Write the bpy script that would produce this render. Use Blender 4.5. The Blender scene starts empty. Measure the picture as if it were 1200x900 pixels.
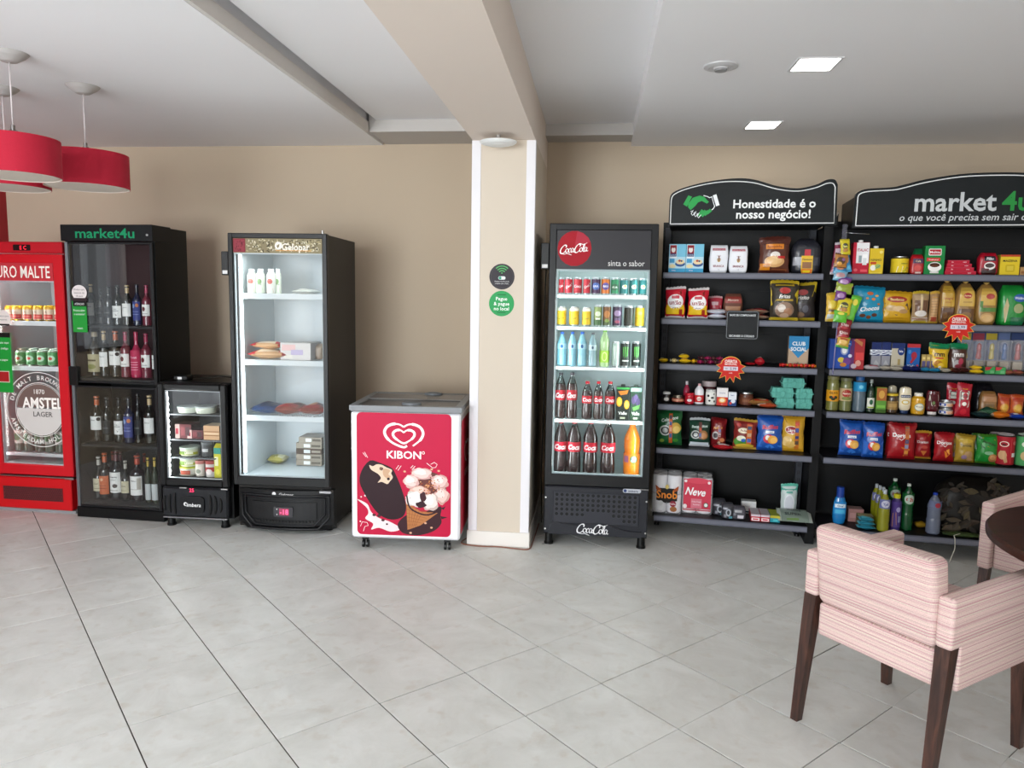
import bpy, math, random
import numpy as np
from math import sin, cos, pi, radians, sqrt, atan2
from mathutils import Vector, Matrix
random.seed(7)
SC = bpy.context.scene
COL = SC.collection

# ------------------------------------------------------------------ camera
cam_d = bpy.data.cameras.new('camera')
cam = bpy.data.objects.new('camera', cam_d); COL.objects.link(cam)
SC.camera = cam
cam_d.sensor_fit = 'HORIZONTAL'; cam_d.sensor_width = 36.0
cam_d.lens = 863.8 / 1200 * 36.0
cam_d.clip_start = 0.05; cam_d.clip_end = 200
PITCH, ROLL, PAN = 0.11424, 0.016725, radians(6.5)
cam_rot = Matrix.Rotation(PAN, 3, 'Z') @ Matrix.Rotation(pi/2 - PITCH, 3, 'X') @ Matrix.Rotation(ROLL, 3, 'Z')
cam.matrix_world = Matrix.Translation((0, 0, 1.5564)) @ cam_rot.to_4x4()

# ------------------------------------------------------------------ world, daylight, exposure
SC.view_settings.view_transform = 'Standard'
SC.view_settings.look = 'None'
SC.view_settings.gamma = 1.0
SC.view_settings.exposure = 0.0
SC.view_settings.use_curve_mapping = False
SC.cycles.use_denoising = True
SC.cycles.max_bounces = 10
SC.cycles.diffuse_bounces = 6
SC.cycles.glossy_bounces = 4
SC.cycles.transmission_bounces = 6
SC.cycles.transparent_max_bounces = 24
SC.cycles.caustics_reflective = False
SC.cycles.caustics_refractive = False
SC.cycles.sample_clamp_indirect = 6.0
world = bpy.data.worlds.new('world'); SC.world = world; world.use_nodes = True
wn = world.node_tree
bg = wn.nodes['Background']
bg.inputs['Color'].default_value = (0.80, 0.88, 1.0, 1)
bg.inputs['Strength'].default_value = 0.9

def area(name, loc, rot, sx, sy, power, color=(1, 1, 1), parent=None, spread=pi):
    d = bpy.data.lights.new(name, 'AREA'); d.shape = 'RECTANGLE'; d.size = sx; d.size_y = sy
    d.energy = power; d.color = color; d.spread = spread
    o = bpy.data.objects.new(name, d); COL.objects.link(o)
    o.location = loc; o.rotation_euler = rot
    if parent: o.parent = parent
    return o
# daylight entering through the shop-front window openings behind the camera
DAY = (0.925, 0.985, 1.03)
for wx, ww, pw in ((-2.9, 2.9, 450), (3.15, 1.9, 52)):
    area('window_daylight', (wx, -4.42, 1.38), (radians(87), 0, 0), ww, 2.4, pw, DAY)

# and through the two openings of the side wall
area('window_daylight', (-4.66, 0.0, 1.28), (0, radians(-90), 0), 2.3, 2.3, 46, DAY)
area('window_daylight', (-4.66, 2.93, 1.65), (0, radians(-90), 0), 1.2, .58, 1.6, DAY)

# ------------------------------------------------------------------ colours and materials
def lin(c):
    return c / 12.92 if c <= 0.04045 else ((c + 0.055) / 1.055) ** 2.4
_cc = {}
def hx(s):
    if not isinstance(s, str): return s
    if s not in _cc:
        _cc[s] = tuple(lin(int(s[i:i+2], 16) / 255) for i in (0, 2, 4)) + (1.0,)
    return _cc[s]

MATS = {}
def newmat(name):
    m = bpy.data.materials.new(name); m.use_nodes = True
    nt = m.node_tree
    return m, nt, nt.nodes['Principled BSDF']
def attrmat(name, rough, metal=0.0, coat=0.0, grain=0.0, gscale=60, emit=0.0, spec=0.5):
    m, nt, b = newmat(name)
    a = nt.nodes.new('ShaderNodeAttribute'); a.attribute_name = 'Col'
    nt.links.new(a.outputs['Color'], b.inputs['Base Color'])
    b.inputs['Roughness'].default_value = rough
    b.inputs['Metallic'].default_value = metal
    b.inputs['Specular IOR Level'].default_value = spec
    b.inputs['Coat Weight'].default_value = coat
    if grain:
        n = nt.nodes.new('ShaderNodeTexNoise'); n.inputs['Scale'].default_value = gscale
        tc = nt.nodes.new('ShaderNodeTexCoord'); nt.links.new(tc.outputs['Object'], n.inputs['Vector'])
        bp = nt.nodes.new('ShaderNodeBump'); bp.inputs['Strength'].default_value = grain; bp.inputs['Distance'].default_value = 0.004
        nt.links.new(n.outputs['Fac'], bp.inputs['Height']); nt.links.new(bp.outputs['Normal'], b.inputs['Normal'])
    if emit:
        nt.links.new(a.outputs['Color'], b.inputs['Emission Color']); b.inputs['Emission Strength'].default_value = emit
    MATS[name] = m
    return m
attrmat('matte', 0.75); attrmat('paper', 0.5, spec=0.2); attrmat('foil', 0.28, grain=0.9, gscale=34)
attrmat('plastic', 0.38, spec=0.3); attrmat('gloss', 0.12, coat=0.3); attrmat('metal', 0.32, metal=1.0)
attrmat('satin', 0.45, metal=0.15); attrmat('lamp', 0.5, emit=9.0); attrmat('led', 0.5, emit=22.0)
attrmat('screen', 0.4, emit=1.6)
attrmat('steelpaint', 0.42, grain=0.05, gscale=200, spec=0.22)
def thin_glass(name, base=0.06, gain=1.0, tint=(1, 1, 1), rough=0.0, attr=False, ior=1.5):
    m = bpy.data.materials.new(name); m.use_nodes = True; nt = m.node_tree; nt.nodes.clear()
    out = nt.nodes.new('ShaderNodeOutputMaterial'); mix = nt.nodes.new('ShaderNodeMixShader')
    tr = nt.nodes.new('ShaderNodeBsdfTransparent'); gl = nt.nodes.new('ShaderNodeBsdfGlossy')
    tr.inputs['Color'].default_value = (*tint, 1); gl.inputs['Roughness'].default_value = rough
    fr = nt.nodes.new('ShaderNodeFresnel'); fr.inputs['IOR'].default_value = ior
    ma = nt.nodes.new('ShaderNodeMath'); ma.operation = 'MULTIPLY_ADD'; ma.use_clamp = True
    ma.inputs[1].default_value = gain; ma.inputs[2].default_value = base
    nt.links.new(fr.outputs[0], ma.inputs[0]); nt.links.new(ma.outputs[0], mix.inputs[0])
    nt.links.new(tr.outputs[0], mix.inputs[1]); nt.links.new(gl.outputs[0], mix.inputs[2]); nt.links.new(mix.outputs[0], out.inputs[0])
    if attr:
        a = nt.nodes.new('ShaderNodeAttribute'); a.attribute_name = 'Col'; nt.links.new(a.outputs['Color'], tr.inputs['Color'])
    MATS[name] = m
    return m
thin_glass('glass', 0.0, 0.45)
thin_glass('darkglass', 0.0, 0.6, (0.96, 0.97, 0.97))
thin_glass('clear', 0.05, 1.2, attr=True, rough=0.05)
thin_glass('lidglass', 0.05, 0.7, (0.97, 0.97, 1.0), rough=0.3)
def film():
    m = bpy.data.materials.new('film'); m.use_nodes = True; nt = m.node_tree; b = nt.nodes['Principled BSDF']; out = nt.nodes['Material Output']
    b.inputs['Base Color'].default_value = (.8, .8, .84, 1); b.inputs['Roughness'].default_value = .2
    tr = nt.nodes.new('ShaderNodeBsdfTransparent'); mix = nt.nodes.new('ShaderNodeMixShader'); mix.inputs[0].default_value = .20
    nt.links.new(tr.outputs[0], mix.inputs[1]); nt.links.new(b.outputs[0], mix.inputs[2]); nt.links.new(mix.outputs[0], out.inputs[0]); MATS['wrap'] = m
film()

def noise_paint(name, c1, c2, scale=2.5, rough=0.8, bump=0.05, bscale=120, detail=4, spec=0.5):
    m, nt, b = newmat(name)
    tc = nt.nodes.new('ShaderNodeTexCoord')
    n = nt.nodes.new('ShaderNodeTexNoise'); n.inputs['Scale'].default_value = scale; n.inputs['Detail'].default_value = detail
    mx = nt.nodes.new('ShaderNodeMix'); mx.data_type = 'RGBA'
    mx.inputs[6].default_value = hx(c1); mx.inputs[7].default_value = hx(c2)
    nt.links.new(tc.outputs['Object'], n.inputs['Vector']); nt.links.new(n.outputs['Fac'], mx.inputs[0]); nt.links.new(mx.outputs[2], b.inputs['Base Color'])
    b.inputs['Roughness'].default_value = rough; b.inputs['Specular IOR Level'].default_value = spec
    n2 = nt.nodes.new('ShaderNodeTexNoise'); n2.inputs['Scale'].default_value = bscale
    nt.links.new(tc.outputs['Object'], n2.inputs['Vector'])
    bp = nt.nodes.new('ShaderNodeBump'); bp.inputs['Strength'].default_value = bump; bp.inputs['Distance'].default_value = 0.003
    nt.links.new(n2.outputs['Fac'], bp.inputs['Height']); nt.links.new(bp.outputs['Normal'], b.inputs['Normal'])
    MATS[name] = m
    return m
noise_paint('wallpaint', 'bfae98', 'c3b29c', 1.2, 0.85, 0.12, 90)
noise_paint('columnpaint', 'd0c4b4', 'd4c8b8', 1.2, 0.8, 0.1, 90)
noise_paint('beampaint', 'e4d8ce', 'e8dcd2', 1.2, 0.85, 0.1, 90)
noise_paint('redpaint', '9c1420', 'a01824', 1.2, 0.6, 0.08, 90)
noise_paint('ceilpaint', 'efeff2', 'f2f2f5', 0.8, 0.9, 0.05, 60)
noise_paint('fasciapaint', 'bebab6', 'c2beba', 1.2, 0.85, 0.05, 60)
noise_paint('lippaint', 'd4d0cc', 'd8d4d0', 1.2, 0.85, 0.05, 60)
noise_paint('whitetrim', 'e2e0e4', 'e8e6ea', 3, 0.5, 0.03, 60)
noise_paint('grout', '3c3833', '565049', 9, 0.9, 0.2, 200)
noise_paint('shadered', 'b0122e', 'b81634', 60, 0.85, 0.3, 300)
noise_paint('egg', '58a296', '62aea0', 30, 0.95, 0.6, 160)

# glazed porcelain floor tile: mottled cream and grey, each tile its own shift
def tile_mat():
    m, nt, b = newmat('floor_tile')
    tc = nt.nodes.new('ShaderNodeTexCoord'); oi = nt.nodes.new('ShaderNodeObjectInfo')
    ad = nt.nodes.new('ShaderNodeVectorMath'); ad.operation = 'MULTIPLY_ADD'
    cm = nt.nodes.new('ShaderNodeCombineXYZ')
    nt.links.new(oi.outputs['Random'], cm.inputs[0]); nt.links.new(oi.outputs['Random'], cm.inputs[2])
    nt.links.new(cm.outputs[0], ad.inputs[0]); ad.inputs[1].default_value = (40, 40, 40)
    nt.links.new(tc.outputs['Object'], ad.inputs[2])
    n1 = nt.nodes.new('ShaderNodeTexNoise'); n1.inputs['Scale'].default_value = 4.5; n1.inputs['Detail'].default_value = 7; n1.inputs['Roughness'].default_value = 0.65; n1.inputs['Distortion'].default_value = 0.6
    n2 = nt.nodes.new('ShaderNodeTexNoise'); n2.inputs['Scale'].default_value = 16; n2.inputs['Detail'].default_value = 5
    nt.links.new(ad.outputs[0], n1.inputs['Vector']); nt.links.new(ad.outputs[0], n2.inputs['Vector'])
    r1 = nt.nodes.new('ShaderNodeValToRGB'); r1.color_ramp.elements[0].position = 0.32; r1.color_ramp.elements[1].position = 0.66
    r1.color_ramp.elements[0].color = hx('cacac5'); r1.color_ramp.elements[1].color = hx('dcddda')
    nt.links.new(n1.outputs['Fac'], r1.inputs[0])
    r2 = nt.nodes.new('ShaderNodeValToRGB'); r2.color_ramp.elements[0].position = 0.56; r2.color_ramp.elements[1].position = 0.78
    r2.color_ramp.elements[0].color = (0, 0, 0, 1); r2.color_ramp.elements[1].color = (0.4, 0.4, 0.4, 1)
    nt.links.new(n2.outputs['Fac'], r2.inputs[0])
    mx = nt.nodes.new('ShaderNodeMix'); mx.data_type = 'RGBA'; mx.inputs[7].default_value = hx('b8ab9a')
    nt.links.new(r2.outputs[0], mx.inputs[0]); nt.links.new(r1.outputs[0], mx.inputs[6]); nt.links.new(mx.outputs[2], b.inputs['Base Color'])
    b.inputs['Roughness'].default_value = 0.42
    b.inputs['Specular IOR Level'].default_value = 0.35
    MATS['tile'] = m
tile_mat()

def wood_mat(name, c1, c2, scale=(3, 3, 40), rough=0.35):
    m, nt, b = newmat(name)
    tc = nt.nodes.new('ShaderNodeTexCoord'); mp = nt.nodes.new('ShaderNodeMapping'); mp.inputs['Scale'].default_value = scale
    n = nt.nodes.new('ShaderNodeTexNoise'); n.inputs['Scale'].default_value = 1.0; n.inputs['Detail'].default_value = 6; n.inputs['Distortion'].default_value = 1.2
    nt.links.new(tc.outputs['Object'], mp.inputs[0]); nt.links.new(mp.outputs[0], n.inputs['Vector'])
    r = nt.nodes.new('ShaderNodeValToRGB'); r.color_ramp.elements[0].position = 0.35; r.color_ramp.elements[1].position = 0.7
    r.color_ramp.elements[0].color = hx(c1); r.color_ramp.elements[1].color = hx(c2)
    nt.links.new(n.outputs['Fac'], r.inputs[0]); nt.links.new(r.outputs[0], b.inputs['Base Color'])
    b.inputs['Roughness'].default_value = rough
    MATS[name] = m
wood_mat('legwood', '2c1a15', '54352a', (50, 50, 5), 0.4)
wood_mat('tablewood', '2e1711', '472418', (4, 30, 30), 0.3)

# striped chair fabric: stripes follow the V of the UV map (metres)
def fabric_mat():
    m, nt, b = newmat('striped_fabric')
    uv = nt.nodes.new('ShaderNodeUVMap'); uv.uv_map = 'UVMap'
    sep = nt.nodes.new('ShaderNodeSeparateXYZ'); nt.links.new(uv.outputs[0], sep.inputs[0])
    def band(scale, seed, p0, p1):
        c = nt.nodes.new('ShaderNodeCombineXYZ')
        mu = nt.nodes.new('ShaderNodeMath'); mu.operation = 'MULTIPLY_ADD'; mu.inputs[1].default_value = scale; mu.inputs[2].default_value = seed
        nt.links.new(sep.outputs[1], mu.inputs[0]); nt.links.new(mu.outputs[0], c.inputs[1])
        n = nt.nodes.new('ShaderNodeTexNoise'); n.inputs['Scale'].default_value = 1.0; n.inputs['Detail'].default_value = 2.0
        nt.links.new(c.outputs[0], n.inputs['Vector'])
        r = nt.nodes.new('ShaderNodeValToRGB'); r.color_ramp.elements[0].position = p0; r.color_ramp.elements[1].position = p1
        nt.links.new(n.outputs['Fac'], r.inputs[0]); return r
    r = band(185, 3.1, 0.34, 0.62)
    e = r.color_ramp
    e.elements[0].color = hx('b8868e'); e.elements[1].color = hx('e0d4c4')
    x = e.elements.new(0.44); x.color = hx('d4acac')
    x = e.elements.new(0.50); x.color = hx('e2cac2')
    x = e.elements.new(0.56); x.color = hx('c09c9a')
    r2 = band(260, 9.7, 0.52, 0.60)
    r2.color_ramp.elements[0].color = (0, 0, 0, 1); r2.color_ramp.elements[1].color = (0.45, 0.45, 0.45, 1)
    mx = nt.nodes.new('ShaderNodeMix'); mx.data_type = 'RGBA'; mx.inputs[7].default_value = hx('a8908c')
    nt.links.new(r2.outputs[0], mx.inputs[0]); nt.links.new(r.outputs[0], mx.inputs[6])
    # weave: fine cross threads
    wv = nt.nodes.new('ShaderNodeTexNoise'); wv.inputs['Scale'].default_value = 1.0; wv.inputs['Detail'].default_value = 1
    mp = nt.nodes.new('ShaderNodeMapping'); mp.inputs['Scale'].default_value = (420, 130, 1)
    nt.links.new(uv.outputs[0], mp.inputs[0]); nt.links.new(mp.outputs[0], wv.inputs['Vector'])
    hs = nt.nodes.new('ShaderNodeMix'); hs.data_type = 'RGBA'; hs.blend_type = 'MULTIPLY'; hs.inputs[0].default_value = 0.35
    nt.links.new(mx.outputs[2], hs.inputs[6]); nt.links.new(wv.outputs['Color'], hs.inputs[7])
    rr = nt.nodes.new('ShaderNodeValToRGB'); rr.color_ramp.elements[0].color = (0.55, 0.55, 0.55, 1); rr.color_ramp.elements[1].color = (1, 1, 1, 1)
    rr.color_ramp.elements[0].position = 0.3; rr.color_ramp.elements[1].position = 0.6
    nt.links.new(wv.outputs['Fac'], rr.inputs[0]); nt.links.new(rr.outputs[0], hs.inputs[7])
    nt.links.new(hs.outputs[2], b.inputs['Base Color'])
    b.inputs['Roughness'].default_value = 0.9
    bp = nt.nodes.new('ShaderNodeBump'); bp.inputs['Strength'].default_value = 0.3; bp.inputs['Distance'].default_value = 0.001
    nt.links.new(wv.outputs['Fac'], bp.inputs['Height']); nt.links.new(bp.outputs['Normal'], b.inputs['Normal'])
    MATS['fabric'] = m
fabric_mat()

# ------------------------------------------------------------------ mesh builder
_txt = {}
def text_geo(s, bold=0.0):
    k = (s, bold)
    if k in _txt: return _txt[k]
    cu = bpy.data.curves.new('t', 'FONT'); cu.body = s; cu.resolution_u = 2; cu.offset = bold
    o = bpy.data.objects.new('t', cu); m = o.to_mesh()
    n = len(m.vertices); co = np.empty(n * 3); m.vertices.foreach_get('co', co); co = co.reshape(-1, 3)[:, :2]
    fs = [tuple(p.vertices) for p in m.polygons]
    fs = [f if m.polygons[i].normal.z > 0 else f[::-1] for i, f in enumerate(fs)]
    o.to_mesh_clear(); bpy.data.objects.remove(o); bpy.data.curves.remove(cu)
    if n == 0: co = np.zeros((0, 2))
    else:
        x0, x1 = co[:, 0].min(), co[:, 0].max(); co = co - [(x0 + x1) / 2, 0.36]
    _txt[k] = (co, fs, (x1 - x0) if n else 1)
    return _txt[k]

class MB:
    def __init__(s): s.v = []; s.f = []; s.c = []; s.m = []; s.sm = []; s.names = []; s.T = None
    def mi(s, mat):
        if mat not in s.names: s.names.append(mat)
        return s.names.index(mat)
    def add(s, vs, fs, col='808080', mat='plastic', smooth=False):
        b = len(s.v); T = s.T
        if T is None: s.v.extend([tuple(p) for p in vs])
        else: s.v.extend([tuple(T @ Vector(p)) for p in vs])
        i = s.mi(mat); c = hx(col)
        for f in fs:
            s.f.append(tuple(b + k for k in f)); s.c.append(c); s.m.append(i); s.sm.append(smooth)
    def box(s, x0, y0, z0, x1, y1, z1, col='808080', mat='plastic', c=0.0):
        if c <= 0:
            vs = [(x, y, z) for z in (z0, z1) for y in (y0, y1) for x in (x0, x1)]
            s.add(vs, [(0, 2, 3, 1), (4, 5, 7, 6), (0, 1, 5, 4), (2, 6, 7, 3), (0, 4, 6, 2), (1, 3, 7, 5)], col, mat); return
        c = min(c, (x1-x0)*.45, (y1-y0)*.45, (z1-z0)*.45)
        X = (x0, x1); Y = (y0, y1); Z = (z0, z1); vs = []; idx = {}
        for i in (0, 1):
            for j in (0, 1):
                for k in (0, 1):
                    sx, sy, sz = (c if i == 0 else -c), (c if j == 0 else -c), (c if k == 0 else -c)
                    for a in range(3):
                        p = [X[i] + sx, Y[j] + sy, Z[k] + sz]; p[a] = (X[i], Y[j], Z[k])[a]
                        idx[(i, j, k, a)] = len(vs); vs.append(tuple(p))
        fs = []
        for a in range(3):
            o = [b for b in range(3) if b != a]
            for t in (0, 1):
                ring = []
                for (p, q) in ((0, 0), (1, 0), (1, 1), (0, 1)):
                    key = [0, 0, 0]; key[a] = t; key[o[0]] = p; key[o[1]] = q; ring.append(idx[(*key, a)])
                fs.append(ring)
        for a in range(3):
            o = [b for b in range(3) if b != a]
            for p in (0, 1):
                for q in (0, 1):
                    def g(t, ax):
                        key = [0, 0, 0]; key[a] = t; key[o[0]] = p; key[o[1]] = q; return idx[(*key, ax)]
                    fs.append([g(0, o[0]), g(1, o[0]), g(1, o[1]), g(0, o[1])])
        for i in (0, 1):
            for j in (0, 1):
                for k in (0, 1): fs.append([idx[(i, j, k, a)] for a in range(3)])
        cx, cy, cz = (x0+x1)/2, (y0+y1)/2, (z0+z1)/2; out = []
        for f in fs:
            P = [Vector(vs[i]) for i in f]; n = (P[1]-P[0]).cross(P[2]-P[0]); m = sum(P, Vector()) / len(P) - Vector((cx, cy, cz))
            out.append(tuple(f) if n.dot(m) > 0 else tuple(f[::-1]))
        s.add(vs, out, col, mat)
    def lathe(s, prof, n=16, cx=0, cy=0, col='808080', mat='plastic', cols=None, mats=None, smooth=True, cap=True, ry=1.0, a0=0, a1=2*pi):
        full = abs(a1 - a0 - 2*pi) < 1e-6; m = n if full else n + 1
        vs = []
        for r, z in prof:
            for i in range(m):
                a = a0 + (a1 - a0) * i / n; vs.append((cx + r*cos(a), cy + r*ry*sin(a), z))
        for k in range(len(prof)-1):
            fs = []
            for i in range(n):
                j = (i+1) % m; fs.append((k*m+i, k*m+j, (k+1)*m+j, (k+1)*m+i))
            cc = cols[k] if cols else col; mm = mats[k] if mats else mat
            b = [vs[q] for q in range(k*m, (k+2)*m)]
            s.add(b, [tuple(x - k*m for x in f) for f in fs], cc, mm, smooth)
        if cap and full:
            if prof[0][0] > 1e-5: s.add(vs[:m], [tuple(range(m))[::-1]], cols[0] if cols else col, mats[0] if mats else mat)
            if prof[-1][0] > 1e-5: s.add(vs[-m:], [tuple(range(m))], cols[-1] if cols else col, mats[-1] if mats else mat)
    def tube(s, pts, r, n=8, col='808080', mat='plastic', closed=False):
        P = [Vector(p) for p in pts]; vs = []; N = len(P); up = Vector((0, 0, 1)); prev = None
        for i in range(N):
            d = (P[(i+1) % N] - P[i-1]) if closed else (P[min(i+1, N-1)] - P[max(i-1, 0)])
            d.normalize()
            if prev is None:
                a = up if abs(d.dot(up)) < 0.9 else Vector((1, 0, 0)); u = d.cross(a).normalized()
            else:
                u = (prev - d * prev.dot(d)).normalized()
            prev = u; w = d.cross(u); rr = r[i] if isinstance(r, (list, tuple)) else r
            for k in range(n):
                a = 2*pi*k/n; vs.append(P[i] + u*(rr*cos(a)) + w*(rr*sin(a)))
        fs = []
        for i in range(N if closed else N-1):
            for k in range(n):
                j = (i+1) % N; fs.append((i*n+k, i*n+(k+1) % n, j*n+(k+1) % n, j*n+k))
        if not closed: fs += [tuple(range(n))[::-1], tuple((N-1)*n+k for k in range(n))]
        s.add(vs, fs, col, mat, True)
    def prism(s, pts, y0, y1, col='808080', mat='plastic', side=None):
        """outline in x,z extruded from y0 (front) to y1"""
        n = len(pts); A = sum(pts[i][0]*pts[(i+1) % n][1] - pts[(i+1) % n][0]*pts[i][1] for i in range(n))
        if A < 0: pts = pts[::-1]
        vs = [(x, y0, z) for x, z in pts] + [(x, y1, z) for x, z in pts]
        s.add(vs, [tuple(range(n)), tuple(range(2*n-1, n-1, -1))], col, mat)
        s.add(vs, [(i, i+n, (i+1) % n + n, (i+1) % n) for i in range(n)], side or col, mat)
    def prints(s, S, prints, w, h, off=0.0005, mat='paper', bend=False, step=0.00022):
        """flat print laid on the surface map S(u,v)->(point, normal)"""
        k = 0
        for pr in prints:
            t = pr[0]; o = off + k*step; k += 1
            def mp(u, v):
                p, n = S(u, v); return (p[0]+n[0]*o, p[1]+n[1]*o, p[2]+n[2]*o)
            if t == 'r':
                _, u0, v0, u1, v1, c = pr; nu = max(1, int((u1-u0)*14)) if bend else 1; nv = max(1, int((v1-v0)*12)) if bend == 2 else 1
                vs = [mp(u0+(u1-u0)*i/nu, v0+(v1-v0)*j/nv) for j in range(nv+1) for i in range(nu+1)]
                s.add(vs, [(j*(nu+1)+i, j*(nu+1)+i+1, (j+1)*(nu+1)+i+1, (j+1)*(nu+1)+i) for j in range(nv) for i in range(nu)], c, mat)
            elif t == 'e':
                _, cu, cv, ru, rv, c = pr; n = 18
                vs = [mp(cu, cv)]; R = 3 if bend else 1
                for q in range(1, R+1):
                    vs += [mp(cu+ru*q/R*cos(2*pi*i/n), cv+rv*q/R*sin(2*pi*i/n)) for i in range(n)]
                fs = [(0, 1+i, 1+(i+1) % n) for i in range(n)]
                for q in range(R-1): fs += [(1+q*n+i, 1+(q+1)*n+i, 1+(q+1)*n+(i+1) % n, 1+q*n+(i+1) % n) for i in range(n)]
                s.add(vs, fs, c, mat)
            elif t == 'p':
                _, pts, c = pr
                A = sum(pts[i][0]*pts[(i+1) % len(pts)][1]*1.0 - pts[(i+1) % len(pts)][0]*pts[i][1] for i in range(len(pts)))
                if A < 0: pts = pts[::-1]
                s.add([mp(*p) for p in pts], [tuple(range(len(pts)))], c, mat)
            elif t == 'l':   # ribbon line: pts, width (in metres), colour
                _, pts, wd, c = pr; s.ribbon([(p[0], p[1]) for p in pts], wd, c, mat, mp, w, h)
            elif t == 't':
                cu, cv, size, txt, c = pr[1:6]; bold = pr[6] if len(pr) > 6 else 0.0; mw = pr[7] if len(pr) > 7 else None
                shear = pr[8] if len(pr) > 8 else 0.0; rot = pr[9] if len(pr) > 9 else 0.0
                co, fs, tw = text_geo(txt, bold*.45)
                sc = size * h; sx = sc
                if mw and tw*sc > mw*w: sx = mw*w/tw
                elif mw and len(pr) > 10: sx = mw*w/tw
                cr, sr = cos(rot), sin(rot); vs = []
                for x, y in co:
                    X = x*sx + y*sc*shear; Y = y*sc; X, Y = X*cr-Y*sr, X*sr+Y*cr
                    vs.append(mp(cu+X/w, cv+Y/h))
                s.add(vs, fs, c, mat)
    def ribbon(s, pts, wd, col, mat, mp, w=1, h=1, nib=None):
        n = len(pts); vs = []
        for i in range(n):
            a = pts[max(0, i-1)]; b = pts[min(n-1, i+1)]
            dx, dy = (b[0]-a[0])*w, (b[1]-a[1])*h; L = math.hypot(dx, dy) or 1; nx, ny = -dy/L, dx/L
            ww = wd[i] if isinstance(wd, (list, tuple)) else wd
            if nib is not None:
                ang, mn = nib; q = abs(dx/L*(-sin(ang)) + dy/L*cos(ang)); ww = ww*(mn+(1-mn)*q)
            vs.append(mp(pts[i][0]-nx*ww/2/w, pts[i][1]-ny*ww/2/h)); vs.append(mp(pts[i][0]+nx*ww/2/w, pts[i][1]+ny*ww/2/h))
        s.add(vs, [(2*i, 2*i+2, 2*i+3, 2*i+1) for i in range(n-1)], col, mat)
    def build(s, name, parent=None, loc=None, rotz=0.0, uvfun=None):
        me = bpy.data.meshes.new(name); me.from_pydata(s.v, [], s.f)
        for n in s.names: me.materials.append(MATS[n])
        me.polygons.foreach_set('material_index', s.m); me.polygons.foreach_set('use_smooth', s.sm)
        at = me.color_attributes.new('Col', 'FLOAT_COLOR', 'CORNER')
        lt = np.array([len(f) for f in s.f]); cc = np.repeat(np.array(s.c, dtype=np.float32), lt, axis=0)
        at.data.foreach_set('color', cc.ravel())
        if uvfun:
            uv = me.uv_layers.new(name='UVMap')
            for p in me.polygons:
                for li in p.loop_indices: uv.data[li].uv = uvfun(me.vertices[me.loops[li].vertex_index].co, p.normal)
        me.update()
        o = bpy.data.objects.new(name, me); COL.objects.link(o)
        if parent is not None: o.parent = parent
        if loc is not None: o.location = loc
        if rotz: o.rotation_euler = (0, 0, rotz)
        return o

def tag(o, label=None, cat=None, group=None, kind=None):
    if label: o['label'] = label
    if cat: o['category'] = cat
    if group: o['group'] = group
    if kind: o['kind'] = kind
    return o
def empty(name, loc, rz=0.0, label=None, cat=None, group=None):
    o = bpy.data.objects.new(name, None); COL.objects.link(o); o.location = loc; o.rotation_euler = (0, 0, rz)
    o.empty_display_size = 0.1
    return tag(o, label, cat, group)
def plane(w, h, y=0.0, x0=0.0, z0=0.0):
    return lambda u, v: ((x0+u*w, y, z0+v*h), (0, -1, 0))
ID = plane(1, 1)                       # prints given straight in local metres
def spl(pts, n=6, closed=False):
    """Catmull-Rom through 2-D or 3-D points"""
    N = len(pts); out = []; P = [tuple(p) for p in pts]
    for i in range(N if closed else N-1):
        p0 = P[i-1] if (i > 0 or closed) else P[0]; p1 = P[i]; p2 = P[(i+1) % N]; p3 = P[(i+2) % N] if (i+2 < N or closed) else P[-1]
        for k in range(n):
            t = k/n
            out.append(tuple(0.5*((2*b)+(-a+c)*t+(2*a-5*b+4*c-d)*t*t+(-a+3*b-3*c+d)*t**3) for a, b, c, d in zip(p0, p1, p2, p3)))
    if not closed: out.append(P[-1])
    return out

# flowing white script wordmark drawn with a broad nib (unit height about 1, about 3.2 wide)
SCRIPT = [
 ([(.80,.70),(.86,.86),(.78,.98),(.58,.96),(.34,.74),(.16,.42),(.16,.14),(.32,.02),(.54,.10),(.72,.26)], .13),
 ([(.32,.02),(.60,-.06),(.95,-.02),(1.3,-.14),(1.45,-.22)], .07),
 ([(1.02,.56),(.84,.50),(.76,.26),(.86,.10),(1.02,.16),(1.10,.38),(1.02,.56)], .10),
 ([(1.36,.48),(1.30,.57),(1.16,.44),(1.12,.22),(1.20,.09),(1.36,.18)], .10),
 ([(1.66,.54),(1.52,.56),(1.42,.38),(1.44,.14),(1.54,.10),(1.66,.30),(1.72,.54)], .09),
 ([(1.72,.54),(1.66,.26),(1.72,.10),(1.82,.16)], .09),
 ([(1.74,.40),(1.92,.47)], .13),
 ([(2.44,.72),(2.52,.88),(2.42,.99),(2.24,.96),(2.02,.74),(1.86,.42),(1.86,.14),(2.02,.02),(2.22,.10),(2.38,.24)], .13),
 ([(2.10,.86),(2.4,1.06),(2.8,.92),(3.05,.96),(3.3,1.1)], .07),
 ([(2.66,.56),(2.50,.50),(2.42,.26),(2.52,.10),(2.68,.16),(2.76,.38),(2.66,.56)], .10),
 ([(2.78,.20),(2.92,.50),(3.02,.86),(2.94,.96),(2.86,.72),(2.82,.24),(2.90,.08),(3.0,.16)], .09),
 ([(3.24,.54),(3.10,.56),(3.0,.38),(3.02,.14),(3.12,.10),(3.24,.30),(3.30,.54)], .09),
 ([(3.30,.54),(3.24,.26),(3.30,.10),(3.42,.18)], .09)]
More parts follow.
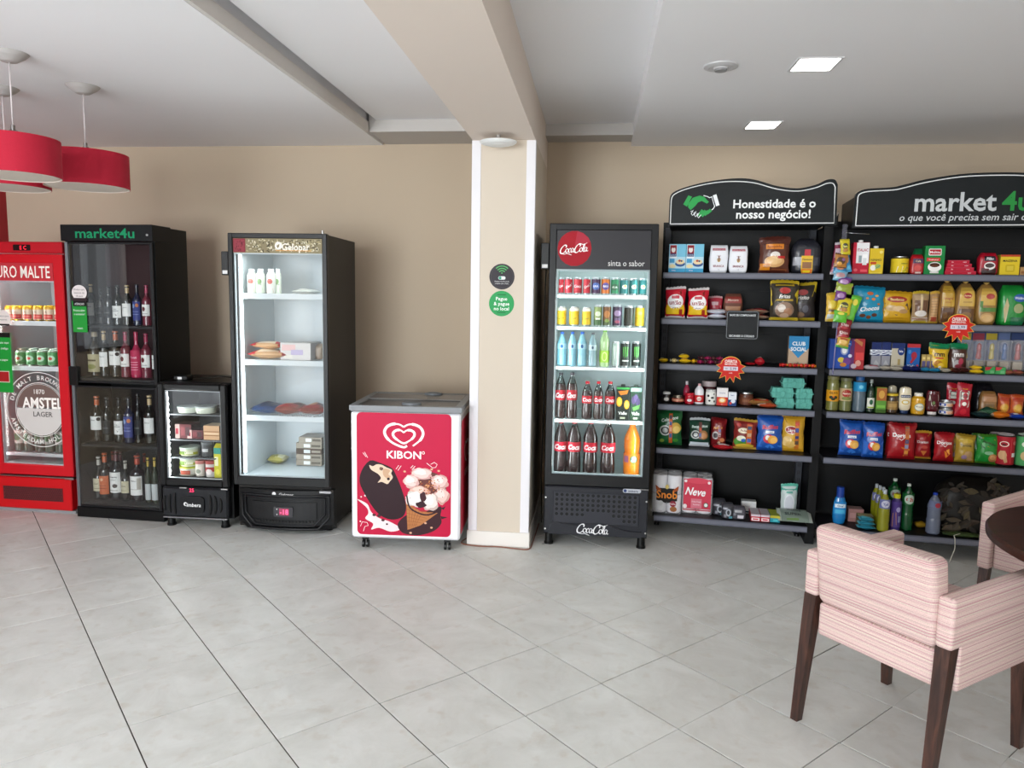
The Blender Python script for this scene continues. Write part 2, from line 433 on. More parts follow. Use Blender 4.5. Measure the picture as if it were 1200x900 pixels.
def script_word(mb, x, z, width, col, mat, y=-0.001, slope=0.0, S=None):
    k = width/3.4
    for i, (pts, wd) in enumerate(SCRIPT):
        P = spl(pts, 4); yy = y - i*0.00004
        if S is None: mp = lambda u, v, yy=yy: (x+u*k, yy, z+v*k*1.0+u*k*slope)
        else: mp = lambda u, v, i=i: S(x+u*k, z+v*k, 0.0008+i*0.00005)
        mb.ribbon(P, wd*1.15, col, mat, mp, 1, 1, nib=(radians(35), 0.45))

# =================================================================== THE ROOM
XL, XR, YB, YF = -4.72, 4.6, 5.5, -4.5
def struct(name, mb, parent=None):
    o = mb.build(name, parent)
    if parent is None: tag(o, kind='structure')
    return o
def one(name, b, mat, col='ffffff', parent=None, c=0.0):
    m = MB(); m.box(*b, col, mat, c); return struct(name, m, parent)
def clip(poly, a, b, c):       # keep a*x+b*y<=c
    out = []
    for i in range(len(poly)):
        p, q = poly[i], poly[(i+1) % len(poly)]
        dp, dq = a*p[0]+b*p[1]-c, a*q[0]+b*q[1]-c
        if dp <= 0: out.append(p)
        if (dp < 0 < dq) or (dq < 0 < dp):
            t = dp/(dp-dq); out.append((p[0]+(q[0]-p[0])*t, p[1]+(q[1]-p[1])*t))
    return out
floor = MB(); floor.box(XL-0.1, YF-0.1, -0.12, XR+0.1, YB+0.1, -0.004, 'ffffff', 'grout')
floor = struct('floor', floor)
TS, TA = 0.4, radians(-45.5); GX, GY = -6.045, 3.166
ca, sa = cos(TA), sin(TA)
rest = MB(); ntile = 0
def tile_shape(m, P, lift, mat):
    n = len(P); cx = sum(p[0] for p in P)/n; cy = sum(p[1] for p in P)/n
    ins = [(cx+(p[0]-cx)*0.994, cy+(p[1]-cy)*0.994) for p in P]
    vs = [(x, y, -0.006) for x, y in P] + [(x, y, lift-0.0008) for x, y in P] + [(x, y, lift) for x, y in ins]
    fs = [tuple(range(2*n, 3*n))]
    for k in (0, 1): fs += [(k*n+i, k*n+(i+1) % n, (k+1)*n+(i+1) % n, (k+1)*n+i) for i in range(n)]
    m.add(vs, fs, 'ffffff', mat)
rt = random.Random(3)
for i in range(-22, 24):
    for j in range(-24, 24):
        g = 0.0032/TS/2; g2 = .0052/TS/2
        jit = rt.uniform(-.004, .004)
        sq = [(GX+i+a+jit, GY+j+b) for a, b in ((g, g2), (1-g, g2), (1-g, 1-g2), (g, 1-g2))]
        P = [((x*ca - y*sa)*TS, (x*sa + y*ca)*TS) for x, y in sq]
        cx = sum(p[0] for p in P)/4; cy = sum(p[1] for p in P)/4
        if not (XL-.4 < cx < XR+.4 and YF-.4 < cy < YB+.4): continue
        if (-0.80 < cx < -0.37 and 4.85 < cy): pass
        for cl in ((1, 0, XR), (-1, 0, -XL), (0, 1, YB), (0, -1, -YF)): P = clip(P, *cl)
        if len(P) < 3: continue
        A = abs(sum(P[k][0]*P[(k+1) % len(P)][1]-P[(k+1) % len(P)][0]*P[k][1] for k in range(len(P))))/2
        if A < 0.0006: continue
        near = cy > 1.7 and cy < 5.35 and abs(cx + cy*0.114) < cy*0.72 + 0.35
        if near:
            m = MB(); Q = [(x-cx, y-cy) for x, y in P]; tile_shape(m, Q, rt.uniform(-.0003, .0003), 'tile')
            t = m.build('tile', floor, (cx, cy, 0)); ntile += 1
        else: tile_shape(rest, P, 0.0, 'tile')
r = rest.build('floor_tiles_beyond', floor); r['kind'] = 'stuff'
print('TILES', ntile)

one('wall_back', (XL-0.1, YB, -0.05, XR+0.1, YB+0.12, 2.95), 'wallpaint')
wl = MB(); wx = XL-.12
for a, b, c, d in ((YF, -1.15, -.05, 2.95), (1.15, 2.62, -.05, 2.95), (3.25, YB, -.05, 2.95), (-1.15, 1.15, -.05, .12), (-1.15, 1.15, 2.45, 2.95), (2.62, 3.25, -.05, 1.02), (2.62, 3.25, 2.28, 2.95)):
    wl.box(wx, a, c, XL, b, d, 'ffffff', 'wallpaint')
wl = struct('wall_left', wl)
m = MB(); m.box(XL, 3.32, .09, XL+.012, YB, 2.66, 'ffffff', 'redpaint'); m.build('red_panelling', wl)
m = MB(); m.box(XL, 1.30, .09, XL+.012, 2.56, 2.66, '3c1218', 'matte'); m.build('maroon_panelling', wl)
for k, (a, b, c, d) in enumerate(((-1.15, 1.15, .12, 2.45), (2.62, 3.25, 1.02, 2.28))):
    w = MB()
    for q in ((a, c, a+.05, d), (b-.05, c, b, d), (a, c, b, c+.05), (a, d-.05, b, d), ((a+b)/2-.02, c, (a+b)/2+.02, d)): w.box(XL-.09, q[0], q[1], XL-.03, q[2], q[3], '3a3a3c', 'satin')
    wo = struct('window_%d' % (k+3), w)
    g = MB(); g.box(XL-.075, a+.05, c+.05, XL-.07, b-.05, d-.05, 'ffffff', 'glass'); g.build('pane', wo)
one('wall_right', (XR, YF, -0.05, XR+0.12, YB, 2.95), 'wallpaint')
# shop front behind the camera: piers, lintel, three glazed openings
wf = MB()
wf.box(XL-.1, YF-.15, 2.65, XR+.1, YF, 2.95, 'ffffff', 'wallpaint'); wf.box(XL-.1, YF-.15, -.05, XR+.1, YF, .12, 'ffffff', 'wallpaint')
for a, b in ((XL-.1, -4.4), (-1.4, 2.15), (4.15, XR+.1)): wf.box(a, YF-.15, .25, b, YF, 2.65, 'ffffff', 'wallpaint')
struct('wall_front', wf)
for k, (a, b) in enumerate(((-4.4, -1.4), (2.15, 4.15))):
    w = MB()
    for q in ((a, .25, a+.05, 2.65), (b-.05, .25, b, 2.65), (a, .25, b, .30), (a, 2.60, b, 2.65), ((a+b)/2-.02, .3, (a+b)/2+.02, 2.6)):
        w.box(q[0], YF-.10, q[1], q[2], YF-.04, q[3], '3a3a3c', 'satin')
    wo = struct('window_%d' % (k+1), w)
    g = MB(); g.box(a+.05, YF-.075, .30, b-.05, YF-.07, 2.60, 'ffffff', 'glass'); g.build('pane', wo)

CX0, CX1, CY0 = -0.774, -0.395, 4.497
ce = MB()
ce.box(XL-.1, YF-.1, 2.90, XR+.1, YB+.1, 3.0, 'ffffff', 'ceilpaint')
ce.box(-1.55, YF, 2.765, CX0, YB, 2.90, 'ffffff', 'ceilpaint')
ce.box(CX1, YF, 2.77, 0.205, YB, 2.90, 'ffffff', 'ceilpaint')
struct('ceiling', ce)
one('ceiling_drop_left', (XL, YF, 2.68, -1.62, YB, 2.90), 'ceilpaint')
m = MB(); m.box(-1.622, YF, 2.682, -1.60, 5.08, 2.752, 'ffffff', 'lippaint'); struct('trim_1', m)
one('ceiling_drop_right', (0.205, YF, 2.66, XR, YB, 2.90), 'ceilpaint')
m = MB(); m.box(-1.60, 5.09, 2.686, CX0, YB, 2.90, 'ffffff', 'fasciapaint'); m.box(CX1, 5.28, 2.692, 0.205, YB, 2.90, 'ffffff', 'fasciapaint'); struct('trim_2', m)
one('beam', (CX0, YF, 2.5, CX1, YB, 2.90), 'beampaint')
col = MB(); col.box(CX0, CY0, 0, CX1, YB, 2.5, 'ffffff', 'columnpaint'); col = struct('column', col)
for a, b in ((CX0-.003, CX0+.052), (CX1-.052, CX1+.003)):
    m = MB(); m.box(a, CY0-.004, .095, b, CY0+.045, 2.498, 'ffffff', 'whitetrim', .001); m.build('corner_guard', col)
bb = MB(); bb.box(CX0-.010, CY0-.012, 0, CX1+.010, CY0-.0005, .095, 'e9e4de', 'paper', .002)
bb.box(CX1+.0005, CY0-.0, 0, CX1+.010, YB-.002, .095, 'e0dad2', 'paper', .001); bb.box(CX0-.010, CY0, 0, CX0-.0005, YB-.002, .095, 'e0dad2', 'paper', .001)
bb.build('skirting', col)
m = MB(); m.box(XL, YB-.012, 0, CX0-.011, YB, .08, 'dcd6cc', 'paper', .002); m.box(CX1+.011, YB-.012, 0, XR, YB, .08, 'dcd6cc', 'paper', .002); struct('baseboard_back', m)

# =================================================================== CEILING FITTINGS AND LAMPS
def panel_light(x, y, label):
    r = empty('recessed_light', (x, y, 2.66), 0, label, 'ceiling light', 'square recessed ceiling lights')
    m = MB(); s = .10
    for b in ((-s, -s, s, -s+.012), (-s, s-.012, s, s), (-s, -s+.012, -s+.012, s-.012), (s-.012, -s+.012, s, s-.012)):
        m.box(b[0], b[1], -.004, b[2], b[3], 0, 'd8d8da', 'plastic')
    m.build('rim', r)
    m = MB(); m.box(-s+.012, -s+.012, -.0035, s-.012, s-.012, -.0005, 'fffdf6', 'led'); m.build('diffuser', r)
    area('panel_lamp', (0, 0, -.008), (0, 0, 0), .17, .17, 1.6, (1, .97, .92), r)
panel_light(.965, 3.69, 'square recessed ceiling light standing farther from the back wall, beside the round vent')
panel_light(.985, 4.88, 'square recessed ceiling light close to the back wall above the handshake sign')
m = MB(); m.lathe([(.002, -.016), (.03, -.016), (.036, -.010), (.05, -.010), (.056, -.012), (.078, -.006), (.080, 0)], 24, 0, 0, 'c8c8ca', 'plastic')
m.lathe([(.028, -.024), (.030, -.016)], 20, 0, 0, '8a8a8c', 'plastic')
o = m.build('smoke_detector', None, (.54, 3.69, 2.66)); tag(o, 'small round white ceiling detector with a grey centre', 'detector')
# oval white luminaire under the beam
r = empty('beam_lamp', (-.60, 4.36, 2.5), 0, 'round white luminaire fixed under the beam just in front of the column', 'ceiling light')
m = MB(); m.lathe([(.012, -.03), (.012, 0)], 12, 0, 0, 'b0aca8', 'plastic'); m.build('stem', r)
m = MB(); m.lathe([(.001, -.062), (.05, -.062), (.095, -.052), (.108, -.042), (.108, -.036), (.09, -.030), (.001, -.028)], 32, 0, 0, 'e4e6e6', 'plastic', ry=.85); m.build('housing', r)

def pendant(x, y, zt, zb, R, label):
    r = empty('pendant_lamp', (x, y, 2.68), 0, label, 'lamp', 'red drum pendant lamps')
    m = MB(); m.lathe([(.002, -.045), (.035, -.040), (.068, -.018), (.086, 0)], 28, 0, 0, 'bcb8b6', 'satin'); m.build('canopy', r)
    m = MB(); m.tube([(0, 0, -.04), (0, 0, zt-2.68+.05)], .0035, 6, 'd8cfd0', 'plastic'); m.build('cord', r)
    m = MB(); z = zt-2.68
    m.lathe([(.010, z+.035), (.010, z+.06)], 10, 0, 0, '8a8684', 'metal')
    for q in range(3):
        a = q*2*pi/3+.4; m.tube([(0, 0, z+.045), (.022*cos(a), .022*sin(a), z+.03), (.028*cos(a), .028*sin(a), z+.005), (.02*cos(a), .02*sin(a), z-.02)], .003, 6, '9a9694', 'metal')
    for q in range(3):
        a = q*2*pi/3+.4; m.tube([(.02*cos(a), .02*sin(a), z-.02), ((R-.004)*cos(a), (R-.004)*sin(a), z-.012)], .0025, 5, '9a9694', 'metal')
    m.build('shade_spider', r)
    m = MB(); b = zb-2.68
    m.lathe([(R, b), (R, z)], 48, 0, 0, 'ffffff', 'shadered', cap=False)
    m.lathe([(R-.003, z), (R-.003, b)], 48, 0, 0, 'd9cfc4', 'matte', cap=False)
    m.lathe([(R, z), (R-.003, z)], 48, 0, 0, 'a01028', 'matte', cap=False); m.lathe([(R-.003, b), (R, b)], 48, 0, 0, 'a01028', 'matte', cap=False)
    s = m.build('lamp_shade', r)
    m = MB(); m.lathe([(.001, b+.002), (R-.02, b+.002), (R-.004, b+.010)], 40, 0, 0, 'd8d0c4', 'matte', cap=False)
    m.build('diffuser', s)
pendant(-2.844, 3.905, 2.318, 2.135, .214, 'red drum pendant lamp hanging in full view nearest to the black wine cabinet')
pendant(-2.816, 3.357, 2.287, 2.108, .196, 'red drum pendant lamp cut by the picture edge, hanging lower and closer to us')
pendant(-3.335, 3.911, 2.318, 2.135, .214, 'red drum pendant lamp mostly hidden behind the other two')

# =================================================================== FRIDGES
def rrect(x0, z0, x1, z1, r, n=5):
    out = []
    for cx, cz, a in ((x1-r, z0+r, -90), (x1-r, z1-r, 0), (x0+r, z1-r, 90), (x0+r, z0+r, 180)):
        out += [(cx+r*cos(radians(a+90*i/n)), cz+r*sin(radians(a+90*i/n))) for i in range(n+1)]
    return out
def shell(root, w, D, z0, z1, zf, t=.03, out='0c0c0e', inn='cdd6d8', y0=.05, inmat='plastic', topw=.03, floorcol=None):
    m = MB()
    m.box(0, y0, z0, t, D, z1, out, 'steelpaint'); m.box(w-t, y0, z0, w, D, z1, out, 'steelpaint')
    m.box(t, y0, z1-topw, w-t, D, z1, out, 'steelpaint'); m.box(t, D-.02, z0, w-t, D, z1-topw, out, 'steelpaint')
    m.box(t, y0, z0, w-t, D-.02, zf-.012, out, 'steelpaint')
    c = m.build('cabinet', root)
    m = MB(); a, b = t+.001, w-t-.001
    m.box(a, y0, zf-.012, b, D-.021, zf, floorcol or inn, inmat); m.box(a, D-.026, zf, b, D-.021, z1-topw-.001, inn, inmat)
    m.box(a, y0, zf, a+.008, D-.026, z1-topw-.001, inn, inmat); m.box(b-.008, y0, zf, b, D-.026, z1-topw-.001, inn, inmat)
    m.box(a+.008, y0, z1-topw-.012, b-.008, D-.026, z1-topw-.001, inn, inmat)
    m.build('liner', c)
    return c
def door(root, x0, z0, x1, z1, fw, col='0c0c0e', y0=0.0, y1=.045, mat='plastic', glass='glass', ft=None, fb=None, c=.004, gasket='171718'):
    ft = fw if ft is None else ft; fb = fw if fb is None else fb
    m = MB()
    m.box(x0, y0, z0, x0+fw, y1, z1, col, mat, c); m.box(x1-fw, y0, z0, x1, y1, z1, col, mat, c)
    m.box(x0+fw*.8, y0+.001, z1-ft, x1-fw*.8, y1, z1, col, mat, c); m.box(x0+fw*.8, y0+.001, z0, x1-fw*.8, y1, z0+fb, col, mat, c)
    d = m.build('door', root)
    g = MB(); g.box(x0+fw-.002, y0+.012, z0+fb-.002, x1-fw+.002, y0+.016, z1-ft+.002, 'ffffff', glass); g.build('glass_pane', d)
    return d
def edge_trim(parent, x0, z0, x1, z1, wd, col, mat='satin', y0=.017, y1=.03, name='glazing_bead'):
    m = MB()
    m.box(x0, y0, z0, x0+wd, y1, z1, col, mat); m.box(x1-wd, y0, z0, x1, y1, z1, col, mat)
    m.box(x0+wd, y0, z0, x1-wd, y1, z0+wd, col, mat); m.box(x0+wd, y0, z1-wd, x1-wd, y1, z1, col, mat)
    return m.build(name, parent)
def shelf(parent, x0, x1, y0, y1, z, lip=.018, col='dfe6e8', mat='plastic', slats=True, name='shelf', wire='d8dee0'):
    m = MB(); m.box(x0, y0, z-lip, x1, y0+.012, z+.002, col, mat, .002)
    m.box(x0, y1-.01, z-.008, x1, y1, z, col, mat)
    n = int((x1-x0)/.03)
    for i in range(n+1):
        x = x0+.004+(x1-x0-.008)*i/n; m.box(x-.0025, y0+.012, z-.006, x+.0025, y1-.01, z, wire, mat)
    return m.build(name, parent)
def feet(root, pts, r=.022, h=.06, name='foot', col='080809'):
    for x, y in pts:
        m = MB(); m.lathe([(r*1.15, 0), (r*1.15, .012), (r, .016), (r*.9, h)], 16, x, y, col, 'plastic'); m.build(name, root)
def lock_box(root, x0, z0, x1, z1, y0=.01, y1=.07, lab=True):
    m = MB(); m.box(x0, y0, z0, x1, y1, z1, '0b0b0c', 'plastic', .004)
    m.lathe([(.004, 0), (.006, .004)], 8, 0, 0, 'c0c0c0', 'metal')
    o = m.build('lock_module', root)
    if lab:
        q = MB(); q.box(x0+.008, y0-.0008, z0+.008, x1-.008, y0, z0+.03, 'd8d8d8', 'paper'); q.build('sticker', o)
    return o
def led_bar(root, b, col='f4fbff', power=3.0, facing=None, size=None, name='light_strip'):
    m = MB(); m.box(*b, col, 'lamp'); o = m.build(name, root)
    return o

# ---- black cola fridge right of the column
CK = empty('display_fridge', (-.305, 4.579, 0), radians(.24), 'black glass-door drinks fridge with a red disc logo, right of the column', 'fridge', 'glass door fridges')
shell(CK, .658, .66, .055, 2.018, .438, .028, '0c0c0e', 'd2e0e0')
d = door(CK, 0, .39, .658, 2.022, .044, '0e0e10', ft=.04, fb=.072)
m = MB(); m.box(.043, .008, 1.748, .616, .04, 1.984, '2e2d31', 'plastic')
hd = m.build('header_panel', d)
m = MB()
m.prints(lambda u, v: ((u, .008, v), (0, -1, 0)), [('e', .153, 1.872, .104, .107, 'a20c20'), ('p', [(.153, 1.872), (.25, 1.912), (.235, 1.94), (.20, 1.967), (.168, 1.977)], 'ae2c3e'),
   ('t', .47, 1.787, .05, 'sinta o sabor', 'dcdcdc', 0, .22)], 1, 1)
script_word(m, .060, 1.838, .175, 'ffffff', 'paper', y=.0068, slope=.08)
m.build('logo_print', hd)
edge_trim(d, .045, .462, .613, 1.747, .010, '9fb0b4')
for z in (1.592, 1.393, 1.140, .803):
    shelf(CK, .040, .618, .075, .60, z-.002, .018, 'e8f0f2')
for b in ((.606, .052, .46, .616, .064, 1.73), (.040, .052, .46, .046, .060, 1.73)):
    led_bar(CK, b, 'e8fbff')
area('fridge_lamp', (.602, .062, 1.1), (0, radians(90), radians(25)), 1.2, .02, 4.6, (.90, 1, .99), CK)
area('fridge_lamp', (.052, .062, 1.1), (0, radians(-90), radians(-25)), 1.2, .02, 3.2, (.90, 1, .99), CK)
area('fridge_lamp', (.33, .075, 1.965), (radians(20), 0, 0), .5, .03, 2.0, (.9, 1, .99), CK)
# kick panel with round holes and wavy lower edge
m = MB(); m.box(.002, -.004, .075, .656, .045, .385, '24252b', 'plastic', .008); kp = m.build('kick_panel', CK)
g = MB(); g.box(.06, -.012, .150, .600, -.003, .352, '2f3037', 'plastic', .004)
for rr in range(6):
    for cc in range(16):
        x = .083+cc*.0327; z = .334-rr*.0312
        if rr == 4 and 5 < cc < 11: continue
        if rr == 5 and cc < 13: continue
        g.lathe([(.0128, 0), (.0128, .0035), (.0105, .0035), (.0095, -.004)], 10, 0, 0, '2c2c32', 'plastic') if False else None
        n = 12; R = .0132; r2 = .0112
        o1 = [(x+R*cos(2*pi*i/n), -.0124, z-.001+R*sin(2*pi*i/n)) for i in range(n)]; o2 = [(x+r2*cos(2*pi*i/n), -.0130, z+r2*sin(2*pi*i/n)) for i in range(n)]
        g.add(o1+o2, [(i, (i+1) % n, n+(i+1) % n, n+i) for i in range(n)], '3c3d45', 'plastic'); g.add(o2, [tuple(range(n))], '020203', 'matte')
g.build('vent_grille', kp)
g = MB(); top = spl([(.035, .10), (.06, .155), (.12, .150), (.20, .140), (.30, .155), (.38, .160), (.45, .135), (.54, .115), (.62, .115)], 5)
g.prism([(.035, .078)] + top + [(.62, .078)], -.018, -.003, '25262c', 'plastic'); g.build('lower_moulding', kp)
g = MB(); script_word(g, .208, .092, .205, 'e8e8ea', 'paper', y=-.0195, slope=-.03); g.build('script_logo', kp)
g = MB(); g.prism(rrect(.495, .362, .608, .388, .012), -.006, -.003, 'b8bcc4', 'satin'); g.prints(ID, [], 1, 1)
g.prints(lambda u, v: ((u, -.006, v), (0, -1, 0)), [('e', .510, .375, .010, .010, '2a3c6c'), ('t', .56, .375, .022, 'imbera', '26304c', .02, .07)], 1, 1); g.build('maker_badge', kp)
for x, z in ((.012, .31), (.645, .31), (.012, .105), (.645, .105)):
    g = MB(); g.lathe([(.0, -.003), (.005, -.002), (.006, 0)], 8, 0, 0, 'd0d0d0', 'metal'); o = g.build('screw', kp, (x, -.005, z)); o.rotation_euler = (pi/2, 0, 0)
feet(CK, [(.035, .03), (.622, .03), (.035, .6), (.622, .6)], .026, .075)
lock_box(CK, -.052, 1.745, -.001, 1.905)
m = MB(); m.tube([(-.02, .05, 1.75), (-.03, .1, 1.5), (-.02, .12, 1.0), (-.035, .2, .4), (-.03, .3, .05)], .004, 6, '080808', 'plastic'); m.build('cable', CK)
m = MB(); m.box(.60, .0, .378, .655, .02, .388, '8a8a8a', 'metal'); m.build('hinge', CK)

# ---- tall black frozen food fridge (patterned header strip)
GL = empty('display_fridge', (-2.328, 4.497, 0), radians(1.8), 'tall black glass-door fridge with a patterned gold header strip', 'fridge', 'glass door fridges')
shell(GL, .625, .62, .03, 1.94, .372, .028, '171413', 'c4ccd0', y0=.05)
d = door(GL, -.012, .318, .632, 1.945, .032, '0b0b0c', ft=.032, fb=.058)
m = MB(); m.box(.018, .008, 1.822, .602, .03, 1.914, '8a7f62', 'paper'); hp = m.build('header_strip', d)
m = MB(); rg = random.Random(5); pr = []
for i in range(190):
    x = rg.uniform(.11, .585); z = rg.uniform(1.830, 1.905); a = rg.uniform(0, pi); L = rg.uniform(.008, .02); w_ = rg.uniform(.003, .0055)
    dx, dz = cos(a)*L/2, sin(a)*L/2
    pr.append(('l', [(x-dx, max(1.826, min(1.91, z-dz))), (x+dx*.2, max(1.826, min(1.91, z+dz))), (x+dx, max(1.826, min(1.91, z-dz*.3)))], w_, rg.choice(['d8d0b0', '3c3624', 'ece6d0', '302c20', 'c0b488'])))
pr += [('r', .022, 1.826, .102, 1.911, '7c2430'), ('r', .028, 1.832, .096, 1.905, '8c3440')]
for i in range(26):
    x = .030+rg.randrange(10)*.0062; z = 1.834+rg.randrange(10)*.0066; pr.append(('r', x, z, x+.006, z+.006, '5c1822'))
pr += [('e', .318, 1.868, .024, .025, 'f2eee4'), ('p', [(.306, 1.868), (.325, 1.880), (.322, 1.862), (.312, 1.852)], '8a7f62'), ('t', .43, 1.862, .062, 'Gelopar', 'f6f2e8', .03, .18), ('l', [(.30, 1.838), (.53, 1.838)], .004, 'e0a050')]
m.prints(lambda u, v: ((u, .008, v), (0, -1, 0)), pr, 1, 1, .0004, step=.00001); m.build('printed_pattern', hp)
edge_trim(d, .020, .376, .600, 1.822, .007, 'aab4b8')
for z in (1.566, 1.136, .768): shelf(GL, .038, .588, .075, .57, z, .034, 'c8d2d6')
led_bar(GL, (.038, .052, .39, .050, .066, 1.81), 'f0fcff')
area('fridge_lamp', (.054, .064, 1.1), (0, radians(-90), radians(-30)), 1.35, .02, 1.5, (.90, 1, .98), GL)
area('fridge_lamp', (.31, .075, 1.80), (radians(15), 0, 0), .5, .03, .9, (.9, 1, .98), GL)
area('fridge_lamp', (.33, .10, .70), (radians(8), 0, 0), .45, .03, 1.0, (.84, .98, 1), GL)
# curved lower kick panel
def bow(x, k=.05): return -k*(1-((x-.325)/.33)**2)
m = MB(); n = 16; vs = []; 
for z, inset in ((.02, .05), (.06, .0), (.27, .0), (.29, .0)):
    for i in range(n+1):
        x = -.002+.648*i/n; xx = min(max(x, inset), .644-inset); vs.append((xx, bow(x)+.045 if z > .02 else bow(x)+.06, z))
for r_ in range(3):
    pass
fs = [(r_*(n+1)+i, r_*(n+1)+i+1, (r_+1)*(n+1)+i+1, (r_+1)*(n+1)+i) for r_ in range(3) for i in range(n)]
base = len(vs); vs += [(-.002, .10, z) for z in (.02, .29)] + [(.646, .10, z) for z in (.02, .29)]
fs += [(3*(n+1)+i, 3*(n+1)+i+1, base+3 if i > n//2 else base+1) for i in range(n)] + [(i+1, i, base if i < n//2 else base+2) for i in range(n)]
fs += [(0, n+1, 2*(n+1), 3*(n+1), base+1, base), (n, base+2, base+3, 3*(n+1)+n, 2*(n+1)+n, n+1+n)]
m.add(vs, fs, '0c0c0e', 'plastic'); kp = m.build('kick_panel', GL)
m = MB()
for k, (ins, dz, cc) in enumerate(((.03, .035, '171719'), (.055, .058, '141417'))):
    pts = [(ins, .255-k*.014), (.648-ins, .255-k*.014), (.648-ins, dz+.075), (.648-ins-.07, dz), (ins+.07, dz), (ins, dz+.075), (ins, .255-k*.014)]
    P = []
    for a, b in zip(pts[:-1], pts[1:]):
        L = max(1, int(math.hypot(b[0]-a[0], b[1]-a[1])/.04))
        P += [(a[0]+(b[0]-a[0])*i/L, a[1]+(b[1]-a[1])*i/L) for i in range(L)]
    m.tube([(x, bow(x)+.040-k*.001, z) for x, z in P], .008-.002*k, 6, cc, 'plastic', True)
m.build('grille_frame', kp)
m = MB()
for i in range(22):
    x = .09+.468*i/21; m.box(x-.006, bow(x)+.038, .078, x+.006, bow(x)+.05, .09, '020203', 'matte')
m.build('vent_slots', kp)
m = MB(); n = 10
vs = [(.11+.43*i/n, bow(.11+.43*i/n)+.036, z) for z in (.10, .215) for i in range(n+1)]; m.add(vs, [(i, i+1, n+2+i, n+1+i) for i in range(n)], '111113', 'plastic')
vs2 = [(x, y+.008, z) for x, y, z in vs]; m.add(vs+vs2, [(n+1+i, n+2+i, 2*n+2+n+2+i, 2*n+2+n+1+i) for i in range(n)], '18181a', 'plastic'); m.build('control_fascia', kp)
m = MB(); m.prism(rrect(.262, .118, .392, .185, .01), -.022, -.010, '3a3a3e', 'plastic'); dp = m.build('display', kp)
m = MB(); m.prints(lambda u, v: ((u, -.022, v), (0, -1, 0)), [('r', .300, .130, .365, .176, '6c2038'), ('t', .333, .153, .045, '-18', 'ff5080', .02), ('e', .285, .17, .004, .004, '909090'), ('e', .285, .135, .004, .004, '909090')], 1, 1, mat='screen'); m.build('digits', dp)
m = MB(); m.prints(lambda u, v: ((u, bow(.325)+.043, v), (0, -1, 0)), [('e', .262, .268, .013, .013, 'e0e0e0'), ('t', .345, .266, .030, 'Gelopar', 'd8d8d8', .02, .13)], 1, 1, .002); m.build('maker_logo', kp)
feet(GL, [(.04, .12), (.585, .12), (.04, .56), (.585, .56)], .02, .03)
lock_box(GL, -.062, 1.68, -.014, 1.83)
m = MB(); m.box(.565, -.012, .282, .645, .03, .300, '9a9a9c', 'metal', .003); m.build('hinge', GL)
m = MB(); m.lathe([(.008, 1.945), (.008, 1.965), (.004, 1.968)], 10, .60, .02, 'b0b0b0', 'metal'); m.build('hinge_pin', GL)

# ---- small black counter fridge
MI = empty('counter_fridge', (-2.883, 4.53, 0), radians(1.2), 'small low black glass-door fridge between the wine cabinet and the tall fridge', 'fridge', 'glass door fridges')
shell(MI, .490, .50, .055, .955, .318, .028, '0b0b0c', '3a3c40', y0=.055, floorcol='17181a')
m = MB(); m.box(.0, .05, .955, .490, .50, .978, '0a0a0b', 'plastic', .006); m.build('top_panel', MI)
d = door(MI, .0, .275, .486, .972, .052, '0d0d0e', ft=.05, fb=.055, c=.012)
edge_trim(d, .050, .328, .436, .924, .006, 'b4bcc0')
for z, xe in ((.752, .454), (.578, .454), (.455, .352)): shelf(MI, .036, xe, .075, .45, z, .006, '6a7074', wire='7a8084')
led_bar(MI, (.036, .056, .335, .044, .064, .905), 'f4fcff')
for i in range(14):
    m = MB(); m.box(.0445, .054, .36+i*.038, .050, .062, .372+i*.038, 'ffffff', 'led'); m.build('light_dot', MI)
area('fridge_lamp', (.050, .066, .62), (0, radians(-90), radians(-30)), .55, .02, 1.5, (.95, 1, 1), MI)
area('fridge_lamp', (.245, .08, .93), (radians(12), 0, 0), .36, .02, .9, (.95, 1, 1), MI)
m = MB(); m.box(.015, .0, .065, .475, .06, .272, '18191d', 'plastic', .012); kp = m.build('kick_panel', MI)
m = MB(); m.prism(rrect(.145, .105, .315, .215, .03), -.012, .0, '0f0f12', 'plastic')
m.build('logo_plate', kp)
m = MB(); m.prints(lambda u, v: ((u, -.012, v), (0, -1, 0)), [('e', .185, .162, .013, .013, 'e8e8e8'), ('e', .189, .160, .007, .007, '0f0f12'), ('t', .245, .158, .036, 'imbera', 'e8e8e8', .04, .10, .2)], 1, 1); m.build('maker_logo', kp)
for s in (-1, 1):
    for k in range(3):
        x = .23+s*(.115+k*.036); hgt = (.075, .066, .052)[k]*1.0
        P = [(x+s*(.012*cos(t)), .0-.004, .16+hgt*sin(t)) for t in np.linspace(-1.35, 1.35, 9)]
        m = MB(); m.tube(P, [.003, .006, .009, .010, .010, .010, .009, .006, .003], 6, '010102', 'matte'); m.build('vent_slot', kp)
m = MB(); m.box(.02, -.006, .060, .47, .03, .070, '9c9ca0', 'metal', .002); m.build('base_rail', MI)
m = MB(); m.prints(lambda u, v: ((u, .0, v), (0, -1, 0)), [('t', .225, .255, .035, '25', 'ff3060', .02)], 1, 1, .001, mat='screen'); m.build('red_digits', kp)
m = MB(); m.box(.14, -.002, .266, .19, .03, .273, 'b0b0b0', 'metal'); m.build('hinge', MI); m = MB(); m.box(.43, -.002, .266, .475, .03, .274, 'b0b0b0', 'metal'); m.build('hinge', MI)
feet(MI, [(.055, .04), (.435, .04), (.055, .45), (.435, .45)], .026, .062)
lm = MB(); lm.box(.055, .12, .978, .155, .20, 1.010, '0b0b0c', 'plastic', .006); lm = lm.build('lock_module', MI)
m = MB(); m.box(.085, .118, .984, .115, .12, 1.0, 'e0e0e0', 'paper'); m.build('sticker', lm)
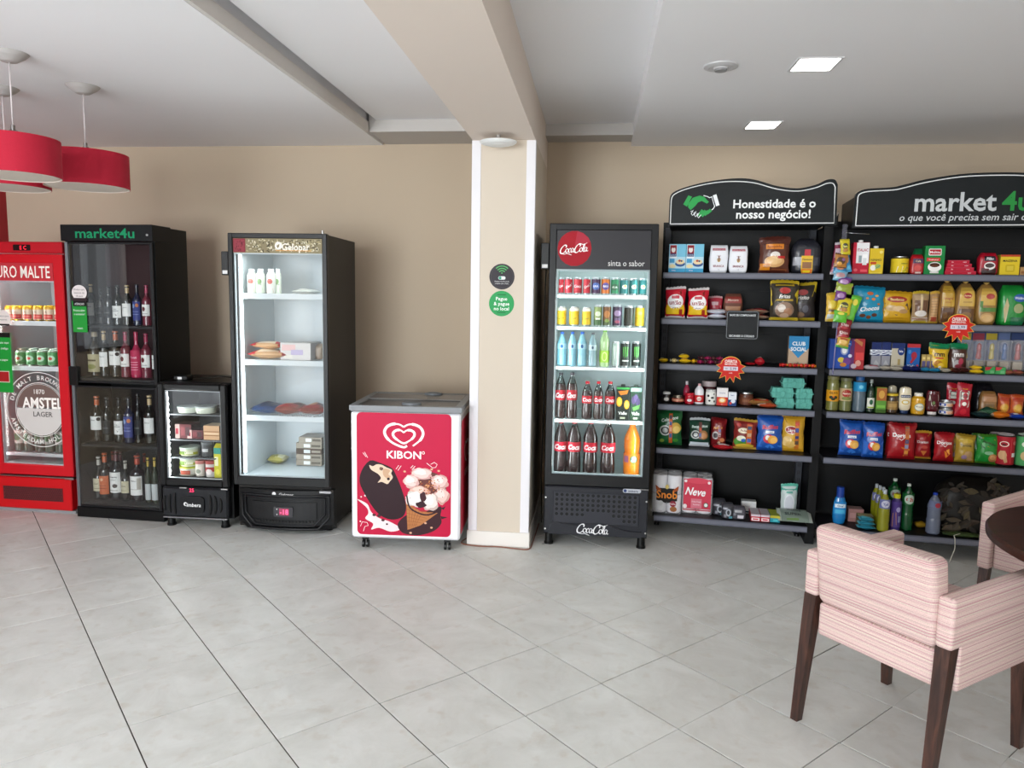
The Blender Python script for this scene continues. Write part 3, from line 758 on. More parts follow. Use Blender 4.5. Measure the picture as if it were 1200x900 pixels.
m = MB(); m.tube([(.15, .2, .99), (.25, .24, .985), (.34, .22, 1.0), (.42, .28, .985)], .003, 6, '080808', 'plastic'); m.build('cable', MI)

# ---- red beer fridge at the picture edge
RD = empty('display_fridge', (-4.235, 4.683, 0), radians(-1.15), 'bright red beer fridge with etched round emblem on its glass door', 'fridge', 'glass door fridges')
shell(RD, .620, .62, .02, 1.885, .335, .028, 'b01018', 'aab4b4', y0=.055)
m = MB(); m.box(-.004, -.002, 1.815, .626, .20, 1.892, 'b01622', 'plastic', .006); hd = m.build('header', RD)
m = MB(); m.prism(rrect(.262, 1.832, .392, 1.872, .006), -.004, 0, '1a0608', 'plastic'); m.prints(lambda u, v: ((u, -.004, v), (0, -1, 0)), [('t', .338, 1.852, .036, 'E C', 'ff2038', 0)], 1, 1, .0006, mat='screen'); m.build('display', hd)
d = door(RD, .0, .268, .622, 1.808, .075, 'c01420', ft=.062, fb=.075, c=.006)
m = MB(); m.box(.076, .004, 1.628, .546, .012, 1.752, 'b8343c', 'plastic'); hp = m.build('header_strip', d)
m = MB(); m.prints(lambda u, v: ((u, .004, v), (0, -1, 0)), [('t', .302, 1.69, .115, 'PURO MALTE', 'f0e8e0', .02, .44, 0, 0, 1)], 1, 1); m.build('lettering', hp)
edge_trim(d, .074, .342, .548, 1.628, .008, 'c4ccd0')
for z in (1.348, 1.030): shelf(RD, .038, .582, .075, .56, z, .03, 'd0dadc')
for z in (.405,): shelf(RD, .038, .582, .075, .56, z, .02, 'c0c8ca')
led_bar(RD, (.038, .052, .35, .050, .066, 1.70), 'f0fcff')
area('fridge_lamp', (.056, .066, 1.05), (0, radians(-90), radians(-30)), 1.2, .02, 4.4, (.93, 1, .98), RD)
area('fridge_lamp', (.31, .08, 1.80), (radians(15), 0, 0), .5, .03, 2.0, (.92, .98, 1), RD)
# etched emblem on the glass
m = MB(); ex, ez, S3 = .385, .735, lambda u, v: ((u, .0115, v), (0, -1, 0))
half = [(ex+.182*cos(t), ez+.182*sin(t)) for t in np.linspace(pi+.1, 2*pi-.1, 20)]
pr = [('p', half + [(ex+.18, ez+.008), (ex-.18, ez+.008)], 'c8c4c0'), ('p', [(ex+.182*cos(t), ez+.182*sin(t)) for t in np.linspace(.1, pi-.1, 18)], '6e5a54')]
for R, wd in ((.190, .004), (.180, .002), (.262, .005)):
    t0 = math.acos(min(1, .165/R)); pr.append(('l', [(ex+R*cos(t), ez+R*sin(t)) for t in np.linspace(t0, 2*pi-t0, 49)], wd, 'e0dcd8'))
def arc_text(txt, R, a0, a1, size, inv=False):
    out = []
    for i, ch in enumerate(txt):
        if ch == ' ': continue
        a = a0+(a1-a0)*i/(len(txt)-1); out.append(('t', ex+R*cos(a), ez+R*sin(a), size, ch, 'e4e0dc', .01, None, 0, (a-pi/2) if not inv else (a+pi/2)))
    return out
pr += arc_text('DE MALT BROUWERIJ', .226, radians(160), radians(20), .044)
pr += arc_text('AMSTERDAM HOLLAND', .226, radians(200), radians(340), .044, True)
pr += [('t', ex+.02, ez+.050, .105, 'AMSTEL', 'f2eee8', .06, .31), ('t', ex+.02, ez-.030, .05, 'LAGER', '4a4442', .02, .17), ('t', ex+.0, ez+.128, .045, '1870', 'e4e0dc', .02, .12)]
m.prints(S3, pr, 1, 1, .0002, step=.00002); m.build('etched_emblem', d)
m = MB(); m.prints(lambda u, v: ((u, .010, v), (0, -1, 0)), [('r', .066, .85, .188, 1.268, '1c8c34'), ('r', .066, 1.235, .188, 1.268, '111111'), ('r', .08, .92, .165, 1.0, 'c8c0b0'), ('r', .085, .925, .16, .995, '9c2020'),
    ('t', .13, 1.20, .022, 'Passe aqui', 'e8f0e8', 0, .09), ('t', .13, 1.16, .022, 'o codigo', 'e8f0e8', 0, .09), ('t', .13, 1.08, .02, 'e pague', 'e8f0e8', 0, .08), ('e', .145, 1.37, .055, .055, 'd8d0cc'), ('r', .10, 1.318, .19, 1.33, '1a1a1a'),
    ('t', .145, 1.385, .018, 'Produto para', '505050', 0, .08), ('t', .145, 1.36, .018, 'maiores', '505050', 0, .07)], 1, 1, .0008); m.build('door_stickers', d)
m = MB(); m.box(.0, .0, .022, .600, .05, .250, 'c01018', 'plastic', .006); kp = m.build('kick_panel', RD)
m = MB(); m.box(.07, -.003, .085, .535, 0, .182, '5c0c12', 'matte')
for r_ in range(7):
    for c_ in range(28):
        x = .082+c_*.0160+(r_ % 2)*.008; z = .094+r_*.0132; m.box(x-.0045, -.0045, z-.004, x+.0045, -.003, z+.004, '300408', 'matte')
m.build('vent_grille', kp)
m = MB(); m.box(.05, .0, .252, .622, .03, .262, 'a8a4a4', 'metal', .002); m.box(.56, -.01, .250, .63, .02, .264, 'b0b0b0', 'metal', .002); m.build('hinge_rail', RD)
m = MB(); m.box(.0, .01, .0, .62, .60, .02, '8a8a8c', 'plastic'); m.build('plinth', RD)

# ---- black wine cabinet
WN = empty('wine_cabinet', (-3.564, 4.625, 0), radians(-2.0), 'black wine cabinet with two glass doors and green lettering on top', 'cabinet')
W_, D_ = .655, .38
m = MB()
m.box(0, .02, 0, .03, D_, 1.995, '0c0c0d', 'steelpaint'); m.box(W_-.03, .02, 0, W_, D_, 1.995, '0b0b0c', 'steelpaint'); m.box(.03, .02, 1.965, W_-.03, D_, 1.995, '0c0c0d', 'steelpaint')
m.box(.03, D_-.015, 0, W_-.03, D_, 1.965, '0c0c0d', 'steelpaint'); m.box(.03, .02, 0, W_-.03, D_-.015, .075, '0b0b0c', 'steelpaint')
c = m.build('cabinet_body', WN)
m = MB(); m.box(.031, D_-.018, .98, W_-.031, D_-.0155, 1.9, '2c0a0e', 'matte'); m.box(.031, .03, .98, .034, D_-.02, 1.9, '24080c', 'matte'); m.box(W_-.034, .03, .98, W_-.031, D_-.02, 1.9, '24080c', 'matte'); m.build('maroon_lining', c)
m = MB(); m.box(-.008, -.012, 1.895, W_+.006, .19, 2.002, '0e0f11', 'steelpaint', .003); hd = m.build('header', WN)
m = MB(); m.prints(lambda u, v: ((u, -.012, v), (0, -1, 0)), [('t', .318, 1.947, .088, 'market4u', '148a5c', .035, .43, 0, 0, 1)], 1, 1); m.build('lettering', hd)
m = MB(); m.lathe([(.008, 0), (.008, .006), (.004, .008)], 10, 0, 0, 'a8a8a8', 'metal'); o = m.build('lock', hd, (W_-.03, -.012, 1.935)); o.rotation_euler = (pi/2, 0, 0)
for z0, z1, nm in ((.945, 1.888, 0), (.078, .925, 1)):
    m = MB(); m.box(.008, .0, z0, .030, .018, z1, '707478' if nm == 0 else '5c6064', 'satin', .002); m.box(W_-.030, .0, z0, W_-.006, .018, z1, '0f0f11', 'plastic', .002)
    m.box(.03, .0, z1-.012, W_-.03, .018, z1, '171719', 'plastic', .002); m.box(.03, .0, z0, W_-.03, .018, z0+.012, '171719', 'plastic', .002)
    d = m.build('door', WN); m = MB(); m.box(.029, .004, z0+.01, W_-.029, .009, z1-.01, 'ffffff', 'darkglass'); m.build('glass_pane', d)
for z in (1.335, .975, .515, .098):
    m = MB(); m.box(.034, .03, z-.018, W_-.034, D_-.02, z, '18181a', 'satin', .002); m.build('shelf', WN)
m = MB(); m.box(.0, -.012, .925, .065, .02, 1.055, '080809', 'plastic', .004); m.build('lock_module', WN)
m = MB(); m.box(-.004, .006, 0, W_+.002, .03, .072, '080809', 'steelpaint', .002); m.build('plinth', WN)
m = MB(); m.prints(lambda u, v: ((u, .0025, v), (0, -1, 0)), [('e', .100, 1.553, .056, .052, 'dcd4d4'), ('r', .044, 1.497, .156, 1.518, '302428'), ('t', .10, 1.575, .018, 'Produto para', '404040', 0, .08), ('t', .10, 1.553, .018, 'maiores de', '404040', 0, .075), ('t', .10, 1.531, .018, '18 anos', '404040', 0, .05),
   ('r', .042, 1.288, .150, 1.497, '228a34'), ('r', .050, 1.462, .150, 1.497, '111113'), ('t', .098, 1.478, .02, 'ATENCAO', 'e0e0e0', .01, .07), ('t', .095, 1.435, .02, 'Precisa abrir', 'e8f4e8', 0, .085), ('t', .095, 1.41, .02, 'o armario?', 'e8f4e8', 0, .08), ('t', .095, 1.315, .02, 'market4u', 'e8f4e8', 0, .04)], 1, 1); m.build('door_stickers', WN)

# ---- ice cream chest freezer
KB = empty('chest_freezer', (-1.472, 4.29, 0), radians(3.25), 'white ice cream chest freezer with a pink red poster front', 'freezer')
KW, KD = .672, .62
m = MB(); m.box(0, 0, .075, KW, KD, .866, 'ececf2', 'gloss', .012); m.build('freezer_body', KB)
kx = lambda x: x*.00123-.0622
kz = lambda y: 1.097-y*.00124
k_ = lambda pts: [(kx(x), kz(y)) for x, y in pts]
m = MB(); RF = lambda u, v: ((u, 0, v), (0, -1, 0))
pr = [('p', rrect(kx(79), kz(806), kx(552), kz(190), .03), 'c01640'), ('p', rrect(kx(79), kz(500), kx(552), kz(190), .03), 'c41a44')]
# milk and chocolate splashes
ks = lambda pts: [(kx(a), kz(b)) for a, b in spl(pts, 4, True)]
pr += [('p', ks([(80,628),(130,650),(150,690),(190,720),(240,735),(300,770),(250,788),(190,770),(150,780),(160,750),(120,725),(135,700),(128,670)]), 'f2dfe0'),
       ('p', ks([(285,745),(330,700),(400,690),(470,660),(505,655),(500,700),(505,735),(470,775),(400,800),(340,800),(300,785)]), '3c2026'),
       ('p', k_([(500,660),(526,650),(515,668)]), '3c2026'), ('p', k_([(500,700),(536,705),(505,716)]), '3c2026')]
for x, y, rx, ry in ((100,615,4,4),(120,608,5,5),(165,705,9,7),(190,708,10,8),(210,730,9,7),(95,740,4,4),(230,750,6,5)): pr.append(('e', kx(x), kz(y), rx*.0012, ry*.0012, 'f4e4e6' if y < 700 or x < 100 else '4a2a2e'))
for P in ([(110,392),(126,412)],[(118,388),(134,416)],[(276,470),(290,450)],[(286,476),(302,452)],[(350,462),(362,448)],[(356,470),(372,452)],[(95,765),(105,742),(130,745),(135,760),(118,765),(110,790)],[(430,435),(460,458),(475,455),(482,440),(468,430),(450,440)]):
    pr.append(('l', [(kx(x), kz(y)) for x, y in P], .0035, 'f4e6e8'))
# chocolate bar on its stick side, bitten corner
pr += [('p', [(kx(a), kz(b)) for a, b in spl([(145,430),(104,480),(92,538),(118,600),(160,668),(200,708),(250,726),(300,716),(322,690),(326,645),(305,570),(272,490),(250,462),(195,440)], 3, True)], '2e1a20'),
       ('p', ks([(142,453),(160,458),(180,448),(205,450),(228,462),(256,474),(252,492),(260,512),(244,534),(232,546),(205,536),(184,540),(200,518),(188,498),(168,486),(150,474)]), 'e8cdb4'),
       ('p', ks([(214,470),(246,476),(238,496),(250,508),(232,518),(212,500)]), 'd0a888'), ('p', ks([(196,462),(212,466),(206,478),(194,474)]), '54303a')]
pr += [('e', kx(238), kz(520), .009, .009, '2c1820'), ('e', kx(200), kz(470), .007, .007, '8a6850')]
# waffle cone with scoops
pr += [('p', k_([(326,632),(400,680),(486,684),(440,720),(400,750),(345,772),(334,775)]), 'b87848')]
for i in range(6):
    a = i/6; pr.append(('l', [(kx(328+a*100), kz(648+a*35)), (kx(334+a*45), kz(770-a*15))], .002, '8a5030'))
    pr.append(('l', [(kx(326+a*8), kz(650+a*120)), (kx(460-a*90), kz(690+a*70))], .002, '8a5030'))
pr += [('e', kx(435), kz(560), .115, .105, '6a3c38')]
def blob(x, y, rx, ry, cc, sd, lob=4):
    rb = random.Random(sd); p1, p2 = rb.uniform(0, 6), rb.uniform(0, 6)
    pts = [(x+rx*(1+.10*sin(lob*t+p1)+.05*sin(7*t+p2))*cos(t), y+ry*(1+.10*sin(lob*t+p1)+.05*sin(7*t+p2))*sin(t)) for t in np.linspace(0, 2*pi, 26)[:-1]]
    pr.append(('p', k_(pts), cc))
for i, (x, y, rx, ry, c1, c2, c3) in enumerate(((405,490,54,30,'d8a8a4','ecd0ca','f6e6e2'),(352,530,38,34,'dcb0aa','f0d4ce','f8eae6'),(495,528,44,36,'d4a49e','ecc8c2','f8e6e0'),(506,597,38,42,'cc9c94','e8c4bc','f4dcd6'),(395,577,50,26,'c88c7c','e4b8a8','f0d2c6'),(372,618,48,40,'d8d0cc','f4eeea','fdfbf8'),(450,630,40,46,'ccb4ac','eee0da','faf4f0'))):
    blob(x, y, rx, ry, c1, i); blob(x-2, y-4, rx*.86, ry*.82, c2, i+9); blob(x-6, y-9, rx*.55, ry*.48, c3, i+20, 3)
blob(412, 606, 16, 26, '46262c', 31); blob(402, 645, 26, 16, '3a2026', 32)
pr.append(('l', [(kx(x), kz(y)) for x, y in spl([(330,600),(345,660),(395,690),(440,695),(488,675),(500,650)], 4)], .010, '3a2026'))
rk = random.Random(4)
for i in range(60):
    a = rk.uniform(0, 6.28); q = rk.uniform(0, 1); pr.append(('e', kx(440+a*0+cos(a)*60*q), kz(545+sin(a)*48*q), .0045, .0038, rk.choice(['b4643c', 'd08c5c', '9a4a30', 'e0a878'])))
for i in range(14): pr.append(('e', kx(rk.uniform(345,530)), kz(rk.uniform(475,640)), .003, .003, 'a87068'))
for x, y in ((320,480),(490,472),(455,465),(425,738),(455,760),(350,790)): pr.append(('e', kx(x), kz(y), .008, .006, 'e0b090'))
# heart emblem: two nested open strokes
def heart(s, wd, gap0=0.0):
    P = spl([(kx(315), kz(340)-.045*s), (kx(315)-.10*s, kz(325)), (kx(315)-.125*s, kz(285)), (kx(315)-.085*s, kz(250)*1.0+.004*s), (kx(315)-.03*s, kz(262)), (kx(315), kz(282))], 5)
    return P
hx0, hz0 = kx(315), kz(302)
def hpath(pts): return [(hx0+a*.128, hz0+b*.076) for a, b in spl(pts, 6)]
pr.append(('l', hpath([(.0,.72),(-.22,.92),(-.52,.93),(-.80,.70),(-.92,.25),(-.78,-.25),(-.45,-.66),(-.02,-.92),(.16,-.80)]), [.010]*10+[.017]*22+[.013]*30, 'ffffff'))
pr.append(('l', hpath([(.0,.72),(.22,.92),(.52,.93),(.80,.70),(.93,.25),(.82,-.25),(.58,-.62),(.44,-.80)]), [.010]*10+[.016]*22+[.010]*30, 'ffffff'))
pr.append(('l', hpath([(.0,.26),(-.14,.44),(-.34,.44),(-.50,.22),(-.48,-.06),(-.30,-.34),(-.02,-.60),(.18,-.50)]), [.009]*8+[.015]*22+[.012]*30, 'ffffff'))
pr.append(('l', hpath([(.0,.26),(.14,.44),(.34,.46),(.50,.28),(.50,.0),(.36,-.28),(.16,-.50)]), [.009]*8+[.015]*22+[.010]*30, 'ffffff'))
pr.append(('t', kx(316), kz(396), .066, 'KIBON', 'ffffff', .045, .212, 0, 0, 1)); pr.append(('e', kx(413), kz(384), .009, .009, 'ffffff')); pr.append(('e', kx(413), kz(384), .006, .006, 'c41a44'))
m.prints(RF, pr, 1, 1, .0006, step=.00001); m.build('front_poster', KB)
m = MB(); SD = lambda u, v: ((KW, u, v), (1, 0, 0))
m.prints(SD, [('p', rrect(.035, .10, KD-.03, .815, .03), 'b81e38'), ('l', [(.31+a*.11, .58+b*.07) for a, b in spl([(0,.72),(-.5,.93),(-.92,.25),(-.45,-.66),(0,-.92)], 6)], .015, 'e8dada'),
   ('l', [(.31+a*.11, .58+b*.07) for a, b in spl([(0,.72),(.5,.93),(.92,.25),(.55,-.6)], 6)], .015, 'e8dada'), ('t', .31, .45, .06, 'KIBON', 'e8dada', .03, .2)], 1, 1, .0006, step=.00002); m.build('side_poster', KB)
# sloping grey lid frame and two sliding glass lids
def lidz(y): return .886 + (y/KD)*.004
lf = MB(); o_ = .008
def slab(mb, x0, x1, y0, y1, za, zb, col, mat, dz=0):
    vs = [(x, y, z) for (z_) in (0, 1) for y in (y0, y1) for x in (x0, x1) for z in [(lidz(y)+dz+ (zb if z_ else za))]]
    mb.add(vs, [(0, 2, 3, 1), (4, 5, 7, 6), (0, 1, 5, 4), (2, 6, 7, 3), (0, 4, 6, 2), (1, 3, 7, 5)], col, mat)
slab(lf, -o_, KW+o_, -o_, .030, -.012, .018, '85888c', 'plastic'); slab(lf, -o_, KW+o_, KD-.04, KD, -.01, .018, '85888c', 'plastic')
slab(lf, -o_, .035, .045, KD-.04, -.01, .018, '85888c', 'plastic'); slab(lf, KW-.035, KW+o_, .045, KD-.04, -.01, .018, '85888c', 'plastic')
lf.box(-.002, -.002, .864, KW+.002, KD, .877, '7c7f83', 'plastic', .004)
lf = lf.build('lid_frame', KB)
for y0, y1, dz in ((.045, .34, .004), (.30, KD-.04, .016)):
    m = MB(); slab(m, .035, KW-.035, y0, y1, 0, .005, 'ffffff', 'lidglass', dz); g = m.build('sliding_lid', KB)
    m = MB(); slab(m, .035, KW-.035, y1-.04, y1-.008, .005, .010, '5c5a56', 'plastic', dz); m.build('lid_rail', g)
m = MB(); m.box(.03, .03, .60, KW-.03, KD-.03, .862, '8c8474', 'matte'); m.build('interior', KB)
for x, y in ((.36, .065), (.42, KD-.10)):
    m = MB(); m.lathe([(.062, 0), (.058, .014), (.03, .020), (0.0, .021)], 20, 0, 0, '63676b', 'plastic', ry=.55); m.build('grip', lf, (x, y, lidz(y)+.018))
for x, y in ((.075, .05), (.590, .05), (.075, .56), (.590, .56)):
    m = MB(); m.box(x-.02, y-.018, .052, x+.02, y+.018, .076, '181819', 'plastic', .003)
    for s in (-1, 1):
        q = [(x+s*.013-.006, y+.024*cos(a), .024+.024*sin(a)) for a in np.linspace(0, 2*pi, 13)[:-1]] + [(x+s*.013+.006, y+.024*cos(a), .024+.024*sin(a)) for a in np.linspace(0, 2*pi, 13)[:-1]]
        m.add(q, [tuple(range(12))[::-1], tuple(range(12, 24))] + [(i, (i+1) % 12, 12+(i+1) % 12, 12+i) for i in range(12)], '0b0b0b', 'plastic')
    m.build('caster', KB)

# column stickers and floor cable
def round_sticker(name, x, z, label, base, pr, ring=None):
    m = MB(); m.lathe([(.0775, 0), (.0775, .0015)], 40, 0, 0, base, 'paper')
    o = m.build(name, None, (x, CY0-.0002, z)); o.rotation_euler = (pi/2, 0, 0)
    m = MB(); m.prints(lambda u, v: ((u, v, .0015), (0, 0, 1)), pr, 1, 1, .0003); m.build('print', o)
    tag(o, label, 'sticker'); return o
arc = lambda R: [(R*cos(t), .012+R*sin(t)) for t in np.linspace(radians(45), radians(135), 10)]
round_sticker('sticker', CX0+.189, 1.693, 'round dark sticker with green signal waves on the column', '38343a',
   [('e', 0, 0, .070, .070, '4c484a'), ('e', 0, 0, .0675, .0675, '38343a'), ('l', arc(.052), .006, '58b868'), ('l', arc(.038), .006, '58b868'), ('l', arc(.024), .006, '58b868'), ('e', 0, .022, .004, .004, '58b868'),
    ('p', rrect(-.022, -.018, .022, .002, .009), 'e8f0f0'), ('e', -.011, -.008, .009, .009, '40a080'), ('t', 0, -.028, .012, 'Acesso monitorado', 'e0e0e0', 0, .09), ('t', 0, -.041, .012, 'conecte seu celular', 'e0e0e0', 0, .085)])
round_sticker('sticker', CX0+.189, 1.530, 'round green sticker with white words low on the column pair', '2e9c58',
   [('t', 0, .030, .030, 'Pegue', 'ffffff', .02, .075), ('t', 0, 0, .030, '& pague', 'ffffff', .02, .10), ('t', 0, -.030, .030, 'no local', 'ffffff', .02, .095), ('r', -.026, .051, .026, .055, '145c30'), ('r', -.026, -.056, .026, -.052, '145c30')])
m = MB(); m.tube(spl([(-.80, 4.62, .004), (-.82, 4.50, .004), (-.70, 4.462, .004), (-.58, 4.470, .004), (-.47, 4.452, .004), (-.385, 4.458, .004), (-.372, 4.60, .004), (-.365, 5.0, .004)], 6), .004, 6, '8a5a48', 'plastic')
o = m.build('power_cable', None); tag(o, 'thin brown power cable lying along the foot of the column', 'cable')

# =================================================================== GONDOLA SHELVING
SX, SY, SA = .409, 4.845, radians(-6.3)
def AW(u, d, z=0.0): return (SX+u*cos(SA)-d*sin(SA), SY+u*sin(SA)+d*cos(SA), z)
SHZ = (1.745, 1.452, 1.160, .895, .606, .150)
def gondola(u0, w, label):
    r = empty('gondola_shelving', AW(u0, 0), SA, label, 'shelving', 'black market shelving units')
    m = MB(); m.box(-.02, .415, .02, w+.02, .435, 2.10, '0c0d0e', 'steelpaint'); bp = m.build('back_panel', r)
    for z in (.47, .80, 1.06, 1.35, 1.64, 1.93):
        m = MB(); m.box(-.018, .4125, z-.0015, w+.018, .4155, z+.0015, '030303', 'matte'); m.build('panel_joint', bp)
    for x in (-.004, w-.036):
        m = MB(); m.box(x, .365, .0, x+.04, .414, 2.06, '3c3e44', 'steelpaint', .002)
        for k in range(34): m.box(x+.012, .3645, .20+k*.052, x+.016, .366, .225+k*.052, '020202', 'matte'); m.box(x+.024, .3645, .20+k*.052, x+.028, .366, .225+k*.052, '020202', 'matte')
        m.build('upright', r)
    for z in SHZ:
        m = MB(); m.box(0, 0, z-.038, w, .008, z, '5a5c68', 'steelpaint', .0015); m.box(0, .008, z-.004, w, .364, z, '17171a', 'steelpaint')
        m.box(0, .008, z-.03, .004, .364, z-.004, '303238', 'steelpaint'); m.box(w-.004, .008, z-.03, w, .364, z-.004, '303238', 'steelpaint')
        sh = m.build('shelf', r)
        m = MB(); m.box(.002, -.0012, z-.030, w-.002, 0, z-.008, '6a6c78', 'plastic'); m.build('price_rail', sh)
    for x in (.0, w-.03):
        m = MB(); m.prism([(x, 0), (x+.03, 0), (x+.03, .112), (x, .112)], .30, .40, '0f0f11', 'steelpaint'); m.lathe([(.018, 0), (.014, .014)], 10, x+.015, .29, '060606', 'plastic'); m.build('foot', r)
    return r
G1 = gondola(0, .962, 'black shelving unit under the handshake sign, with six loaded shelves')
K0 = .027
G2 = gondola(1.03, 1.477, 'black shelving unit under the big market sign, running out of the picture')
# corner panel between them with white peaked edge
m = MB(); m.box(0, .13, 0, .054, .40, 2.04, '070708', 'steelpaint'); pk = [(0, 2.04), (.075, 2.04), (.075, 2.13), (.062, 2.095), (.045, 2.145), (.028, 2.125), (0, 2.105)]
m.prism(pk, .12, .13, '070708', 'steelpaint'); cp = m.build('divider_panel', None, AW(.972, 0), SA)
tag(cp, 'narrow black divider panel with a white peaked top edge between the two shelving units', 'panel')
q = MB(); q.prints(lambda u, v: ((u, .12, v), (0, -1, 0)), [('l', [(.0, 2.103), (.028, 2.122), (.045, 2.142), (.062, 2.092), (.073, 2.124)], .005, 'e8e4dc')], 1, 1); q.build('white_edge', cp)

def sign(root, outline, inner, emblem, prints, dx, y=-.03):
    m = MB(); m.prism(outline, y, y+.03, '15191b', 'steelpaint', '2a2e30')
    x0 = outline[0][0]+.006; x1 = outline[1][0]-.006 if dx else .958; m.box(x0, y+.03, 2.04, x1, .36, 2.075, '0b0c0d', 'steelpaint')
    m.box(x0, y+.03, 2.075, x0+.01, .36, 2.20, '101112', 'steelpaint'); m.box(x1-.01, y+.03, 2.075, x1, .36, 2.20, '101112', 'steelpaint')
    h = m.build('header_sign', root)
    m = MB(); f = lambda u, v: ((u, y, v), (0, -1, 0))
    m.prints(f, [('l', inner+[inner[0]], .0055, 'e6e8e8')], 1, 1, .0006); m.build('sign_border', h)
    for k, (nm, P) in enumerate((('emblem' if not dx else 'wordmark', emblem), ('lettering', prints))):
        if P: m = MB(); m.prints(f, P, 1, 1, .0006, step=.00003); m.build(nm, h)
    return h
top = spl([(.022, 2.19), (.035, 2.232), (.10, 2.265), (.24, 2.300), (.40, 2.318), (.52, 2.310), (.66, 2.268), (.78, 2.253), (.88, 2.272), (.94, 2.300), (.985, 2.300), (1.004, 2.270)], 5)
itop = spl([(.033, 2.19), (.048, 2.225), (.12, 2.258), (.25, 2.288), (.38, 2.300), (.52, 2.290), (.66, 2.250), (.78, 2.236), (.88, 2.254), (.94, 2.278), (.975, 2.278), (.99, 2.255)], 5)
tx = [('t', .648, 2.165, .072, 'Honestidade é o', 'f0f2f2', .05, .50), ('t', .645, 2.102, .072, 'nosso negócio!', 'f0f2f2', .05, .45)]
pr = []
hs = lambda x, y: (.02+(x-100)*.000925, 2.335-(y-52)*.00098)
H_ = lambda pts: [hs(*p) for p in pts]
GR = '2fa050'
pr += [('p', H_([(195,225),(225,170),(250,178),(220,240)]), GR), ('p', H_([(227,225),(255,185),(300,172),(330,180),(362,212),(350,222),(315,205),(290,215),(275,235),(245,262),(228,245)]), GR),
       ('p', H_([(245,262),(300,205),(270,180),(232,215)]), GR)]
for a, b in (((300,300),(325,262)),((318,300),(345,266)),((335,292),(360,270)),((352,282),(378,262))): pr.append(('l', H_([a, ((a[0]+b[0])/2, (a[1]+b[1])/2), b]), .020, GR))
pr += [('p', H_([(385,172),(408,165),(432,232),(410,240)]), 'eef2f4'), ('l', H_([(378,178),(400,240)]), .004, 'eef2f4'), ('l', H_([(325,172),(350,178),(365,186),(382,180)]), .005, 'eef2f4'), ('l', H_([(402,238),(392,255),(382,262)]), .005, 'eef2f4')]
for x in (0, 20, 40): pr.append(('l', H_([(245+x,272+x*.4),(262+x,262+x*.4),(250+x,285+x*.4),(258+x,295+x*.4),(275+x,280+x*.3)]), .0042, 'eef2f4'))
sign(G1, [(.022, 2.034), (1.010, 2.034)] + top[::-1], [(.033, 2.045), (.996, 2.045)] + itop[::-1], pr, tx, 0)
o2 = lambda u: u-1.03
top2 = [(u-1.03, z) for u, z in spl([(1.105, 2.20), (1.118, 2.225), (1.17, 2.243), (1.30, 2.250), (1.36, 2.262), (1.48, 2.292), (1.66, 2.318), (1.83, 2.324), (2.00, 2.318), (2.18, 2.292), (2.30, 2.262), (2.36, 2.250), (2.48, 2.243), (2.53, 2.225), (2.545, 2.20)], 4)]
itop2 = [(u-1.03, z) for u, z in spl([(1.120, 2.195), (1.132, 2.215), (1.18, 2.228), (1.31, 2.234), (1.37, 2.246), (1.49, 2.276), (1.66, 2.302), (1.83, 2.308), (2.00, 2.302), (2.18, 2.276), (2.29, 2.246), (2.35, 2.234), (2.46, 2.228), (2.515, 2.215), (2.528, 2.195)], 4)]
pr = [('t', .590+K0, 2.165, .150, 'market', 'c4c8ca', .045, .485), ('t', .905+K0, 2.165, .150, '4u', '2a8c40', .045, .17), ('t', .70+K0, 2.075, .056, 'o que você precisa sem sair de casa', 'c4c8ca', .02, .80, .18, 0)]
sign(G2, [(1.103-1.03, 2.016), (2.548-1.03, 2.016)] + top2[::-1], [(1.118-1.03, 2.028), (2.530-1.03, 2.028)] + itop2[::-1], pr[:2], pr[2:], 1)

def burst(u, z, R, label):
    pts = []; n = 13
    for i in range(2*n):
        a = 2*pi*i/(2*n)+.1; up = sin(a) > .45; r = R*((1.14 + .12*(sin(a) < -.5)) if i % 2 == 0 else .80) if not up else R*.86
        pts.append((r*cos(a), r*sin(a)))
    m = MB(); m.prism([(x*1.06, z*1.06) for x, z in pts], 0, .0015, 'e8b848', 'paper'); m.prism(pts, -.0012, -.0002, 'c4241c', 'paper')
    o = m.build('offer_sign', None, AW(u, -.012, z), SA)
    q = MB(); q.prints(lambda a, b: ((a, -.0012, b), (0, -1, 0)), [('t', 0, R*.50, R*.36, 'OFERTA', 'f4ece8', .05, R*1.0), ('t', 0, R*.26, R*.22, 'IMPERDÍVEL', 'f0dcd8', .03, R*1.0), ('r', -R*.58, -R*.28, R*.58, R*.06, 'd4ccd8'), ('t', R*.2, -R*.11, R*.30, '5,99', '4a4a60', .03, R*.6), ('t', -R*.35, -R*.11, R*.18, 'R$', '6a6a80', 0), ('t', 0, -R*.46, R*.16, 'cada', 'f0dcd8', .02, R*.5)], 1, 1, .0003)
    q.build('print', o); tag(o, label, 'sign', 'red starburst offer signs')
burst(.444, 1.152, .076, 'red starburst offer sign on the third shelf of the handshake unit')
burst(1.725, 1.446, .076, 'red starburst offer sign on the second shelf under the big market sign')
m = MB(); m.prism(rrect(-.099, -.09, .099, .09, .014), 0, .002, '131517', 'steelpaint')
o = m.build('notice_card', None, AW(.50, -.0155, 1.42), SA); tag(o, 'square black notice card with white lettering clipped to the second shelf', 'sign')
m = MB(); rr_ = rrect(-.093, -.084, .093, .084, .012)
m.prints(lambda u, v: ((u, 0, v), (0, -1, 0)), [('l', rr_+[rr_[0]], .0018, '9ca0a4'), ('t', 0, .062, .017, 'BAIXE SEU COMPROVANTE', 'e0e4e6', .03, .155), ('t', 0, -.068, .018, 'ESCANEIE O CÓDIGO', 'e0e4e6', .03, .15)], 1, 1, .0004); m.build('print', o)

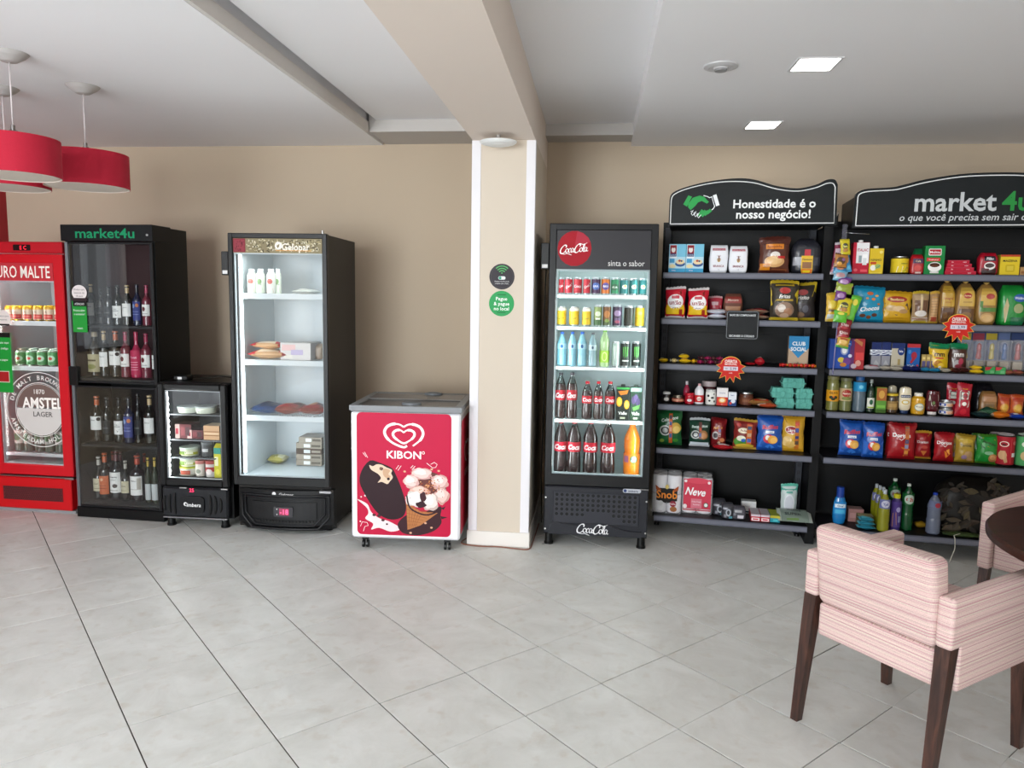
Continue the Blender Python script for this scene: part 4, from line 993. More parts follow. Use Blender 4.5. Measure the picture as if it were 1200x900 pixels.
# =================================================================== CHAIRS AND TABLE
def chair_uv(co, n):
    a, b, z = co.x, co.y, co.z
    if abs(n.z) > .75: return (a, z*0 + .9 + b) if True else (a, z)
    if abs(n.x) > abs(n.y): return (b, z)
    return (a, z)
def soft_box(m, x0, y0, z0, x1, y1, z1, r=.018, mat='fabric', n=3, skew=None):
    """box with rounded edges, as upholstered foam"""
    bmx = []
    def axis(a, b):
        out = []
        for i in range(n+1): out.append((a + r - r*cos(pi/2*i/n), 0))
        return out
    import itertools
    N = 2*(n+1)
    def coords(a, b):
        L = [a+r-r*cos(pi/2*i/n) for i in range(n+1)]; L[0] = a
        return [a + r*(1-cos(pi/2*i/n)) for i in range(n+1)] + [b - r*(1-cos(pi/2*(n-i)/n)) for i in range(n+1)]
    # superellipsoid style: take cube surface grid and round corners
    gx = [x0+r*i/n for i in range(n+1)] + [x1-r*(n-i)/n for i in range(n+1)]
    gy = [y0+r*i/n for i in range(n+1)] + [y1-r*(n-i)/n for i in range(n+1)]
    gz = [z0+r*i/n for i in range(n+1)] + [z1-r*(n-i)/n for i in range(n+1)]
    def rnd(p):
        c = Vector((min(max(p[0], x0+r), x1-r), min(max(p[1], y0+r), y1-r), min(max(p[2], z0+r), z1-r)))
        d = Vector(p)-c
        if d.length < 1e-9: return p
        # normalise so that the outer shell sits at distance r
        mx = max(abs(d.x), abs(d.y), abs(d.z)); d = d.normalized()*mx
        return tuple(c+d)
    def face(fix, val, A, B, flip):
        vs = []
        for b in B:
            for a in A:
                p = [0, 0, 0]; o = [k for k in range(3) if k != fix]; p[fix] = val; p[o[0]] = a; p[o[1]] = b
                q = rnd(tuple(p))
                if skew: q = skew(q)
                vs.append(q)
        fs = []
        for j in range(len(B)-1):
            for i in range(len(A)-1):
                f = (j*len(A)+i, j*len(A)+i+1, (j+1)*len(A)+i+1, (j+1)*len(A)+i); fs.append(f[::-1] if flip else f)
        m.add(vs, fs, 'ffffff', mat, True)
    face(2, z0, gx, gy, True); face(2, z1, gx, gy, False)
    face(1, y0, gx, gz, False); face(1, y1, gx, gz, True)
    face(0, x0, gy, gz, True); face(0, x1, gy, gz, False)
def make_chair(loc, ang, label):
    """local x = towards the front, local y = minus across (b); origin at the rear foot"""
    r = empty('armchair', loc, ang, label, 'chair', 'pink striped armchairs')
    B = lambda b0, b1: (-b1, -b0)
    m = MB(); y0, y1 = B(.055, .490); sk = lambda q: (q[0]-.05*max(0, (q[2]-.47))/.3, q[1], q[2])
    soft_box(m, .005, y0, .474, .105, y1, .775, .028, skew=sk); m.build('backrest', r, uvfun=chair_uv)
    m = MB(); y0, y1 = B(.058, .486); soft_box(m, .012, y0, .350, .505, y1, .474, .014); m.build('seat_base', r, uvfun=chair_uv)
    m = MB(); y0, y1 = B(.058, .486); soft_box(m, .085, y0, .462, .525, y1, .520, .025); m.build('seat_cushion', r, uvfun=chair_uv)
    for b0, b1 in ((.0, .056), (.487, .543)):
        m = MB(); y0, y1 = B(b0, b1)
        soft_box(m, -.002, y0, .492, .53, y1, .660, .014)
        q0 = len(m.v); soft_box(m, .052, y0+.001, .345, .53, y1-.001, .520, .012)
        m.build('armrest', r, uvfun=chair_uv)
    def leg(a0, b0, a1, b1, zt, s=.022):
        m = MB(); t = .015
        vs = [(a1-t, -b1-t, 0), (a1+t, -b1-t, 0), (a1+t, -b1+t, 0), (a1-t, -b1+t, 0), (a0-s, -b0-s, zt), (a0+s, -b0-s, zt), (a0+s, -b0+s, zt), (a0-s, -b0+s, zt)]
        m.add(vs, [(3, 2, 1, 0), (4, 5, 6, 7), (0, 1, 5, 4), (1, 2, 6, 5), (2, 3, 7, 6), (3, 0, 4, 7)], 'ffffff', 'legwood'); m.build('leg', r)
    leg(.025, .028, -.012, .012, .495, .024); leg(.025, .515, -.012, .510, .495, .024)
    leg(.500, .030, .545, .014, .35, .020); leg(.500, .513, .545, .512, .35, .020)
    return r
make_chair((.792, 2.748, 0), radians(36.87), 'pink striped armchair in the foreground with its back turned to us')
make_chair((2.556, 3.508, 0), radians(-139.5), 'pink striped armchair beyond the round table, facing us and partly hidden')
tb = empty('round_table', (2.02, 2.63, 0), 0, 'round dark brown wooden table cut off at the picture edge', 'table')
m = MB(); m.lathe([(.02, .712), (.585, .712), (.602, .722), (.604, .742), (.597, .752), (.02, .753)], 72, 0, 0, 'ffffff', 'tablewood'); m.build('tabletop', tb)
m = MB(); m.lathe([(.06, .03), (.045, .08), (.04, .60), (.07, .68), (.20, .712)], 24, 0, 0, 'ffffff', 'legwood'); m.build('pedestal', tb)
m = MB(); m.lathe([(.26, 0), (.26, .018), (.22, .03), (.06, .045)], 32, 0, 0, '201412', 'satin'); m.build('table_base', tb)

# =================================================================== PRODUCT BUILDERS (front of each faces local -y, base at z=0)
PR = random.Random(11)
def shade(c, k):
    c = hx(c); return tuple(min(1, max(0, q*k)) for q in c[:3]) + (1,)
def b_bag(w, h, d, ds, name, seed):
    """sealed pillow pouch"""
    rg = random.Random(seed); nu, nv = 12, 14
    ph = [rg.uniform(0, 6) for _ in range(6)]; tw = rg.uniform(-.03, .03)
    flat = ds.get('flat', False)
    def prof(u, v):
        a = max(0, sin(pi*min(1, max(0, u))))**.55; vv = min(1, max(0, (v-.05)/.90)); b = max(0, sin(pi*vv))**.42
        t = a*b
        t *= 1+.10*sin(9*u+ph[0])*sin(7*v+ph[1]) + .05*sin(17*v+ph[2]+4*u)
        return t*d/2
    def X(u, v):
        pinch = 1-.05*sin(pi*v)*0 + .02*sin(20*v+ph[3])*(abs(u-.5) > .45)
        waist = 1-.07*abs(sin(pi*v))**2
        return (u-.5)*w*waist*pinch*(1+.018*sin(13*v+ph[4])+.012*sin(23*v+ph[5]))*.985 + tw*(v-.5)*w, v*h*(1-.022*(v > .5)*(v-.5)*2*(1+sin(4*u+ph[1])))
    def S(u, v):
        x, z = X(u, v); t = prof(u, v); e = .004
        return (x, d/2-t, z), (0, -1, 0)
    m = MB(); c0 = ds['c'][0]; cb = shade(c0, .8); ce = ds['c'][1] if len(ds['c']) > 1 else c0
    for side in (0, 1):
        vs = []
        for j in range(nv+1):
            for i in range(nu+1):
                u, v = i/nu, j/nv; x, z = X(u, v); t = prof(u, v)
                if j in (0, nv) and i % 2: z += (.004 if j else -.0)*1
                vs.append((x, d/2-t if side == 0 else d/2+t, z))
        fs = []; fe = []
        for j in range(nv):
            for i in range(nu):
                f = (j*(nu+1)+i, j*(nu+1)+i+1, (j+1)*(nu+1)+i+1, (j+1)*(nu+1)+i); f = f if side == 0 else f[::-1]
                (fe if j in (0, nv-1) else fs).append(f)
        m.add(vs, fs, c0 if side == 0 else cb, 'foil', True); m.add(vs, fe, ce, 'foil', True)
    m.prints(S, ds.get('p', []), w, h, .0012, 'foil', 2, .00035)
    return m, []
def b_box(w, h, d, ds, name, seed):
    m = MB(); c = ds['c']; m.box(-w/2, 0, 0, w/2, d, h, c[0], 'paper', .0012)
    if len(c) > 1: m.add([(-w/2+.001, .001, h+.0003), (w/2-.001, .001, h+.0003), (w/2-.001, d-.001, h+.0003), (-w/2+.001, d-.001, h+.0003)], [(0, 1, 2, 3)], c[1], 'paper')
    if len(c) > 2:
        for s in (-1, 1): q = [(s*(w/2+.0003), .001, .001), (s*(w/2+.0003), d-.001, .001), (s*(w/2+.0003), d-.001, h-.001), (s*(w/2+.0003), .001, h-.001)]; m.add(q, [(0, 1, 2, 3) if s > 0 else (3, 2, 1, 0)], c[2], 'paper')
    m.prints(plane(w, h, 0, -w/2, 0), ds.get('p', []), w, h, .0005)
    kids = []
    if 'cap' in ds:
        q = MB(); r = .014; q.lathe([(r, h), (r, h+.014), (r*.8, h+.016)], 14, 0, d/2, ds['cap'], 'plastic'); kids.append(('cap', q))
    if 'gable' in ds:
        q = MB(); q.add([(-w/2, 0, h), (w/2, 0, h), (w/2, d, h), (-w/2, d, h), (-w/2, d/2, h+.025), (w/2, d/2, h+.025)], [(0, 1, 5, 4), (2, 3, 4, 5), (0, 4, 3), (1, 2, 5)], c[0], 'paper'); kids.append(('gable_top', q))
    return m, kids
def cylS(r, z0, z1, cy=None, a=1.35):
    cy = r if cy is None else cy
    return lambda u, v: ((r*sin((u-.5)*2*a), cy-r*cos((u-.5)*2*a), z0+(z1-z0)*v), (sin((u-.5)*2*a), -cos((u-.5)*2*a), 0))
def b_can(w, h, d, ds, name, seed):
    r = w/2; m = MB(); c = ds['c'][0]; rim = ds.get('rim', 'b8bcc0')
    m.lathe([(r*.78, 0), (r*.8, .002), (r, .010)], 20, 0, r, rim, 'metal')
    m.lathe([(r, .010), (r, h-.012)], 20, 0, r, c, ds.get('mat', 'satin'), cap=False)
    m.lathe([(r, h-.012), (r*.86, h-.003)], 20, 0, r, ds.get('neck', rim), 'metal', cap=False)
    m.prints(cylS(r, .010, h-.012), ds.get('p', []), 2.7*r, h-.022, .0004, ds.get('mat', 'satin'), True, .00012)
    q = MB(); q.lathe([(r*.86, h-.003), (r*.86, h), (r*.80, h), (r*.79, h-.004)], 20, 0, r, ds.get('lid', 'c8ccd0'), ds.get('lidmat', 'metal')); q.box(-r*.25, r*.6, h-.004, r*.25, r*1.3, h-.002, 'd0d4d8', 'metal')
    return m, [('lid', q)]
def b_jar(w, h, d, ds, name, seed):
    r = w/2; hl = ds.get('hl', .16)*h; m = MB(); hb = h-hl; sh = ds.get('sh', .90); b = ds.get('b', 1.0)
    m.lathe([(r*.9*b, 0), (r*b, .004), (r, hb*.80), (r*.98, hb*.88), (r*sh, hb), (r*sh*.95, hb+.001)], 22, 0, r, ds['c'][0], ds.get('mat', 'gloss'))
    kids = []
    q = MB(); lr = r*ds.get('lr', .96)*(sh if sh < .85 else 1); q.lathe([(lr, hb+.001), (lr*1.01, hb+.003), (lr, h-.002), (lr*.94, h)], 22, 0, r, ds.get('lid', 'd0d0d0'), ds.get('lidmat', 'plastic')); kids.append(('lid', q))
    l0, l1 = ds.get('lab', (.12, .72))
    if 'lc' in ds:
        q = MB(); q.lathe([(r*1.008, hb*l0), (r*1.008, hb*l1)], 22, 0, r, ds['lc'], 'paper', cap=False)
        q.prints(cylS(r*1.008, hb*l0, hb*l1), ds.get('p', []), 2.7*r, hb*(l1-l0), .0004, 'paper', True, .00015); kids.append(('label', q))
    return m, kids
BOT = {
 'wine': [(.94, 0), (1, .012), (1, .60), (.95, .64), (.62, .70), (.38, .76), (.36, .80), (.36, .93), (.40, .935), (.40, .965), (.34, .97)],
 'fat': [(.94, 0), (1, .012), (1, .50), (.93, .56), (.60, .64), (.34, .72), (.32, .78), (.32, .93), (.36, .935), (.36, .965), (.3, .97)],
 'pet': [(.80, 0), (1, .03), (1, .30), (.94, .36), (.97, .42), (1, .48), (1, .62), (.9, .70), (.55, .84), (.34, .90), (.33, .945)],
 'pet2': [(.82, 0), (1, .03), (1, .34), (.94, .38), (.94, .60), (1, .64), (.97, .70), (.66, .84), (.32, .92), (.30, .955)],
 'contour': [(.85, 0), (.98, .03), (1.0, .20), (.90, .36), (.86, .42), (.97, .52), (.97, .68), (.85, .75), (.48, .88), (.36, .92), (.35, .95)],
 'juice': [(.92, 0), (1, .02), (1, .74), (.92, .80), (.72, .85), (.62, .88), (.60, .90)],
 'det': [(.86, 0), (1, .03), (1, .62), (.96, .70), (.62, .82), (.40, .88), (.30, .90)],
 'mouth': [(.70, 0), (.85, .03), (1.0, .16), (1.0, .42), (.86, .60), (.70, .70), (.60, .73)],
 'squeeze': [(.60, .10), (.78, .14), (.95, .22), (1, .5), (1, .80), (.90, .94), (.6, .98), (.2, 1.0)],
 'small': [(.9, 0), (1, .02), (1, .55), (.85, .66), (.45, .80), (.38, .88), (.38, .90)],
}
def b_bottle(w, h, d, ds, name, seed):
    r = w/2; P = BOT[ds.get('s', 'wine')]; m = MB(); fill = ds.get('fill', 1.1); ry = ds.get('ry', 1.0)
    cols = []; mats = []; prof = [(a*r, b*h) for a, b in P]
    for (a, b), (a2, b2) in zip(P[:-1], P[1:]):
        full = (b+b2)/2 < fill; cols.append(ds['c'][0] if full else ds.get('e', 'c8d4d4')); mats.append(ds.get('mat', 'gloss') if full else 'clear')
    m.lathe(prof, 20, 0, r, cols=cols, mats=mats, ry=ry)
    kids = []; top = P[-1][1]*h; rt_ = P[-1][0]*r
    ch = ds.get('ch', None); cr = ds.get('cr', None)
    if 'cap' in ds:
        q = MB(); c0 = h*ds.get('c0', top/h-.01); cr = (cr*r if cr else rt_*1.12)
        q.lathe([(cr, c0), (cr, h-.003), (cr*.88, h)], 16, 0, r, ds['cap'], 'plastic'); kids.append(('cap', q))
    if 'bcap' in ds:
        q = MB(); q.lathe([(r*.62, 0), (r*.66, .004), (r*.66, h*.12), (r*.60, h*.125)], 18, 0, r, ds['bcap'], 'plastic', ry=ry); kids.append(('cap', q))
    if 'foil' in ds:      # capsule on a wine neck
        q = MB(); nr = P[-4][0]*r*1.06; q.lathe([(nr, h*.80), (nr, h*.955), (nr*1.12, h*.96), (nr*1.12, h*.995), (nr*.9, h)], 16, 0, r, ds['foil'], ds.get('foilmat', 'foil')); kids.append(('capsule', q))
    if 'lc' in ds:
        l0, l1 = ds.get('lab', (.18, .48)); q = MB()
        def rad(z):
            for (a, b), (a2, b2) in zip(P[:-1], P[1:]):
                if b <= z <= b2: return (a+(a2-a)*(z-b)/max(1e-6, b2-b))*r
            return r
        R = max(rad(l0), rad(l1), rad((l0+l1)/2))*1.015
        full = ds.get('wrap', False)
        if full: q.lathe([(R, l0*h), (R, l1*h)], 20, 0, r, ds['lc'], 'paper', cap=False, ry=ry)
        else: q.lathe([(R, l0*h), (R, l1*h)], 12, 0, r, ds['lc'], 'paper', cap=False, a0=-pi/2-1.15, a1=-pi/2+1.15, ry=ry)
        S0 = cylS(R, l0*h, l1*h, r, 1.1)
        S1 = (lambda u, v: ((S0(u, v)[0][0], r+(S0(u, v)[0][1]-r)*ry, S0(u, v)[0][2]), S0(u, v)[1]))
        q.prints(S1, ds.get('p', []), 2.2*R, h*(l1-l0), .0005, 'paper', True, .00015); kids.append(('label', q))
    if 'neck' in ds:
        q = MB(); nr = P[-4][0]*r*1.05; q.lathe([(nr, h*.80), (nr, h*.86)], 14, 0, r, ds['neck'], 'paper', cap=False); kids.append(('neck_band', q))
    return m, kids
def b_flat(w, h, d, ds, name, seed):
    """pouch lying flat: w across, d deep, h thick"""
    rg = random.Random(seed); nu, nv = 10, 8; m = MB(); ph = [rg.uniform(0, 6) for _ in range(4)]
    def P(u, v, s):
        t = (max(0, sin(pi*u))**.5)*(max(0, sin(pi*v))**.45)*h/2*(1+.18*sin(8*u+ph[0])*sin(6*v+ph[1]))
        return ((u-.5)*w, v*d, max(0, h/2+s*t))
    for s in (1, -1):
        vs = [P(i/nu, j/nv, s) for j in range(nv+1) for i in range(nu+1)]; fs = []; fe = []
        for j in range(nv):
            for i in range(nu):
                f = (j*(nu+1)+i, j*(nu+1)+i+1, (j+1)*(nu+1)+i+1, (j+1)*(nu+1)+i); f = f if s > 0 else f[::-1]
                (fe if i in (0, nu-1) else fs).append(f)
        m.add(vs, fs, ds['c'][0], 'foil', True); m.add(vs, fe, ds['c'][-1], 'foil', True)
    def S(u, v): p = P(u, v, 1); return (p, (0, -.5, .86))
    m.prints(S, ds.get('p', []), w, d, .0015, 'foil', 2, .0004)
    # front face bands
    return m, []
def b_sweet(w, h, d, ds, name, seed):
    """twist-wrapped sweet"""
    m = MB(); n = 10; ax = []
    prof = [(.42, -.5), (.10, -.34), (.34, -.27), (.5, -.1), (.5, .1), (.34, .27), (.10, .34), (.42, .5)]
    vs = [(x*w, d/2+r*d*.9*cos(2*pi*k/n), h/2+r*h*sin(2*pi*k/n)) for r, x in prof for k in range(n)]
    for q in range(len(prof)-1):
        c = ds['c'][1 if (q in (0, 1, 5, 6) and len(ds['c']) > 1) else 0]
        m.add(vs[q*n:(q+2)*n], [(k, (k+1) % n, n+(k+1) % n, n+k) for k in range(n)], c, 'foil', True)
    return m, []
def b_eggs(w, h, d, ds, name, seed):
    m = MB(); hh = h*.5
    for k, (z0, z1, a, b) in enumerate(((0, hh, .90, 1.0), (hh, h, 1.0, .88))):
        vs = [(sx*w/2*s, d/2+sy*d/2*s, z) for z, s in ((z0, a), (z1, b)) for sx, sy in ((-1, -1), (1, -1), (1, 1), (-1, 1))]
        m.add(vs, [(3, 2, 1, 0), (4, 5, 6, 7), (0, 1, 5, 4), (1, 2, 6, 5), (2, 3, 7, 6), (3, 0, 4, 7)], 'ffffff', 'egg')
    m.box(-w/2-.006, -.006, hh-.003, w/2+.006, d+.004, hh+.003, 'ffffff', 'egg', .001)
    for i in range(3):
        x = (-1+i)*w/3
        for z0, z1, s0, s1 in ((.0, hh, .75, 1.0), (hh, h, 1.0, .7)):
            r = w/6*.92
            m.lathe([(r*s0, z0+.001), (r*s1, z1-.001)], 12, x, r*.75, 'ffffff', 'egg', ry=.95)
    m.box(-.012, -.010, hh-.02, .012, -.004, hh+.012, 'ffffff', 'egg', .001)
    return m, []
def b_rolls(w, h, d, ds, name, seed):
    m = MB(); r = w/4; kids = []
    wr = rrect(-w/2-.002, 0, w/2+.002, h, .012)
    m.prism(wr, -.001, d, 'e8e6e8', 'wrap')
    for k in range(2):
        for jz in range(2):
            for jy in range(max(1, round(d/(2*r)))):
                q = MB(); q.lathe([(r*.30, jz*h/2+.003), (r*.9, jz*h/2+.003), (r*.97, jz*h/2+.008), (r*.97, (jz+1)*h/2-.008), (r*.9, (jz+1)*h/2-.003), (r*.30, (jz+1)*h/2-.003), (r*.3, (jz+1)*h/2-.02)], 18, (k-.5)*2*r, r+jy*2*r*.99, 'f0eef0', 'matte', cap=False); kids.append(('paper_roll', q))
    q = MB(); q.prints(plane(w, h, -.0015, -w/2, 0), ds.get('p', []), w, h, .0006); kids.append(('wrap_print', q))
    return m, kids
def b_tub(w, h, d, ds, name, seed):
    r = w/2; m = MB(); m.lathe([(r*.86, 0), (r*.88, .002), (r*.98, h*.80)], 22, 0, r, ds['c'][0], ds.get('mat', 'plastic'))
    q = MB(); q.lathe([(r, h*.80), (r, h*.97), (r*.93, h), (r*.9, h*.98)], 22, 0, r, ds.get('lid', 'e8e8e8'), 'plastic'); kids = [('lid', q)]
    if 'p' in ds: m.prints(cylS(r*.98, h*.06, h*.76), ds['p'], 2.6*r, h*.7, .0006, 'paper', True, .00015)
    return m, kids
def b_pop(w, h, d, ds, name, seed):
    """toy sweet on a printed blister card"""
    m = MB(); m.box(-w/2, d-.003, 0, w/2, d, h, ds['c'][0], 'paper'); m.prints(plane(w, h, d-.003, -w/2, 0), ds.get('p', []), w, h, .0004)
    q = MB(); c = ds['c'][1]
    q.lathe([(w*.18, h*.30), (w*.22, h*.34), (w*.16, h*.52), (w*.20, h*.56), (w*.17, h*.68), (.002, h*.72)], 12, 0, d*.55, c, 'gloss')
    q.box(-w*.36, d*.3, h*.05, w*.36, d*.9, h*.24, 'c8b8a0', 'paper', .002)
    kids = [('sweet', q)]
    b = MB(); b.prism(rrect(-w*.44, h*.03, w*.44, h*.80, .008), .0, d-.004, 'e0e4e4', 'wrap'); kids.append(('blister', b))
    return m, kids
def lump_shape(w, h, d, seed, sq=.42, top=.62):
    rg = random.Random(seed); ph = [rg.uniform(0, 6) for _ in range(8)]
    def P(a, t):
        rr = (1-.07*abs(2*t-1)**2)*(1 if t < .72 else 1-(1-top)*((t-.72)/.28)**1.6)*(1 if t > .06 else .9+.1*t/.06)
        q = rr*(1+.022*sin(3*a+ph[0]+5*t)+.018*sin(7*a+ph[1]-9*t)+.012*sin(11*t+ph[3]))
        c, s_ = cos(a), sin(a)
        return (w/2*q*math.copysign(abs(c)**sq, c)*.98, d/2+d/2*q*math.copysign(abs(s_)**sq, s_)*(1 if t < .8 else 1-.75*(t-.8)/.2), h*t)
    return P
def b_lump(w, h, d, ds, name, seed):
    """soft filled bag"""
    m = MB(); n, k = 20, 10; P = lump_shape(w, h, d, seed, ds.get('sq', .42), ds.get('top', .80))
    vs = [P(2*pi*i/n, j/k) for j in range(k+1) for i in range(n)]
    m.add(vs, [(j*n+i, j*n+(i+1) % n, (j+1)*n+(i+1) % n, (j+1)*n+i) for j in range(k) for i in range(n)] + [tuple(range(n))[::-1], tuple(range(k*n, k*n+n))], ds['c'][0], ds.get('mat', 'foil'), True)
    def S(u, v):
        v = min(1, max(0, v)); x = (u-.5)*.96; sq = ds.get('sq', .42); c = max(-1, min(1, 2*x)); a = -pi/2 + (math.asin(min(1, abs(c))**(1/sq)) if c >= 0 else -math.asin(min(1, abs(c))**(1/sq)))
        p = P(a, v); return p, (0, -1, 0)
    m.prints(S, ds.get('p', []), w, h, .0030, 'foil', 2, .0004)
    if 'knot' in ds:
        m.lathe([(.008, h*.98), (.006, h*1.0), (.018, h*1.04), (.012, h*1.05)], 10, 0, d/2, ds['knot'], 'foil')
    return m, []
def b_sack(w, h, d, ds, name, seed):
    """clear sack packed with dried leaves"""
    ds2 = dict(ds); ds2['sq'] = .7; ds2['top'] = .55
    m, kids = b_lump(w*.96, h*.97, d*.9, ds2, name, seed); rg = random.Random(seed+1); P = lump_shape(w*.96, h*.97, d*.9, seed, .7, .55)
    for i in range(ds.get('nleaf', 0)):
        q = MB(); a = rg.uniform(-pi*.86, -pi*.14); t = rg.uniform(.06, .97); L = rg.uniform(.018, .05); W = L*rg.uniform(.3, .55)
        x, y, z = P(a, t); ta = rg.uniform(-1.2, 1.2); c, s = cos(ta), sin(ta); ny = rg.uniform(.008, .026)
        out = [(-L, 0), (-L*.6, W*.6), (-L*.1, W), (L*.5, W*.7), (L, 0), (L*.4, -W*.8), (-L*.2, -W), (-L*.7, -W*.5)]; n = len(out)
        Q = [(x+(px*c-pz*s), y-ny-.004*sin(px*60+i), max(.004, z+(px*s+pz*c))) for px, pz in out]
        q.add(Q+[(p[0], p[1]+.002, p[2]) for p in Q], [tuple(range(n))[::-1], tuple(range(n, 2*n))]+[(k, (k+1) % n, n+(k+1) % n, n+k) for k in range(n)], rg.choice(ds['leaf']), 'matte'); kids.append(('leaf', q))
    return m, kids
KIND = {'bag': b_bag, 'box': b_box, 'can': b_can, 'jar': b_jar, 'bottle': b_bottle, 'flat': b_flat, 'sweet': b_sweet, 'eggs': b_eggs, 'rolls': b_rolls, 'tub': b_tub, 'pop': b_pop, 'lump': b_lump, 'sack': b_sack}
_pc = {}
FRM = {'A': (SX, SY, SA), 'CK': (-.305, 4.579, radians(.24)), 'GL': (-2.328, 4.497, radians(1.8)), 'MI': (-2.883, 4.53, radians(1.2)), 'RD': (-4.235, 4.683, radians(-1.15)), 'WN': (-3.564, 4.625, radians(-2.0))}
def put(fr, design, u, d, z, w, h, dep, label, group=None, rot=0.0, lean=0.0, roll=0.0):
    kind, name, cat, ds = DES[design]
    key = (design, round(w, 3), round(h, 3), round(dep, 3))
    if key not in _pc or kind in ('bag', 'flat', 'lump'):
        m, kids = KIND[kind](w, h, dep, ds, name, len(_pc)*7+int(u*1000))
        o = m.build(name); ch = []
        for nm, q in kids: ch.append(q.build(nm, o))
        _pc[key] = (o, ch)
    else:
        src, sch = _pc[key]; o = src.copy(); COL.objects.link(o)
        for k in list(o.keys()):
            if k in ('group', 'label'): del o[k]
        for c in sch:
            q = c.copy(); COL.objects.link(q); q.parent = o
    x0, y0, yaw = FRM[fr]
    if lean < 0: z += dep*sin(-lean)
    o.location = (x0+u*cos(yaw)-d*sin(yaw), y0+u*sin(yaw)+d*cos(yaw), z)
    o.rotation_euler = (lean, roll, yaw+rot)
    tag(o, label, cat, group)
    return o

